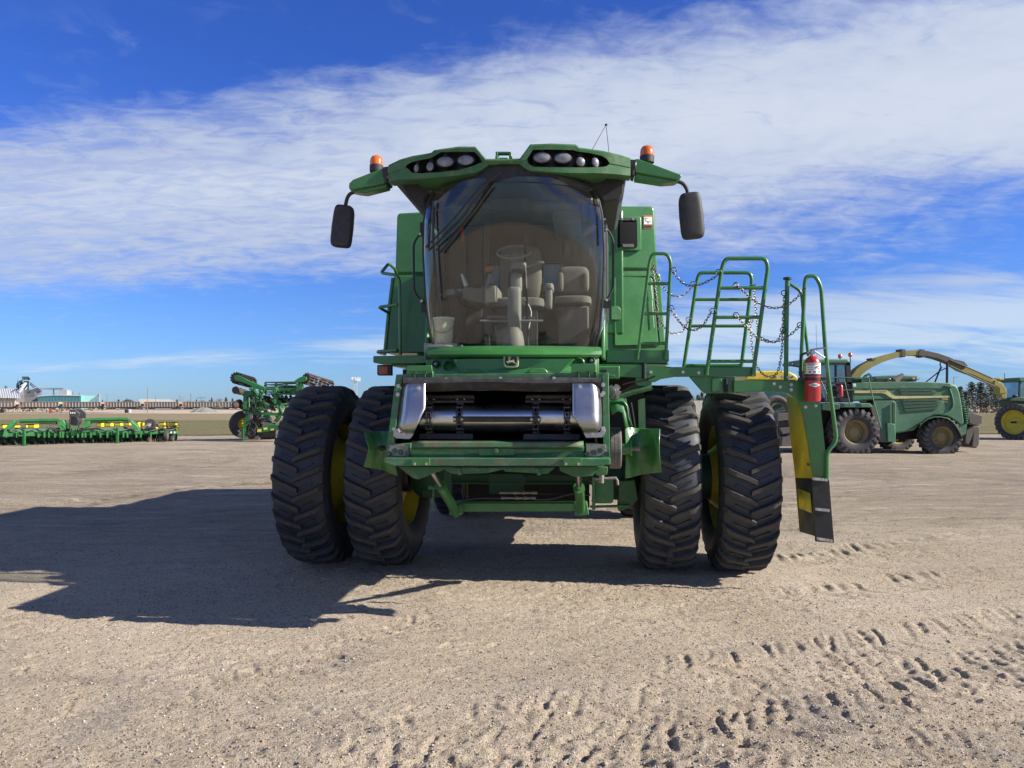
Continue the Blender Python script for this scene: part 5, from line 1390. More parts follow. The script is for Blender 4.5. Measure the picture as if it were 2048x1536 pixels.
chain([(1473,570),(1495,590),(1511,603),(1530,612),(1550,616),(1572,611),(1592,597),(1609,577)], F_-.02, F_-.04)
chain([(1473,632),(1492,652),(1508,670),(1525,680),(1545,684),(1565,679),(1585,666),(1600,650)], F_-.02, F_-.04)
chain([(1508,575),(1511,610),(1514,645),(1518,670),(1532,680),(1552,683),(1562,668),(1568,650),(1568,600),(1568,592)], B_, F_)
chain([(1500,641),(1503,680),(1506,710),(1516,736),(1532,752),(1550,750),(1558,735),(1564,700),(1566,650),(1568,600)], B_, F_)
for (px, py, yl) in ((1348,540,Rr),(1343,616,Rr),(1437,544,F_),(1425,622,F_),(1386,568,B_),(1377,639,B_),(1472,570,F_),(1472,630,F_),(1568,586,F_),(1566,660,F_),(1600,650,F_),(1509,574,B_),(1501,641,B_)): eye(px, py, yl)
chain([(1306,540),(1312,590),(1316,630),(1318,660)], PL+.9, PL+.95)
# ---------------- fire extinguisher, a thing strapped to the ladder plate
fe_l = L(1625.5, 803, PL-.17); fe = empty('fire_extinguisher', ML @ fe_l, YAW, 'red fire extinguisher with white label strapped beside the combine ladder', 'fire extinguisher')
s_ = (8.4+PL-.45)/F; H = (803-712)*s_; r_ = 15.3*s_
k = MB(); k.lathe([(0, .004), (r_*.9, 0), (r_, .012), (r_, H*.80), (r_*.96, H*.87), (r_*.82, H*.94), (r_*.5, H*.99), (r_*.28, H*1.01), (0, H*1.02)], (0,0,0), (0,0,1), 40); k.build('cylinder_body', M['red'], fe)
k = MB(); k.lathe([(r_+.0012, H*.605), (r_+.0012, H*.845)], (0,0,0), (0,0,1), 40); lb = k.build('label_band', M['decal_w'], fe)
k = MB()
def wrap(a0, a1, z0, z1, mi, off=.0022):
    n = 5; vs = []
    for i in range(n+1):
        a_ = R(a0 + (a1-a0)*i/n); vs += [((r_+off)*math.sin(a_), -(r_+off)*math.cos(a_), z0*H), ((r_+off)*math.sin(a_), -(r_+off)*math.cos(a_), z1*H)]
    k.add(vs, [(2*i, 2*i+2, 2*i+3, 2*i+1) for i in range(n)], mi)
wrap(-85, -62, .62, .835, 1)
for zz_ in (.79, .745, .70): wrap(-50, -12, zz_, zz_+.008, 0)
wrap(-55, 40, .812, .828, 0)
for a_ in (-42, -8, 30): wrap(a_, a_+16, .63, .66, 0)
for (a_, z_) in ((2, .72), (22, .75), (24, .70), (10, .735)): wrap(a_, a_+9, z_, z_+.03, 0)
for z_ in (.64, .71, .78): wrap(-80, -68, z_, z_+.025, 2)
k.build('label_print', [M['decal_k'], M['decal_y'], M['green']], lb)
k = MB(); k.lathe([(r_+.0015, H*.565), (r_+.0015, H*.59)], (0,0,0), (0,0,1), 40); k.build('red_band', M['dark'], fe).name = 'ring_band'
k = MB(); n_ = 8; tr_ = []
for (a_, z_) in ((-48, .355), (0, .405), (48, .355), (0, .305)):
    a_ = R(a_); tr_.append(((r_+.002)*math.sin(a_), -(r_+.002)*math.cos(a_), z_*H))
vs = []
for i in range(13):
    a_ = R(-46 + 92*i/12); hz = .05*(1-abs(i-6)/6); vs += [((r_+.0018)*math.sin(a_), -(r_+.0018)*math.cos(a_), (.36-hz)*H), ((r_+.0018)*math.sin(a_), -(r_+.0018)*math.cos(a_), (.36+hz)*H)]
k.add(vs, [(2*i, 2*i+2, 2*i+3, 2*i+1) for i in range(12)]); dm = k.build('diamond_mark', M['decal_w'], fe)
k = MB(); wrap(-28, 28, .350, .368, 0, .003); k.build('diamond_text_bar', M['decal_k'], dm)
k = MB(); k.lathe([(r_+.004, H*.46), (r_+.006, H*.465), (r_+.006, H*.52), (r_+.004, H*.525)], (0,0,0), (0,0,1), 36); k.box((-r_-.05, -.03, H*.46), (-r_+.01, .04, H*.53)); k.box((r_-.01, -.05, H*.46), (r_+.035, .01, H*.53)); k.box((-.05, r_, H*.3), (.05, r_+.03, H*.7)); k.build('strap', M['black'], fe)
k = MB(); k.cyl((0,0,H*1.0), (0,0,H*1.10), .017, 14); k.cyl((-.05,0,H*1.075), (0,0,H*1.075), .012, 10); k.cyl((0,-.03,H*1.08), (0,.02,H*1.08), .02, 14)
k.tube([(-.02,0,H*1.13), (.0,0,H*1.145), (.13,0,H*1.19)], .008, 6); k.tube([(.01,0,H*1.12), (.04,0,H*1.08), (.11,0,H*.965)], .008, 6)
k.build('valve', M['steel'], fe)
k = MB(); k.tube([(-.05,0,H*1.075), (-.085,0,H*1.04), (-.10,.0,H*.95), (-.10,.01,H*.7), (-.098,.01,H*.45)], .011, 8, smooth=5); k.build('hose', M['black'], fe)
# ============================================================ background machines, buildings, trees
def WP(pts, d): return [W(p[0], p[1], d) for p in pts]
def mk(name, px, py, label, cat, group=None, depth=None):
    g_ = G(px, py) if depth is None else Vector((W(px, py, depth).x, depth, 0))
    return empty(name, (g_.x, g_.y, 0), 0, label, cat, group)
def wprism(pts, d, th, mb=None, mi=0):
    mb = mb or MB(); mb.prism(WP(pts, d), (0, th, 0), mi); return mb
MM = {}
MM['far_green'] = mat('far_green_paint', (0.05, 0.155, 0.08), 0.5, dust=0.5, dustcol=(0.13, 0.19, 0.135), nscale=1.2)  # dust, with its tone raised to paint in a hazy, muted green
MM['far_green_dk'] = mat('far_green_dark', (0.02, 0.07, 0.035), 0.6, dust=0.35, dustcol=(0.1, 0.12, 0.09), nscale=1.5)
MM['far_yellow'] = mat('far_yellow_paint', (0.30, 0.26, 0.06), 0.55, dust=0.5, dustcol=(.22,.2,.12), nscale=1.5)
MM['far_tyre'] = mat('far_tyre', (0.045, 0.044, 0.045), 0.8, dust=0.6, dustcol=(0.13, 0.12, 0.11), nscale=3)
MM['far_lug'] = mat('far_lug', (0.09, 0.085, 0.08), 0.85, dust=0.6, dustcol=(0.22, 0.2, 0.18), nscale=3)
MM['far_rim'] = mat('far_rim', (0.27, 0.21, 0.09), 0.7, dust=0.6, dustcol=(0.2, 0.17, 0.13), nscale=4)
MM['bright_green'] = mat('bright_green_paint', (0.018, 0.14, 0.035), 0.4, dust=0.1, nscale=1.5)
MM['hopper'] = mat('yellow_hopper', (0.80, 0.62, 0.03), 0.45, dust=0.1)
MM['rusty'] = mat('rusty_steel', (0.07, 0.048, 0.042), 0.7, metal=0.2, dust=0.3)
MM['dirty'] = mat('muddy_steel', (0.11, 0.095, 0.085), 0.8, dust=0.6, dustcol=(0.2, 0.17, 0.14))
MM['corr'] = mat('galvanised_roof', (0.62, 0.62, 0.60), 0.5, metal=0.2)
MM['teal'] = mat('teal_cladding', (0.12, 0.34, 0.38), 0.6, var=.05)
MM['mint'] = mat('mint_wall', (0.50, 0.95, 0.85), 0.6, var=.04)
MM['cream'] = mat('cream_roof', (0.72, 0.70, 0.58), 0.6, var=.04)
MM['lgrey'] = mat('light_grey_wall', (0.42, 0.43, 0.45), 0.6, var=.06)
MM['dgrey'] = mat('dark_grey_wall', (0.16, 0.165, 0.18), 0.7)
MM['twr'] = mat('dark_green_steel', (0.07, 0.12, 0.12), 0.6)
MM['railcar'] = mat('railcar_side', (0.25, 0.22, 0.19), 0.8, rust=0, nscale=.6)
MM['railcar_tan'] = mat('railcar_side_tan', (0.34, 0.28, 0.22), 0.8, nscale=.6)
MM['railrib'] = mat('railcar_rib', (0.46, 0.41, 0.35), 0.8)
MM['wagon_or'] = mat('orange_panel', (0.60, 0.20, 0.06), 0.7)
MM['wagon_red'] = mat('red_panel', (0.38, 0.06, 0.05), 0.7)
MM['polewood'] = mat('weathered_pole', (0.20, 0.18, 0.17), 0.9)
MM['bark'] = mat('bark', (0.10, 0.075, 0.055), 0.9)
MM['needle'] = mat('pine_needles', (0.060, 0.075, 0.045), 0.9, var=.4, nscale=.5)
MM['needle2'] = mat('pine_needles_pale', (0.16, 0.155, 0.11), 0.9, var=.3, nscale=.5)
MM['twig'] = mat('bare_twigs', (0.22, 0.19, 0.17), 0.9)
MM['brush'] = mat('dry_brush', (0.26, 0.20, 0.14), 0.95, var=.3)

# ---- simple far wheel built round its own hub, axle along direction ax
def farwheel(name, c, r, wdt, ax, parent, rimfrac=.52, lugs=20, rimm=None, dish=.05, tm=None):
    ax = Vector(ax).normalized(); mb = MB(); h = wdt/2
    prof = [(r*rimfrac, -h*.85), (r*(rimfrac+.1), -h), (r*.78, -h*1.05), (r*.93, -h*.9), (r*.95, -h*.5), (r*.955, 0), (r*.95, h*.5), (r*.93, h*.9), (r*.78, h*1.05), (r*(rimfrac+.1), h), (r*rimfrac, h*.85)]
    mb.lathe(prof, c, ax, 48, 0)
    if lugs:
        e = ax.cross(Vector((0,0,1))).normalized(); g_ = ax.cross(e)
        for s in (-1, 1):
            for i in range(lugs):
                a0 = 2*PI*(i + (.5 if s > 0 else 0))/lugs; rings = []
                for (u, dr) in ((0, 0), (.6, 0), (1.0, .02), (1.08, .12)):
                    a_ = a0 + u*.28; ro = r*(1 - dr); ri = r*(.93 - dr*1.3)
                    def p(an, rr): return c + ax*(s*h*u) + (e*math.cos(an) + g_*math.sin(an))*rr
                    da = .075; rings.append([p(a_-da, ri), p(a_-da*.7, ro), p(a_+da*.7, ro), p(a_+da, ri)])
                mb.ring_loft(rings, 1)
    o = mb.build(name, [tm or MM['far_tyre'], MM['far_lug']], parent, 'W')
    m2 = MB(); rr = r*rimfrac
    for s in (-1, 1):
        m2.lathe([(rr*1.04, h*.86*s), (rr, h*.80*s), (rr*.86, h*.55*s), (rr*.80, h*.2*s), (rr*.45, (h*.2+dish)*s), (rr*.40, (h*.3+dish)*s), (0, (h*.32+dish)*s)], c, ax, 32)
    for i in range(8):
        a_ = 2*PI*i/8
        e = ax.cross(Vector((0,0,1))).normalized(); g_ = ax.cross(e)
        for s in (-1, 1): m2.bolt(c + ax*s*(h*.22+dish) + (e*math.cos(a_) + g_*math.sin(a_))*rr*.6, ax*s, .02*r/.8, .03)
    m2.build('rim', rimm or MM['far_rim'], o, 'W')
    return o
# ---------------- forage harvester on the right
D = 27.6
FHV = mk('forage_harvester', 1790, 910, 'dusty green forage harvester side-on with a long arched yellow spout', 'forage harvester')
body = [(1704,766),(1740,764.5),(1788,763.2),(1850,764),(1899,766),(1912,770),(1917,777),(1921,790),(1925,815),(1929,846),(1922,851),(1914,845),(1905,838),(1895,833),(1880,830.5),(1868,831),(1852,838),(1840,850),(1829,861),(1793,867),(1788,862),(1788,806),(1782,800),(1740,800),(1704,803)]
wprism(body, D, 2.7).build('body_panel', MM['far_green'], FHV, 'W', bevel=.05)
k = MB(); wprism([(1704,766),(1740,764.5),(1788,763.2),(1850,764),(1899,766),(1908,772),(1900,777.5),(1704,778)], D-.03, .05, k); k.build('top_panel', MM['far_green'], FHV, 'W', bevel=.02)
k = MB(); wprism([(1743,816),(1750,801),(1787,801),(1792,806),(1792,884),(1768,884.5),(1763,870)], D-.02, .6, k); k.build('side_door', MM['far_green'], FHV, 'W', bevel=.02)
k = MB(); wprism([(1786,806),(1790,806),(1790,860),(1786,860)], D-.1, .05, k, 0); k.build('dark_gap', MM['far_green_dk'], FHV, 'W')
k = MB(); wprism([(1774,846),(1790,848),(1792,884),(1776,884)], D-.12, .1, k); k.build('tool_box', MM['far_green'], FHV, 'W', bevel=.02)
k = MB(); wprism([(1640,806),(1740,806.5),(1746,815),(1640,815)], D-.1, .9, k); k.build('walkway', MM['far_green'], FHV, 'W', bevel=.02)
k = MB(); wprism([(1740,807),(1748,812),(1768,884),(1760,884)], D-.06, .1, k); k.build('fender_strut', MM['dirty'], FHV, 'W')
k = MB(); wprism([(1640,815),(1745,815),(1762,870),(1752,872),(1700,850),(1640,850)], D+.75, 1.2, k); wprism([(1700,850),(1860,850),(1900,862),(1860,878),(1700,880)], D+.8, 1.0, k); k.build('inner_chassis', M['dark'], FHV, 'W')
k = MB()
strp = [(1709,781),(1737,781),(1764,780),(1773,780.5),(1778,783),(1785,790),(1792,792),(1900,791.5),(1899.5,795),(1792,797.5),(1785,797),(1778,793),(1770,787.5),(1762,786),(1709,786)]
wprism(strp, D-.035, .03, k); k.build('yellow_stripe', mat('stripe_yellow', (.52,.47,.20), .5, dust=.3), FHV, 'W')
k = MB()
for (x0, x1, y0, sk) in ((1797,1868,779,0),(1800,1872,785,0),(1803,1878,799,-1),(1804,1879,805.5,-2),(1806,1879,812,-3),(1808,1876,819,-4.5)):
    wprism([(x0,y0+0),(x0+3,y0-.6),(x1-3,y0+sk-.6),(x1,y0+sk+1.5),(x1-2,y0+sk+3.6),(x0+4,y0+4)], D-.04, .03, k)
k.build('louvre', MM['far_green_dk'], FHV, 'W')
k = MB(); k.tube(WP([(1899,778),(1903,790),(1906,805),(1905,814),(1901,819)], D-.02), .04, 8, smooth=4); k.build('body_crease', MM['far_green'], FHV, 'W')
k = MB(); k.sq(W(1895, 773, D-.02), (.17, .05, .045), .8, .8); k.build('scoop', MM['far_green_dk'], FHV, 'W')
def wtext(s, px, py, d, hpx, m, parent, name, stretch=1.0):
    c = W(px, py, d); sz = hpx*d/F/0.72
    vs, fs = text_verts(s, sz)
    mb = MB(); mb.add([(c.x + v.x*stretch, c.y, c.z + v.y) for v in vs], fs); return mb.build(name, m, parent, 'W')
wtext('JOHN DEERE', 1756.5, 783.2, D-.045, 3.3, M['decal_k'], FHV, 'side_lettering', 1.25)
wtext('7980', 1889.5, 797.8+.9, D-.045, 3.6, M['decal_y'], FHV, 'model_number', 1.25)
wtext('ProDrive', 1889.5, 803.6, D-.045, 2.2, M['decal_y'], FHV, 'model_number', 1.0)
k = MB(); wprism([(1706,767),(1712,767),(1712,773),(1706,773)], D-.035, .02, k); k.build('round_decal', M['decal_w'], FHV, 'W')
k = MB()
pts = [(1895,834),(1880,832),(1866,834),(1856,839)]
rr_ = [[W(x, y, D-.25), W(x, y, D+.5)] for (x, y) in ((1838,856),(1846,845),(1856,838),(1868,834),(1882,834),(1896,837),(1907,845),(1917,860),(1925,877))]
k.ring_loft(rr_, 0, closed=False); k.build('rear_mudguard', MM['far_green'], FHV, 'W', solid=.03)
fw = W(1705, 867.5, D+.35)
farwheel('front_wheel', W(1704.5, 864, D+.30), .865, .72, (0, -1, 0), FHV, .50, 22)
farwheel('front_wheel', W(1704.5, 864, D+.30) + Vector((0, 2.4, 0)), .865, .72, (0, -1, 0), FHV, .50, 22)
farwheel('rear_wheel', W(1878.5, 873.5, D+.25), .715, .55, (0, -1, 0), FHV, .53, 22)
farwheel('rear_wheel', W(1878.5, 873.5, D+.25) + Vector((-.35, 2.5, 0)), .715, .55, (0.15, -1, 0), FHV, .53, 22)
# cab
k = MB()
wprism([(1600,724),(1606,719),(1694,718),(1700,721),(1701,726),(1602,728)], D-.0, 1.9, k); k.build('cab_roof', MM['far_green'], FHV, 'W', bevel=.04)
k = MB()
for pts in ([(1692,727),(1701,726),(1706,804),(1696,804)], [(1604,728),(1610,728),(1612,804),(1605,804)], [(1655,727),(1658,727),(1660,804),(1656,804)], [(1672,727),(1674,727),(1674,765),(1672,765)], [(1640,764),(1705,764),(1706,768),(1640,768)], [(1604,796),(1706,796),(1706,805),(1604,805)], [(1604,726),(1701,726),(1701,730),(1604,730)]):
    wprism(pts, D+.02, .08, k); wprism(pts, D+1.7, .08, k)
wprism([(1672,766),(1705,766),(1706,804),(1674,804)], D+.05, .03, k)
k.build('cab_frame', M['black'], FHV, 'W')
k = MB(); wprism([(1604,728),(1701,727),(1705,800),(1606,802)], D+.09, .01, k); wprism([(1604,728),(1701,727),(1705,800),(1606,802)], D+1.69, .01, k); k.build('cab_glass', M['glass_far'], FHV, 'W')
k = MB(); k.sq(W(1668,775,D+.9), (.28,.3,.08), .4, .5); k.sq(W(1680,760,D+.9), (.08,.3,.4), .4, .5); k.build('cab_seat', M['grey_dk'], FHV, 'W')
for (px, py, b) in ((1680, 711.5, 720), (1700.5, 708.5, 726)):
    k = MB(); k.cyl(W(px, b, D+.3), W(px, py+4, D+.3), .02, 8); k.lathe([(.05, 0), (.06, .02), (.03, .03)], W(px, py+5, D+.3), (0,0,1), 12); st_o = k.build('beacon', M['black'], FHV, 'W')
    k = MB(); k.lathe([(.055, 0), (.075, .02), (.07, .10), (.04, .135), (0, .14)], W(px, py+4.3, D+.3), (0,0,1), 16); k.build('beacon_lens', M['amber'], st_o, 'W')
k = MB(); k.tube(WP([(1602,735),(1590,732),(1583,728)], D), .03, 6); k.sq(W(1592,731,D), (.13,.05,.05), .5, .5); k.build('cab_mirror', M['black'], FHV, 'W')
k = MB(); k.cyl(W(1632,650,D+1), W(1634,720,D+1), .006, 4); k.build('whip_antenna', M['dark'], FHV, 'W')
# handrails on the side
k = MB()
k.tube(WP([(1640,755),(1737,755)], D-.15), .018, 6); k.tube(WP([(1640,780),(1741,780)], D-.15), .015, 6); k.tube(WP([(1737,755),(1744,790),(1762,856)], D-.2), .02, 6)
k.tube(WP([(1688,757),(1700,810)], D-.15), .018, 6); k.tube(WP([(1640,757),(1662,807)], D-.15), .02, 6); k.tube(WP([(1651,780),(1653,806)], D-.15), .02, 6)
k.build('handrail', MM['far_green'], FHV, 'W')
k = MB(); wprism([(1644,808),(1680,808),(1680,818),(1660,822),(1644,820)], D-.3, .3, k); k.build('step_box', MM['far_green_dk'], FHV, 'W', bevel=.02)
k = MB(); k.lathe([(.07, 0), (.07, .35), (.03, .42), (0, .43)], W(1682, 793, D-.2), (0,0,1), 14); k.build('small_extinguisher', M['red'], FHV, 'W')
# spout: arched box section
cl_ = [(1701,768,16),(1706,755,19),(1714,744,19),(1724,736,18),(1740,727,16),(1757,720,14),(1775,714,13),(1795,709,12),(1812,706.5,12),(1830,706,12.5),(1850,708,12),(1870,712.5,12),(1890,719.5,12),(1905,726.5,11.5)]
def boxspout(cl, d0, d1, m, name, hw=.2):
    n = len(cl); rings = []
    for i, (px, py, th) in enumerate(cl):
        a_ = cl[max(0, i-1)]; b_ = cl[min(n-1, i+1)]
        tx, ty = b_[0]-a_[0], b_[1]-a_[1]; L_ = math.hypot(tx, ty); nx, ny = -ty/L_, tx/L_
        d = d0 + (d1-d0)*i/(n-1)
        th *= .84; up = W(px - nx*th/2, py - ny*th/2, d); dn = W(px + nx*th/2, py + ny*th/2, d)
        rings.append([up + Vector((0,-hw,0)), dn + Vector((0,-hw,0)), dn + Vector((0,hw,0)), up + Vector((0,hw,0))])
    return MB().ring_loft(rings, 0).build(name, m, FHV, 'W', sharp=50, bevel=.01)
boxspout(cl_, D+1.3, D+1.3, MM['far_yellow'], 'spout')
boxspout([(1832,706.5,12.8),(1850,708,12.4),(1870,712.5,12.4),(1890,719.5,12.4),(1905,726.5,12),(1924,735,11)], D+1.29, D+1.29, MM['dirty'], 'spout_liner', .215)
boxspout([(1898,725,10),(1920,737,14),(1945,747,10),(1965,756,10),(1985,764,10),(1998,772,12)], D+1.3, D+1.3, MM['far_yellow'], 'spout_extension', .17)
k = MB(); k.tube([W(1900,720,D+1.05), W(1940,737,D+1.05), W(1985,757,D+1.05)], .025, 6); k.tube([W(1900,732,D+1.05), W(1960,760,D+1.05), W(1990,773,D+1.05)], .03, 6); k.build('spout_ram', MM['dirty'], FHV, 'W')
k = MB(); wprism([(1990,760),(2005,766),(2013,778),(2015,786),(2000,788),(1999,776),(1988,770)], D+1.1, .4, k); wprism([(1990,757),(2001,755),(2003,760),(1994,763)], D+1.15, .3, k); wprism([(1997,758),(2008,757),(2009,760),(1999,761)], D+1.1, .35, k); wprism([(2002,783),(2014,784),(2013,798),(2004,796)], D+1.12, .35, k); k.build('spout_flap', MM['far_yellow'], FHV, 'W', bevel=.02)
k = MB()
for x, y in ((1747,718),(1807,700),(1846,700.5)): wprism([(x-4,y-2),(x+4,y-1),(x+4,y+14 if x > 1800 else y+2),(x-2,y+13 if x > 1800 else y+3)], D+1.08, .45, k)
wprism([(1911,719),(1928,723),(1936,732),(1924,728),(1911,725)], D+1.1, .4, k); k.build('spout_collar', MM['dirty'], FHV, 'W')
k = MB(); k.lathe([(.28, 0), (.34, .05), (.34, .25), (.28, .3)], W(1709, 772, D+1.3), (0,0,1), 24)
for a_ in (0, 1, 2): k.tube(WP([(1722+a_*3,765),(1728+a_*4,752-a_*2),(1738+a_*2,750),(1742,758),(1738,766)], D+.9), .02, 6, smooth=4)
k.build('spout_base', MM['far_green_dk'], FHV, 'W')
k = MB(); k.tube(WP([(1894,766),(1894.5,726)], D+1.0), .045, 8); k.tube(WP([(1870,764),(1881,737),(1883,734)], D+.9), .03, 6); k.tube(WP([(1852,764),(1881,741),(1896,735)], D+1.1), .022, 6); k.tube(WP([(1883,737),(1880,728),(1882,724),(1893,724)], D+1.0), .025, 6); k.build('spout_rest', M['dark'], FHV, 'W')
k = MB(); wprism([(1916,846),(1934,846),(1934,818),(1940,816),(1939,830),(1934,852),(1932,868),(1920,875)], D+.1, 1.6, k); k.build('rear_frame', MM['far_green'], FHV, 'W', bevel=.02)
k = MB(); wprism([(1937,824),(1966,831),(1965,846),(1955,853),(1938,846)], D+.3, 1.6, k); wprism([(1940,820),(1955,827),(1937,831)], D+.6, 1.0, k); wprism([(1942,852),(1960,853),(1959,888),(1953,897),(1944,893),(1946,870),(1938,890),(1930,886),(1932,860)], D+.5, 1.0, k); k.build('rear_weights', MM['dirty'], FHV, 'W', bevel=.03)
k = MB()
for i in range(14): k.sq(W(1921.5 + i*.75, 786 + i*4.6, D+.1), (.045, .10, .025), .5, .5)
k.build('rear_comb', MM['far_green'], FHV, 'W')
# crop intake, dirty, at the far left of it
k = MB(); wprism([(1556,826),(1600,818),(1640,812),(1640,890),(1560,892),(1553,860)], D+.2, 1.8, k); k.build('intake_housing', MM['dirty'], FHV, 'W', bevel=.05)
k = MB()
for r_, x0 in ((34, 1552), (25, 1556)): k.tube([W(x0 + r_*math.cos(a_)*.9, 828 - r_*math.sin(a_)*1.2 + 8, D+.1) for a_ in [PI*.05 + PI*.75*i/12 for i in range(13)]], .09 if r_ > 30 else .05, 8)
k.tube([W(1566 + 14*math.cos(a_), 856 - 22*math.sin(a_), D) for a_ in [PI*.0 + 2*PI*i/20 for i in range(20)]], .05, 6, closed=True)
wprism([(1556,826),(1592,824),(1590,838),(1556,842)], D-.1, .3, k); wprism([(1560,856),(1596,852),(1598,862),(1566,868)], D-.1, .3, k); wprism([(1565,874),(1598,870),(1598,892),(1564,893)], D-.1, .5, k)
k.build('feed_roller', MM['dirty'], FHV, 'W')
k = MB(); k.tube([W(1560 + 38*math.cos(a_), 848 - 52*math.sin(a_), D+.6) for a_ in [PI*.1 + PI*.6*i/12 for i in range(13)]], .08, 8); k.build('intake_hood', MM['far_yellow'], FHV, 'W')

# ---------------- a yellow roofed machine and a green roofed one parked behind it
D2 = 34.0
YM = mk('parked_combine', 1545, 890, 'machine with a yellow roof mostly hidden behind the ladder', 'combine harvester', depth=D2+1)
k = MB(); wprism([(1490,760),(1494,752),(1504,745),(1522,742),(1560,741.5),(1580,744),(1592,750),(1598,760)], D2, 2.0, k); k.build('roof', mat('yellow_roof', (.70,.50,.05), .4), YM, 'W', bevel=.05)
k = MB()
for px in (1551, 1579, 1585): k.sq(W(px, 753, D2-.03), (.08, .05, .05), .8, .8)
k.build('roof_lamp', M['lens'], YM, 'W')
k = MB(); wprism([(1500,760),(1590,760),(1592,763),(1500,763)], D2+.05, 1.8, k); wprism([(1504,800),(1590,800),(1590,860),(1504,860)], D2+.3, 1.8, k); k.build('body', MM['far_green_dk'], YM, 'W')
k = MB(); wprism([(1503,763),(1588,763),(1590,800),(1501,800)], D2+.08, 1.7, k); k.build('cab_glass', M['glass_far'], YM, 'W')
farwheel('wheel', Vector((W(1520,880,D2).x, D2+.9, .8)), .8, .6, (1, .1, 0), YM, .5, 18); farwheel('wheel', Vector((W(1575,880,D2).x, D2+.9, .8)), .8, .6, (1, .1, 0), YM, .5, 18)
k = MB(); k.cyl(W(1558,722,D2), W(1564,745,D2), .01, 4); k.build('whip_antenna', M['dark'], YM, 'W')
GM = mk('parked_combine', 1795, 880, 'green roofed cab with round work lamps showing above the forage harvester body', 'combine harvester', depth=D2+1.5)
k = MB(); wprism([(1749,753),(1770,751),(1800,750.5),(1836,751),(1841,755),(1838,760),(1749,762)], D2+.5, 2.2, k); k.build('roof', MM['far_green'], GM, 'W', bevel=.04)
k = MB(); wprism([(1752,757),(1835,757),(1832,763),(1752,764)], D2+.45, .2, k); k.build('lamp_bar', M['black'], GM, 'W')
k = MB()
for px, py in ((1778,759),(1825.5,757.5),(1833,757.5)): k.sq(W(px, py, D2+.38), (.085, .05, .06), .8, .8)
k.build('roof_lamp', M['lens'], GM, 'W')
k = MB(); k.tube(WP([(1788,762),(1806,749)], D2+.2), [.18, .07], 10); k.build('unloading_auger', MM['dirty'], GM, 'W')
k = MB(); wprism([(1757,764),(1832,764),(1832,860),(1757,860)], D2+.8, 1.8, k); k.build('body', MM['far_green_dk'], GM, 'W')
farwheel('wheel', Vector((W(1765,880,D2).x, D2+1.5, .8)), .8, .6, (1, .1, 0), GM, .5, 18); farwheel('wheel', Vector((W(1825,880,D2).x, D2+1.5, .8)), .8, .6, (1, .1, 0), GM, .5, 18)

# ---------------- tractor cut off by the right edge
DT = 38.7
TR = mk('tractor', 2045, 881.5, 'green tractor with a bright yellow wheel, cut off at the right edge', 'tractor')
hub = W(2032, 844.5, DT); farwheel('front_wheel', hub, .945, .5, (-.86, -.5, 0), TR, .64, 22, M['yellow'], -.05)
farwheel('rear_wheel', W(2110, 830, DT+1.2), 1.05, .6, (-.86, -.5, 0), TR, .6, 20, M['yellow'], 0)
k = MB(); k.cyl(hub, hub + Vector((-.35, -.2, 0)), .05, 10); k.build('axle_stub', M['dark'], TR, 'W')
k = MB(); wprism([(2017,802),(2024,797),(2040,794),(2062,797),(2062,806),(2046,803)], DT-.2, .8, k); k.build('mudguard', MM['far_green_dk'], TR, 'W', bevel=.03)
k = MB(); wprism([(2037,759),(2040,755),(2120,752),(2122,762),(2044,764)], DT, 1.8, k); k.build('cab_roof', MM['far_green'], TR, 'W', bevel=.04)
k = MB(); wprism([(2041,764),(2115,762),(2118,800),(2040,800)], DT+.1, 1.6, k); k.build('cab_glass', M['glass_far'], TR, 'W')
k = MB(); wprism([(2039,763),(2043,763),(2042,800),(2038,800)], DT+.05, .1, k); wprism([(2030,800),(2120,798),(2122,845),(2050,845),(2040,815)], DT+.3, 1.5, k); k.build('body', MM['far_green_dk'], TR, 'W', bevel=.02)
k = MB(); k.sq(W(2030,792,DT), (.12,.08,.07), .6, .6); k.tube(WP([(2030,796),(2040,800)], DT), .03, 6); k.build('cab_mirror', M['black'], TR, 'W')

# ---------------- row planter on the left
PLN = empty('row_planter', (G(150, 893).x, G(150, 893).y, 0), 0, 'long green row planter with yellow seed hoppers lying across the yard at left', 'planter')
def pd(px): return 32.6 + (px+10)/370*4.3      # distance along the toolbar
def WQ(px, py, off=0): return W(px, py, pd(px)+off)
def qprism(pts, off, th, mb, mi=0): return mb.prism([WQ(p[0], p[1], off) for p in pts], (0, th, 0), mi)
k = MB(); qprism([(-12,864),(180,862),(352,862),(356,863),(356,868),(180,870.5),(-12,874)], .15, .18, k); qprism([(-12,873),(180,869.5),(300,868),(300,872),(180,874),(-12,878)], .5, .2, k); k.build('toolbar', MM['bright_green'], PLN, 'W', bevel=.02)
k = MB(); qprism([(30,855),(60,856),(100,857),(140,858),(170,858.5),(230,856),(280,857),(280,862),(30,863)], .35, .15, k); k.build('rear_bar', MM['far_green_dk'], PLN, 'W')
ru = None
units = []
for i in range(19):
    px = -6 + i*19.3
    if px > 345: break
    units.append(px)
MM['unit'] = mat('row_unit_paint', (0.010, 0.035, 0.018), 0.6, dust=.3, dustcol=(.07,.07,.05), nscale=3)
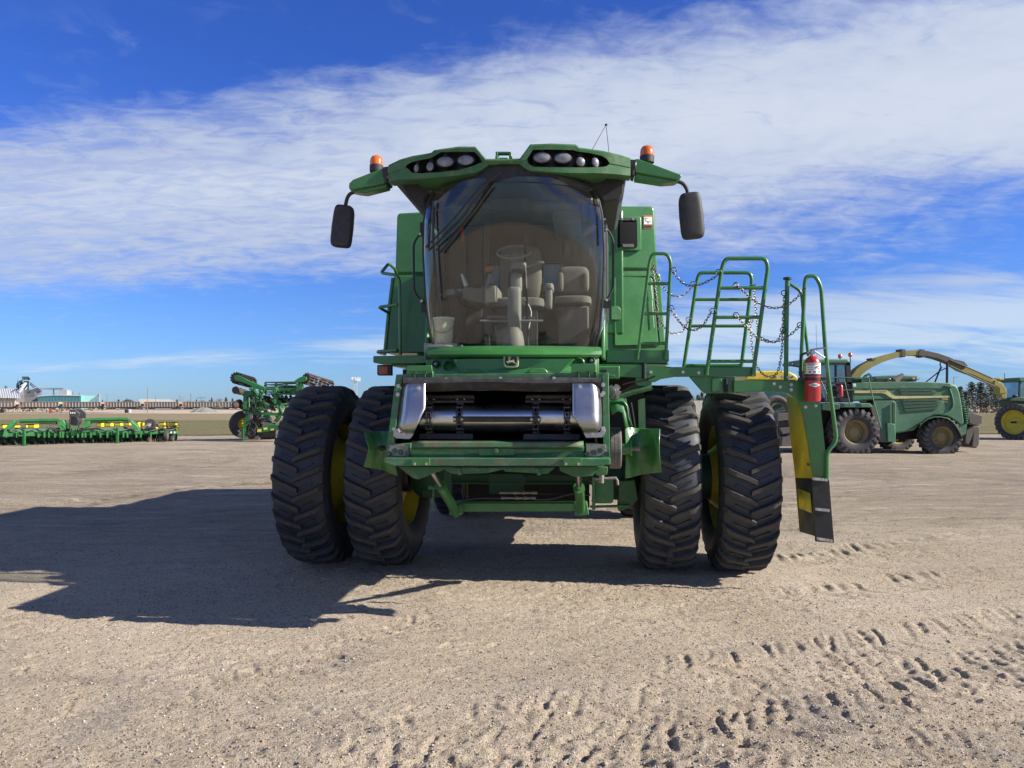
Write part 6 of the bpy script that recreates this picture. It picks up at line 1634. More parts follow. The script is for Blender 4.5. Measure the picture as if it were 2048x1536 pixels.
def unit_mesh():
    s_ = MB(); s_.box((-.13, -.1, .30), (.13, .25, .62), 0); s_.box((-.10, -.25, .16), (.10, .12, .42), 0)
    for x in (-.07, .07): s_.lathe([(0, -.012), (.20, -.012), (.21, 0), (.20, .012), (0, .012)], (x, -.02, .20), (1, (.12 if x < 0 else -.12), 0), 20, 0)
    for x in (-.13, .13): s_.lathe([(0, -.035), (.18, -.035), (.2, 0), (.18, .035), (0, .035)], (x, .2, .20), (1, 0, 0), 18, 0)
    s_.prism([(-.15, -.05, .5), (-.06, -.05, .5), (.12, .1, .08), (.06, .1, .06)], (0, .03, 0), 0)
    return s_
um = unit_mesh()
for i, px in enumerate(units):
    g_ = Vector((W(px, 880, pd(px)+.55).x, pd(px)+.55, 0))
    if ru is None: ru = um.build('row_unit', MM['unit'], PLN); o = ru
    else: o = ru.copy(); COL.objects.link(o)
    o.parent = PLN; o.location = g_ - PLN.location
# yellow hoppers that show
for (x0, x1, y0, y1) in ((2,10,850,857),(27,33,851,856),(50,55,850,856),(56,75,849,856),(193,207,846,854),(211,226,846,853),(230,245,846,852),(250,262,845,851),(272,279,844,856),(283,288,845,852),(318,332,845,851),(337,352,845,851),(325,332,853,858),(339,347,853,860),(350,353,852,861),(307,315,853,858)):
    k = MB(); a = WQ(x0, y0, .75); b = WQ(x1, y1, .75); k.box((a.x, a.y, b.z), (b.x, a.y+.35, a.z)); h_ = k.build('seed_hopper', MM['hopper'], PLN, 'W', bevel=.03)
    k = MB(); k.box((a.x-.01, a.y-.01, a.z), (b.x+.01, a.y+.36, a.z+.025)); k.build('hopper_lid', M['black'], h_, 'W')
def wing(pts_arm, pts_bar):
    k = MB(); qprism(pts_arm, .0, .18, k); k.build('wing_arm', MM['bright_green'], PLN, 'W', bevel=.02)
    k = MB(); k.tube([WQ(*p, .05) for p in pts_bar], .09, 4); k.build('link_bar', MM['bright_green'], PLN, 'W')
wing([(4,874),(8,858),(14,851),(26,840),(31,843),(24,853),(16,860),(15,874)], [(39,842.5),(80,841.5),(118,841)])
wing([(113,841),(127,840),(133,852),(131,858),(120,860),(116,850)], [(122,850),(128,855)])
wing([(163,854),(166,846),(172,839),(180,840),(178,853),(166,858)], [(170,840.5),(205,839.5),(247,838.5)])
wing([(256,839),(261,838),(266,844),(275,852),(280,862),(279,868),(268,868),(268,858)], [(247,840),(256,839)])
k = MB(); qprism([(-8,858),(36,860),(60,857),(92,857),(120,855),(150,858),(150,864),(-8,868)], .25, .1, k); qprism([(160,856),(180,858),(246,853),(268,860),(268,864),(160,866)], .25, .1, k); k.build('wing_frame', MM['far_green'], PLN, 'W')
k = MB()
for pts in ([(78,844),(112,845),(112,849),(78,848)], [(170,843),(213,842),(213,845),(170,847)]): qprism(pts, .05, .12, k)
k.build('fold_cylinder', M['black'], PLN, 'W', bevel=.02)
k = MB()
for i in range(11):
    px = 10 + i*31; k.tube([WQ(px, 858, .1), WQ(px+10, 861+1.5*math.sin(i), -.05), WQ(px+22, 860, .05), WQ(px+33, 857, .1)], .03, 6, smooth=3)
for (a, b) in (((92,855),(115,862)), ((98,854),(120,861)), ((155,860),(195,856)), ((158,862),(200,857))): k.tube([WQ(*a, -.05), WQ(*b, -.1)], .025, 6)
k.build('hose_bundle', M['black'], PLN, 'W')
for px in (11, 32, 75, 87, 96, 108, 119, 124, 133, 143, 154, 163, 169, 180, 199, 213, 232, 245, 253, 271, 280, 300):
    k = MB(); qprism([(px,863),(px+2.2,863),(px+2.5,875),(px+.3,875.5)], .02, .06, k); k.build('bar_bracket', MM['bright_green'], PLN, 'W')
for (x, y0, y1) in ((48.5, 859, 897), (235, 855, 893)):
    k = MB(); a = WQ(x, y0, -.15); k.box((a.x-.05, a.y-.05, max(0, WQ(x, y1, -.15).z)), (a.x+.05, a.y+.05, a.z)); k.box((a.x-.10, a.y-.1, -.01), (a.x+.10, a.y+.1, .02)); k.build('parking_stand', MM['bright_green'], PLN, 'W', bevel=.006)
k = MB(); qprism([(138,820),(150,818.5),(160,826),(160,837),(151,836),(138,834)], -.1, .5, k); fan = k.build('fan_box', M['black'], PLN, 'W', bevel=.03)
k = MB()
for px in (141, 145, 149): k.sq(WQ(px, 826, -.14), (.03, .02, .035), .8, .8)
k.build('socket', M['decal_w'], fan, 'W')
k = MB(); k.lathe([(0, 0), (.2, 0), (.22, .06), (.22, .3), (0, .32)], WQ(147, 842, -.1), (0, 1, 0), 24); k.tube([WQ(141,834,-.1), WQ(139,848,-.1), WQ(142,862,0)], .03, 6); k.tube([WQ(155,840,-.1), WQ(157,850,-.1), WQ(158,865,0)], .04, 6); k.build('blower', M['black_text'], PLN, 'W')
k = MB()
for a_ in range(5): k.tube([WQ(142+a_*3, 850, -.1), WQ(141+a_*4, 860, -.15), WQ(144+a_*2, 872-a_, 0)], .018, 5)
k.build('hose_tail', MM['bright_green'], PLN, 'W')
farwheel('transport_wheel', WQ(300.5, 849, .8), .29, .2, (.25, -1, 0), PLN, .3, 0, M['white'])
farwheel('gauge_wheel', WQ(332.5, 870, -.15), .29, .16, (1, .25, 0), PLN, .4, 0)
farwheel('gauge_wheel', WQ(345, 878, .1), .17, .1, (1, .2, 0), PLN, .4, 0)
k = MB(); k.tube([WQ(285,858,0), WQ(296,848,.2), WQ(303,846,.3)], .035, 6); k.sq(WQ(316, 851, .4), (.08,.05,.09), .7, .7); k.build('marker_arm', MM['dirty'], PLN, 'W')
k = MB(); qprism([(284,863),(304,863.5),(304,866),(284,866)], .14, .01, k, 0)
for x in (286, 292, 298, 341, 348): qprism([(x,863),(x+2,863),(x+2,866.5),(x,866.5)], .125, .02, k, 1)
k.build('toolbar_decal', [M['decal_y'], M['decal_w']], PLN, 'W')
k = MB(); 
for i in range(26): 
    x = 296+random.uniform(0,34); k.tube([WQ(x, 888+random.uniform(-2,1), -.1), WQ(x+random.uniform(-6,6), 876+random.uniform(-5,5), -.1), WQ(x+random.uniform(-8,8), 884, .1)], .008, 4)
k.build('trash_roots', MM['brush'], PLN, 'W')
k = MB(); k.tube([WQ(262,889.5,-.3), WQ(300,891,-.4), WQ(318,888,-.3)], .05, 6, smooth=4)
k.build('drag_chain', MM['dirty'], PLN, 'W')

# ---------------- folded tillage implement
D3 = 36.5
TL = mk('tillage_implement', 540, 880, 'bright green folded tillage implement with raised rollers behind the left tyres', 'tillage implement')
def T(px, py, off=0): return W(px, py, D3+off)
def tp(pts, off, th, mb): return mb.prism([T(p[0], p[1], off) for p in pts], (0, th, 0))
bg_ = MM['bright_green']
farwheel('transport_wheel', T(487.5, 848.5, 1.4), .72, .42, (.6, -1, 0), TL, .42, 0, M['yellow'])
farwheel('transport_wheel', T(507, 852, 2.2), .70, .42, (.3, -1, 0), TL, .42, 0, M['yellow'])
farwheel('transport_wheel', T(532, 858, 2.6), .62, .5, (1, .35, 0), TL, .45, 16, M['yellow'])
farwheel('transport_wheel', T(538, 862, .4), .42, .62, (1, .25, 0), TL, .5, 0, M['yellow'])
k = MB(); tp([(514,857),(540,849),(560,850.5),(578,851),(600,850),(600,858),(560,859),(545,862),(514,867)], -.2, .35, k); k.build('drawbar', bg_, TL, 'W', bevel=.02)
k = MB()
for (a, b, c, d) in ((514.5,859,522,864),(527,855.5,534,860),(541,858,547,861)): tp([(a,b),(c,b-.8),(c,d-.8),(a,d)], -.22, .02, k)
k.build('yellow_decal', M['decal_y'], TL, 'W')
k = MB(); tp([(492,829),(500,828),(495,850),(489,853),(485,851)], .3, .2, k); tp([(486,849),(491,848),(491,874),(487,874)], -.1, .1, k); k.cyl(T(487,856,-.15), T(486.5,889,-.15), .035, 8); k.cyl(T(486.5,889,-.15), T(486.5,890,-.15), .12, 12); k.build('jack_stand', bg_, TL, 'W')
k = MB()
for i in range(10):
    a0 = random.uniform(0, 6); cx, cy = 502+random.uniform(-4,6), 860+random.uniform(-6,6)
    k.tube([T(cx + (7+i*.5)*math.cos(a0 + 2*PI*j/16)*.8, cy + (9+i*.7)*math.sin(a0 + 2*PI*j/16), -.1+i*.02) for j in range(16)], .02, 5, closed=True)
for i in range(5): k.tube([T(496+i*2, 828, 0), T(498+i*1.5, 838, -.1), T(500-i, 850, -.1)], .02, 5, smooth=3)
k.build('hose_coil', M['black'], TL, 'W')
# left upright frame
k = MB(); tp([(485,819),(487,783),(493,781),(504,783),(508,787),(499,790),(493,795),(492,818)], .2, .35, k); k.build('wing_frame', bg_, TL, 'W', bevel=.015)
k = MB()
for pts in ([(499,786),(503,786),(504,822),(500,822)], [(505,782),(509,782),(512,824),(508,824)], [(517,776),(520,776),(523,822),(519,822)], [(526,792),(529,792),(532,826),(528,826)], [(486,817),(505,821),(505,825),(484,822)], [(490,823),(572,826),(572,832),(490,829)], [(547,774),(551,774),(554,806),(550,806)], [(556,801),(560,801),(561,828),(557,828)], [(530,826),(538,826),(538,842),(530,842)]): tp(pts, random.uniform(.3, .9), .2, k)
for (a, b, r_) in (((500,776),(516,792),.07), ((505,764),(515,802),.06), ((513,774),(530,780),.06), ((508,788),(526,818),.05), ((520,803),(538,811),.09), ((551,843),(560,832),.09), ((500,800),(518,812),.05), ((536,806),(516,826),.05), ((530,776),(520,800),.05), ((545,800),(556,815),.06), ((548,783),(550,806),.06), ((505,828),(520,816),.05), ((560,815),(566,830),.06), ((524,808),(530,824),.05)):
    k.tube([T(*a, .35), T(*b, .35)], r_, 8)
k.build('fold_linkage', bg_, TL, 'W')
k = MB()
for (a, b, r_) in (((506,790),(512,818),.04),((515,795),(508,823),.035),((527,800),(535,824),.04),((532,810),(545,822),.035),((512,806),(534,800),.03),((541,812),(560,806),.04)): k.tube([T(*a, .2), T(*b, .2)], r_, 6)
k.build('hydraulic_line', M['black'], TL, 'W')
rq = random.Random(11)
for nm, mm, cnt, rr0 in (('linkage_rod', bg_, 26, .045), ('hose_run', M['black'], 18, .022), ('shank', M['dark'], 14, .05)):
    k = MB()
    for i in range(cnt):
        x = rq.uniform(498, 578); y = rq.uniform(782, 830); o_ = rq.uniform(.3, 1.6); an = rq.choice((rq.uniform(-.4, .4), rq.uniform(1.1, 2.0), rq.uniform(.5, 1.1))); ln = rq.uniform(7, 22)
        k.tube([T(x, y, o_), T(x+ln*math.cos(an), min(834, y+ln*math.sin(an)), o_+rq.uniform(-.3, .3))], rr0*rq.uniform(.6, 1.3), 6)
    k.build(nm, mm, TL, 'W')
k = MB(); tp([(467,755),(468,751),(474,750),(492,758),(499,762),(512,767),(531,775),(528,780),(512,778),(498,770),(476,762),(469,760)], .0, .2, k); k.build('roller_arm', bg_, TL, 'W', bevel=.02)
k = MB(); tp([(588.5,762),(597,756),(606,752),(613,754),(614,760),(608,764),(592,765)], .0, .2, k); tp([(596,764),(604,764),(606,776),(598,788),(592,786)], .1, .2, k); k.build('roller_arm', bg_, TL, 'W', bevel=.02)
def basket(p0, p1, r_, off0, off1, nb=10, m=None):
    a, b = T(*p0, off0), T(*p1, off1); ax = (b-a).normalized(); e = ax.cross(Vector((0,0,1))).normalized(); g_ = ax.cross(e)
    k = MB()
    for i in range(nb):
        t0 = 2*PI*i/nb; q0 = a + (e*math.cos(t0) + g_*math.sin(t0))*r_; q1 = b + (e*math.cos(t0+.5) + g_*math.sin(t0+.5))*r_
        k.tube([q0, q1], .03, 5)
    nd = max(2, int((b-a).length/.45))
    for j in range(nd+1):
        c = a.lerp(b, j/nd); k.lathe([(r_*.35, -.012), (r_*.9, -.012), (r_*.9, .012), (r_*.35, .012)], c, ax, 16)
        for i in range(nb):
            t0 = 2*PI*(i+.3)/nb; d_ = e*math.cos(t0) + g_*math.sin(t0); k.tube([c + d_*r_*.85, c + d_*r_*1.12], [.05, .01], 5)
    return k.build('roller_basket', m or MM['rusty'], TL, 'W')
basket((472, 756), (503, 765), .27, .3, 2.2, 12, M['dark']); basket((612, 757), (660, 772), .27, .2, 1.5, 12)
basket((531, 769.5), (594, 769.5), .14, 1.8, 1.8, 6, MM['far_green_dk']); basket((531, 784), (594, 784), .12, 1.6, 1.6, 6, MM['far_green_dk'])
k = MB(); tp([(530,776),(596,776),(596,781),(530,781)], 1.4, .15, k); tp([(581,778),(592,778),(594,788),(581,786)], .8, .3, k); tp([(545,781),(553,774),(556,784),(551,789)], .6, .2, k); tp([(536,787),(595,787),(595,789.5),(536,789.5)], 1.2, .12, k); tp([(528,801),(582,800),(584,806),(528,807)], 1.4, .12, k); k.build('cross_tube', MM['bright_green'], TL, 'W')
for i, px in enumerate((527, 536.5, 556, 563, 571, 580)):
    k = MB(); k.tube([T(px, 791, 1.2), T(px+5, 800, 1.2)], .07, 6); k.box(T(px+2, 806, 1.2) - Vector((.1, .05, 0)), T(px+6, 796, 1.2) + Vector((.08, .05, 0))); k.build('tine', M['dark'], TL, 'W')
for (px, py, r_, o_) in ((472,780.5,.20,.3),(480,782.5,.19,.7),(488,785,.18,1.1),(476,757,.0,.0),(471,810,.20,.2),(478,806,.2,.8)):
    if r_ <= 0: continue
    k = MB(); cpt = T(px, py, o_); n_ = 16
    rg = [(r_*(1 if i % 2 else .86)) for i in range(n_*2)]
    ax = Vector((.55, -1, .15)).normalized(); e = ax.cross(Vector((0,0,1))).normalized(); g_ = ax.cross(e)
    ringa = [cpt + (e*math.cos(PI*i/n_) + g_*math.sin(PI*i/n_))*rg[i] for i in range(n_*2)]
    k.ring_loft([ringa, [cpt + (p-cpt)*.55 + ax*.07 for p in ringa], [cpt + (p-cpt)*.1 + ax*.08 for p in ringa]], 0); k.build('disc_blade', MM['rusty'], TL, 'W', solid=.01)
k = MB(); k.tube([T(470,778,.3), T(492,790,1.4)], .05, 6); k.tube([T(470,808,.3), T(488,818,.4)], .09, 6); k.build('disc_shaft', M['dark'], TL, 'W')

# ---------------- railway coal wagons
DR = 302.0
wag = None
def wagon(px0, px1, sidem, endm, label, last=False):
    x0, x1 = W(px0, 800, DR).x, W(px1, 800, DR).x; ln = x1-x0
    r_ = empty('rail_wagon', (x0 + ln/2, DR, 0), 0, label, 'rail wagon', 'coal wagons of the train'); r_.scale = (1, 1, .8)
    k = MB(); k.prism([(-ln/2, 0, 3.9), (ln/2, 0, 3.9), (ln/2, 0, 1.9), (ln/2-1.4, 0, 1.35), (-ln/2+1.4, 0, 1.35), (-ln/2, 0, 1.9)], (0, 3.0, 0)); bd = k.build('wagon_body', sidem, r_)
    n = 12
    k = MB()
    for i in range(n+1):
        x = -ln/2 + .15 + (ln-.3)*i/n; k.box((x-.10, -.12, 1.45 if 1 < i < n-1 else 1.9), (x+.10, -.002, 3.85))
    k.box((-ln/2, -.15, 3.84), (ln/2, -.001, 4.0)); k.build('side_rib', MM['railrib'], bd)
    if endm: k = MB(); k.box((-ln/2+.25, -.06, 2.6), (-ln/2+1.7, -.003, 3.7)); k.build('end_panel', endm, bd)
    k = MB(); k.box((-ln/2-.4, .5, .95), (ln/2+.4, 2.5, 1.3)); k.box((-ln/2+2.6, .0, .75), (ln/2-2.6, .3, 1.3)); k.build('underframe', M['dark'], r_)
    k = MB()
    for s in (-1, 1):
        k = MB(); c = s*(ln/2-1.7); k.box((c-1.1, .2, .45), (c+1.1, .5, .85))
        for dx_ in (-.9, .9): k.lathe([(0, 0), (.46, 0), (.46, .3), (.1, .32), (.1, 2.2), (.46, 2.22), (.46, 2.5), (0, 2.5)], (c+dx_, .25, .46), (0, 1, 0), 14)
        k.build('bogie', M['dark'], r_)
    return r_
wl = [(-52, 30, 'tan', None, 'tan coal wagon cut off by the left edge of the photo'), (38.5, 118, 'tan', 'red', 'tan coal wagon with a red end panel, in front of the grain elevator'),
      (125.5, 202, 'br', 'or', 'brown coal wagon with an orange end, in front of the teal warehouse'), (209, 281, 'br', 'or', 'brown coal wagon with an orange end, in front of the small house'),
      (288, 358, 'br', 'or', 'brown coal wagon with an orange end, in front of the long cream shed'), (364.7, 437, 'br', 'or', 'brown coal wagon with an orange end, behind the grey gravel heap'),
      (438, 512, 'br', None, 'plain brown coal wagon partly behind the raised disc blades'), (518, 590, 'br', None, 'brown coal wagon seen through the tillage implement frame'), (596, 668, 'br', None, 'brown coal wagon right of the tillage frame, half behind the tyre'), (674, 746, 'br', None, 'brown coal wagon behind the gap between the left dual tyres')]
for (a, b, s, e, lb) in wl: wagon(a, b, MM['railcar_tan' if s == 'tan' else 'railcar'], {'or': MM['wagon_or'], 'red': MM['wagon_red'], None: None}[e], lb)
tag(MB().box((-260, DR-1.5, -.2), (30, DR+5, .35)).build('railway_ballast', mat('ballast', (.30,.26,.22), .95)), 'stone ballast bed under the train', 'track', kind='structure')

# ---------------- buildings beyond the line
def bld(name, label, px, d=360.0, cat='building'): return empty(name, (W(px, 800, d).x, d, 0), 0, label, cat)
def bp(pts, d, th, m, par, name, **kw):
    xm = W(max(p[0] for p in pts), 800, d).x       # buildings stand square to the line of sight
    return MB().prism([W(x, y, d) if y < 811 else Vector((W(x, 811, d).x, d, 0)) for (x, y) in pts], (xm/d*th, th, 0)).build(name, m, par, 'W', **kw)
B1 = bld('storage_shed', 'grey storage shed with a ribbed pale metal roof at the far left', 15)
bp([(-40,794),(33,795),(33,820),(-40,820)], 345, 30, MM['dgrey'], B1, 'wall')
k = MB()
a0, a1, b0, b1 = W(-60, 776, 362), W(34, 777, 362), W(-60, 795, 343), W(40, 796, 343)
k.add([b0, b1, a1, a0], [(0,1,2,3)]); 
for i in range(22):
    t_ = i/21; k.tube([b0.lerp(b1, t_), a0.lerp(a1, t_)], .22, 4)
k.build('roof', MM['corr'], B1, 'W')
k = MB()
for i in range(16): k.box(W(-6+i*2.4, 808, 344.5), W(-5+i*2.4, 797, 344.5) + Vector((0, .4, 0)))
k.build('wall_post', MM['corr'], B1, 'W')
k = MB(); k.sq(W(12, 774, 362), (.5,.5,.6), .7, .7); k.build('roof_vent', MM['twr'], B1, 'W')
B2 = bld('grain_elevator', 'dark green grain elevator tower with pale conveyor pipes beside white buildings', 50)
bp([(47,762),(58,762),(58,800),(47,800)], 368, 5, MM['twr'], B2, 'tower'); bp([(44,753),(57,753),(58,758),(47,759),(44,757)], 366, 7, MM['twr'], B2, 'tower_head')
bp([(57,754),(61,757),(59,760),(55,760)], 366, 4, MM['twr'], B2, 'head_platform')
k = MB()
for (px, pr, y0, y1) in ((35.5, 2.6, 768, 780), (43, 3.2, 766.5, 778)): 
    c = W(px, y1, 370); k.lathe([(0, 0), (pr*370/F, 0), (pr*370/F, (y1-y0)*370/F), (.2, (y1-y0)*370/F+.8), (0, (y1-y0)*370/F+.9)], c, (0,0,1), 20)
k.build('steel_bin', MM['twr'], B2, 'W')
k = MB()
for (a, b) in (((52,766),(30,789)), ((53,767),(36,791)), ((51,765),(42,772)), ((50,770),(38,784)), ((54,775),(46,785)), ((46,783),(32,799)), ((36,788),(48,800))): k.tube([W(*a, 360), W(*b, 352)], .24, 6)
k.build('grain_pipe', MM['lgrey'], B2, 'W')
k = MB()
for (a, b) in (((60,765),(73,775)), ((38,763),(46,760)), ((35,768),(47,759)), ((36,760),(36,770)), ((60,768),(68,776)), ((73,775),(83,778))): k.tube([W(*a, 366), W(*b, 364)], .22, 5)
k.build('spout_pipe', MM['twr'], B2, 'W')
bp([(81,776),(127,776),(127,779),(81,779)], 372, 1.5, MM['lgrey'], B2, 'conveyor_bridge')
k = MB()
for i in range(16): x = 83+i*2.8; k.tube([W(x, 779, 371.8), W(x+1.4, 775.5, 371.8)], .12, 4)
k.tube([W(108, 779, 372), W(108.5, 792, 372)], .2, 5); k.tube([W(106.5, 779, 372), W(106.5, 792, 372)], .15, 5); k.build('bridge_truss', MM['dgrey'], B2, 'W')
B3 = bld('white_mill', 'white gabled mill building beside the elevator tower', 70)
bp([(48,783),(68,778),(76,774.5),(84,781),(83.5,800),(83,815),(48,815)], 364, 12, MM['lgrey'], B3, 'wall'); bp([(48,783),(76,773.5),(84.5,781),(84.5,782),(76,775),(48,784)], 363.5, 13, M['white'], B3, 'roof')
bp([(48,780),(69,779),(69,793),(48,793)], 352, 8, MM['dgrey'], B3, 'dark_annex'); bp([(77,783),(80,783),(80,785),(77,785)], 363.8, .3, MM['dgrey'], B3, 'window'); bp([(57,783),(61,783),(61,785),(57,785)], 351.8, .3, M['decal_k'], B3, 'window')
bp([(33,793),(40,786),(48,780),(49,815),(33,815)], 350, 8, MM['lgrey'], B3, 'leaning_wall')
B4 = bld('teal_warehouse', 'low teal metal warehouse with a shallow pitched roof behind the wagons', 115)
bp([(75,793),(105,790.5),(162,791.5),(162,816),(75,816)], 350, 25, MM['teal'], B4, 'wall'); bp([(74.5,792),(105,789.3),(162.5,790.5),(162.5,791.8),(105,790.7),(74.5,793.4)], 349.5, 26, M['white'], B4, 'roof')
k = MB()
for i in range(30): x = 77+i*2.9; k.box(W(x, 806, 349.7), W(x+.5, 793, 349.7) + Vector((0, .25, 0)))
k.build('cladding_rib', MM['teal'], B4, 'W')
bp([(119,779.5),(134,779.5),(134,791),(119,791)], 365, 8, MM['lgrey'], B4, 'roof_tower'); bp([(134,779.5),(143,780),(143,791),(134,791)], 366, 8, M['white'], B4, 'roof_hut')
bp([(145,783),(146,783),(146,791),(145,791)], 360, 1, MM['dgrey'], B4, 'chimney').name = 'vent_pipe'
bp([(158,785),(159,785),(159,791),(158,791)], 360, 1, MM['dgrey'], B4, 'vent_pipe')
B5 = bld('mint_building', 'pale mint flat roofed building right of the teal warehouse', 182)
bp([(162.8,791),(198,791.5),(198,816),(162.8,816)], 351, 20, MM['mint'], B5, 'wall'); bp([(198,788.5),(201.5,788.5),(201.5,816),(198,816)], 350, 22, M['white'], B5, 'end_wall'); bp([(195,789),(198,789),(198,791.5),(195,791.5)], 352, 2, MM['dgrey'], B5, 'roof_unit')
B6 = bld('small_house', 'small house with a low grey gable roof above the wagons', 255, 380)
bp([(240,805),(243,803),(253,800),(262,801),(272,805.5),(272,815),(240,815)], 380, 9, MM['dgrey'], B6, 'wall'); bp([(240,805.6),(253,799.5),(262,800.5),(273,806),(273,805),(262,799.2),(253,798.3),(239.5,804.6)], 379.5, 10, MM['polewood'], B6, 'roof'); bp([(252.5,796.5),(254.5,796.5),(254.5,799.5),(252.5,799.5)], 381, 1, MM['polewood'], B6, 'chimney')
B7 = bld('cream_shed', 'long low shed with a bright cream roof behind the wagons', 315, 370)
bp([(278.5,798),(340,798.3),(355,805),(279,805)], 370, 12, MM['cream'], B7, 'roof'); bp([(279,805),(365,804),(375,806),(375,816),(279,816)], 369, 14, MM['lgrey'], B7, 'wall')
B8 = bld('white_truck', 'white truck parked at the far left edge beyond the field', 0, 190, 'truck')
g_ = G(0, 827).y
bp([(-16,811),(-2,810.5),(3,811.5),(6,816),(9,819),(9,827),(-16,827)], 178, 2.4, M['white'], B8, 'truck_body', bevel=.1)
for px in (-10, 4): 
    c = Vector((W(px, 811, 178).x, 177.9, .5)); MB().cyl(c, c + Vector((0, .4, 0)), .5, 18).build('wheel', MM['far_tyre'], B8, 'W')
for (a, b, y0, y1, d_) in ((98, 104, 821.5, 826.5, 190), (119, 128, 825, 828, 180)):
    e_ = empty('red_implement', (W(a, 811, d_).x, d_, 0), 0, 'small red box lying on the far verge nearer the elevator' if a < 110 else 'low red box lying on the far verge nearer the planter fan', 'crate')
    k = MB(); p_, q_ = W(a, y1, d_), W(b, y0, d_); k.box((p_.x, d_, max(0, p_.z)), (q_.x, d_+1, q_.z)); k.box((p_.x+.1, d_-.1, q_.z), (p_.x+.3, d_+.2, q_.z+.2)); k.build('box', MM['wagon_red'], e_, 'W', bevel=.05)
for (a, cc, lb) in ((253, M['dark'], 'small dark bin standing on the pale verge'), (259, MM['lgrey'], 'small pale bin standing beside the dark bin')):
    c = Vector((W(a, 811, 180).x, 180, 0)); o = MB().lathe([(0, 0), (.35, 0), (.38, .05), (.38, .75), (.3, .8), (0, .8)], (0,0,0), (0,0,1), 14).build('barrel', cc, None, loc=c); tag(o, lb, 'barrel')
k = MB(); n_ = 28
gp = Vector((W(409, 811, 195).x, 195, 0)); rr_ = []
for (r_, z) in ((3.6, -.1), (2.6, .45), (1.5, .95), (.5, 1.25), (.05, 1.3)): rr_.append([Vector((r_*math.cos(2*PI*j/n_)*(1+.12*math.sin(j*1.7)), r_*.8*math.sin(2*PI*j/n_)*(1+.1*math.cos(j*2.3)), z + .06*math.sin(j*3.1))) for j in range(n_)])
k.ring_loft(rr_, 0); tag(k.build('gravel_heap', mat('grey_gravel', (.22,.215,.20), .95, bump=.05, bscale=3), None, loc=gp), 'grey heap of gravel in front of the wagons', 'gravel heap')

# ---------------- poles and mast
def pole(px, ytop, d, label, arms=(), r=.14, name='utility_pole', m='polewood', lamp=False):
    x = W(px, 800, d).x; zt = W(px, ytop, d).z
    e_ = empty(name, (x, d, 0), 0, label, name.replace('_', ' '))
    MB().cyl((0,0,0), (0,0,zt), r, 8, 0, r*.7).build('shaft', MM[m], e_)
    for i, (dz_a, w_) in enumerate(arms):
        k = MB(); k.box((-w_, -.08, zt-dz_a-.1), (w_, .08, zt-dz_a+.1))
        for q in (-.9, -.45, .45, .9): k.cyl((q*w_, 0, zt-dz_a+.1), (q*w_, 0, zt-dz_a+.35), .06, 6)
        k.build('cross_arm', MM[m], e_)
    if lamp: MB().tube([(0,0,zt-.2), (.5,0,zt), (1.1,0,zt+.0)], .06, 6).build('lamp_arm', MM[m], e_)
    return e_
pole(295, 775, 180, 'tall slim pole standing nearest, in front of the cream shed', r=.10, lamp=False)
pole(214, 787, 330, 'thin pole between the mint building and the small house')
pole(311, 790, 340, 'thin pole rising behind the cream shed roof')
pole(358.8, 789.5, 340, 'left of the close pair of poles right of the cream shed'); pole(361.6, 790, 345, 'right of the close pair of poles right of the cream shed')
pole(365.8, 794, 340, 'short pole with a lamp arm beside the close pair of poles', lamp=True)
pole(382, 787.5, 320, 'thick pole standing alone above the coal wagon near the gravel heap', r=.25)
pole(402.9, 793, 350, 'pole with two cross arms above the coal wagon near the gravel heap', ((.6, 2.2), (2.2, 1.4)))
pole(1973.5, 766.5, 205, 'pole with two cross arms standing among the pines', ((.3, .9), (1.6, .8)), r=.10)
pole(2010, 746, 215, 'tall pole behind the end of the yellow spout', ((6.3, 3.5),), r=.14)
pole(1908, 754, 190, 'street lamp pole with a bent arm above the forage harvester body', (), r=.08, lamp=True)
cm = empty('cell_tower', (W(711.5, 800, 500).x, 500, 0), 0, 'distant lattice mast with a ring of antennas between the left dual tyres', 'mast')
k = MB(); zt = W(711, 756, 500).z
for (sx_, sy_) in ((-1,-1),(1,-1),(0,1)): k.tube([(sx_*1.6, sy_*1.6, 0), (sx_*.7, sy_*.7, zt)], .16, 5)
for i in range(12):
    z0, z1 = zt*i/12, zt*(i+1)/12; w0, w1 = 1.6-.9*i/12, 1.6-.9*(i+1)/12
    k.tube([(-w0, -w0, z0), (w1, -w1, z1)], .08, 4); k.tube([(w0, -w0, z0), (-w1, -w1, z1)], .08, 4)
k.build('lattice', MM['lgrey'], cm)
k = MB(); k.lathe([(1.2, 0), (2.6, 0), (2.6, .3), (1.2, .3)], (0,0,zt-1.5), (0,0,1), 16)
for i in range(9): a_ = 2*PI*i/9; k.box((2.7*math.cos(a_)-.2, 2.7*math.sin(a_)-.2, zt-2.2), (2.7*math.cos(a_)+.2, 2.7*math.sin(a_)+.2, zt+.6))
k.build('antenna_panel', M['white'], cm)
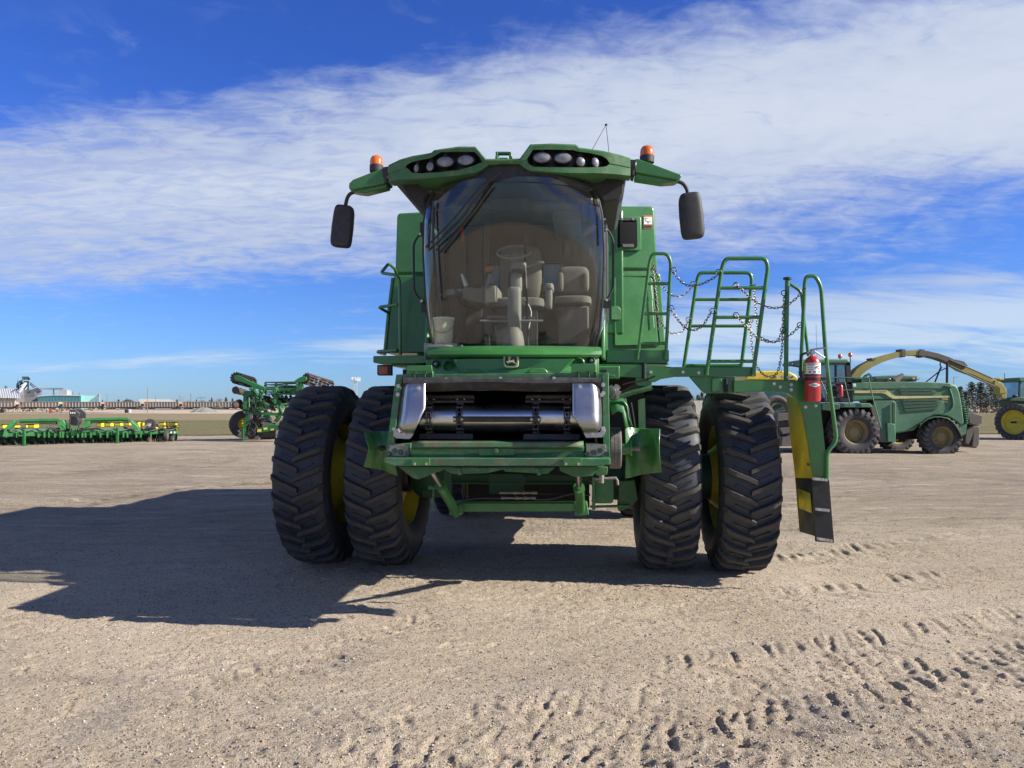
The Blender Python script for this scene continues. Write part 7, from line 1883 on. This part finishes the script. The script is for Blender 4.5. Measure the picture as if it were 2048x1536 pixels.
# ---------------- trees
def tree(px, ytop, d, w_, kind, label, group=None, base=811, cat='tree'):
    x = W(px, 800, d).x; h_ = W(px, ytop, d).z; wr = w_*d/F/2
    e_ = empty({'pine': 'pine_tree', 'bare': 'bare_tree'}[kind], (x, d, 0), 0, label, cat, group)
    MB().tube([(0,0,0), (.1,0,h_*.5), (0,0,h_*.95)], [h_*.028, h_*.018, h_*.005], 7).build('trunk', MM['bark'], e_)
    k = MB(); rn = random.Random(int(px*7)+int(ytop))
    if kind == 'pine':
        for i in range(1100):
            t_ = rn.random()**.9; z = h_*(.12 + .88*t_); rad = wr*1.5*(1.08-t_)**.75*(.75+.4*math.sin(i*.7+px)); a_ = rn.uniform(0, 6.28)
            q = rad*rn.random()**.5; c = Vector((q*math.cos(a_), q*math.sin(a_), z + rn.uniform(-.2, .2)))
            s_ = h_*rn.uniform(.02, .055)
            v1 = Vector((rn.uniform(-1,1), rn.uniform(-1,1), rn.uniform(-.3,.5)))*s_; v2 = Vector((rn.uniform(-1,1), rn.uniform(-1,1), rn.uniform(-.5,.5)))*s_
            k.add([c-v1, c+v2, c+v1, c-v2*.8], [(0,1,2,3)], 0 if rn.random() < .62 else 1)
        k.build('crown', [MM['needle'], MM['needle2']], e_, sharp=180)
    else:
        def br(p, d_, ln, r_, dep):
            q = p + d_*ln; k.tube([p, q], [r_, r_*.6], 4)
            if dep == 0: return
            for j in range(3 if dep > 1 else 4):
                nd = (d_ + Vector((rn.uniform(-1,1), rn.uniform(-1,1), rn.uniform(-.1,.8)))*.75).normalized(); br(p + d_*ln*rn.uniform(.6, 1), nd, ln*rn.uniform(.6,.8), r_*.6, dep-1)
        for j in range(5): br(Vector((0,0,h_*.25)), Vector((rn.uniform(-.8,.8), rn.uniform(-.8,.8), 1)).normalized(), h_*.30, h_*.012+.03, 4 if w_ > 12 else 3)
        k.build('crown', MM['twig'], e_, sharp=180)
tree(393, 799, 330, 5, 'pine', 'small dark conifer left of the pole with two cross arms'); tree(419, 800, 330, 5, 'pine', 'shorter of the two close conifers above the wagon roof'); tree(423.5, 796, 335, 6, 'pine', 'taller of the two close conifers above the wagon roof'); tree(452, 794.5, 335, 9, 'pine', 'broad conifer left of the raised disc blades')
tree(465, 797, 345, 7, 'pine', 'conifer just behind the raised disc blades'); tree(205, 801, 330, 6, 'pine', 'dark conifer at the right end of the mint building'); tree(237, 799, 365, 9, 'pine', 'dark conifer at the left end of the small house'); tree(354, 799, 365, 7, 'pine', 'conifer at the right end of the cream shed')
tree(228, 800, 370, 10, 'bare', 'bare tree left of the small house'); tree(376, 797.5, 330, 11, 'bare', 'bare tree left of the thick lone pole'); tree(404, 799, 340, 16, 'bare', 'bare tree round the pole with two cross arms'); tree(439, 796, 340, 16, 'bare', 'wide bare tree left of the broad conifer'); tree(387, 801, 350, 8, 'bare', 'small bare tree right of the thick lone pole')
tree(1396, 790, 205, 16, 'pine', 'pine showing left in the gap between the right dual tyres'); tree(1404, 786, 210, 18, 'pine', 'pine showing right in the gap between the right dual tyres'); tree(1384, 792, 215, 18, 'pine', 'pine mostly hidden behind the inner right tyre')
pn = [(1921,774,205,22,'short pine right beside the forage harvester tail'),(1944,765,205,26,'tall rounded pine nearest the forage harvester'),(1961,765,200,20,'dark dense pine left of the pole among the pines'),(1982,768,210,30,'broad pine right of the pole among the pines'),(2000,772,205,26,'pine directly below the yellow spout end'),(2031,763,215,24,'tall pointed pine next to the tractor cab'),(2018,780,200,18,'low pine between the spout end and the tractor'),(1932,783,195,22,'low pine in front of the tall rounded pine'),(1970,785,195,24,'low pine at the foot of the pole'),(1992,786,195,24,'low pine left of the low one under the spout'),(2050,775,205,24,'pine hidden behind the tractor cab')]
for (px, yt, d_, w_, lb) in pn: tree(px, yt, d_, w_*1.45, 'pine', lb, 'pines beyond the field on the right')
k = MB(); rn = random.Random(5)
for i in range(2600):
    x = W(rn.uniform(1380, 2120), 811, 175).x; y = rn.uniform(165, 190); z = rn.uniform(.0, 1.0)*rn.random(); s_ = rn.uniform(.15, .6)
    v1 = Vector((rn.uniform(-1,1), rn.uniform(-1,1), rn.uniform(-.4,.4)))*s_; v2 = Vector((rn.uniform(-.5,.5), rn.uniform(-.5,.5), rn.uniform(.2,1)))*s_
    c = Vector((x, y, z+.2)); k.add([c-v1, c-v2, c+v1, c+v2], [(0,1,2,3)])
tag(k.build('dry_scrub', MM['brush'], None, sharp=180), 'low brown scrub along the far edge of the right field', 'scrub', kind='stuff')
k = MB()
for i in range(350):
    x = W(rn.uniform(-30, 110), 811, 200).x; y = rn.uniform(195, 225); s_ = rn.uniform(.15, .6)
    v1 = Vector((rn.uniform(-1,1), rn.uniform(-1,1), rn.uniform(-.4,.4)))*s_; v2 = Vector((rn.uniform(-.5,.5), rn.uniform(-.5,.5), rn.uniform(.2,1)))*s_
    c = Vector((x, y, .2+rn.random()*.5)); k.add([c-v1, c-v2, c+v1, c+v2], [(0,1,2,3)])
tag(k.build('weeds', MM['brush'], None, sharp=180), 'dry weeds on the verge in front of the tan wagons', 'weeds', kind='stuff')
# pale board fence glimpsed between the right dual tyres
fe2 = empty('board_fence', (W(1395, 811, 150).x, 150, 0), 0, 'pale board fence seen in the gap between the right dual tyres', 'fence')
k = MB(); a = W(1370, 811, 150).x
for i in range(60): k.box((a+i*.22, 150, 0), (a+i*.22+.16, 150.05, W(1390, 801, 150).z))
k.build('boards', MM['cream'], fe2, 'W')
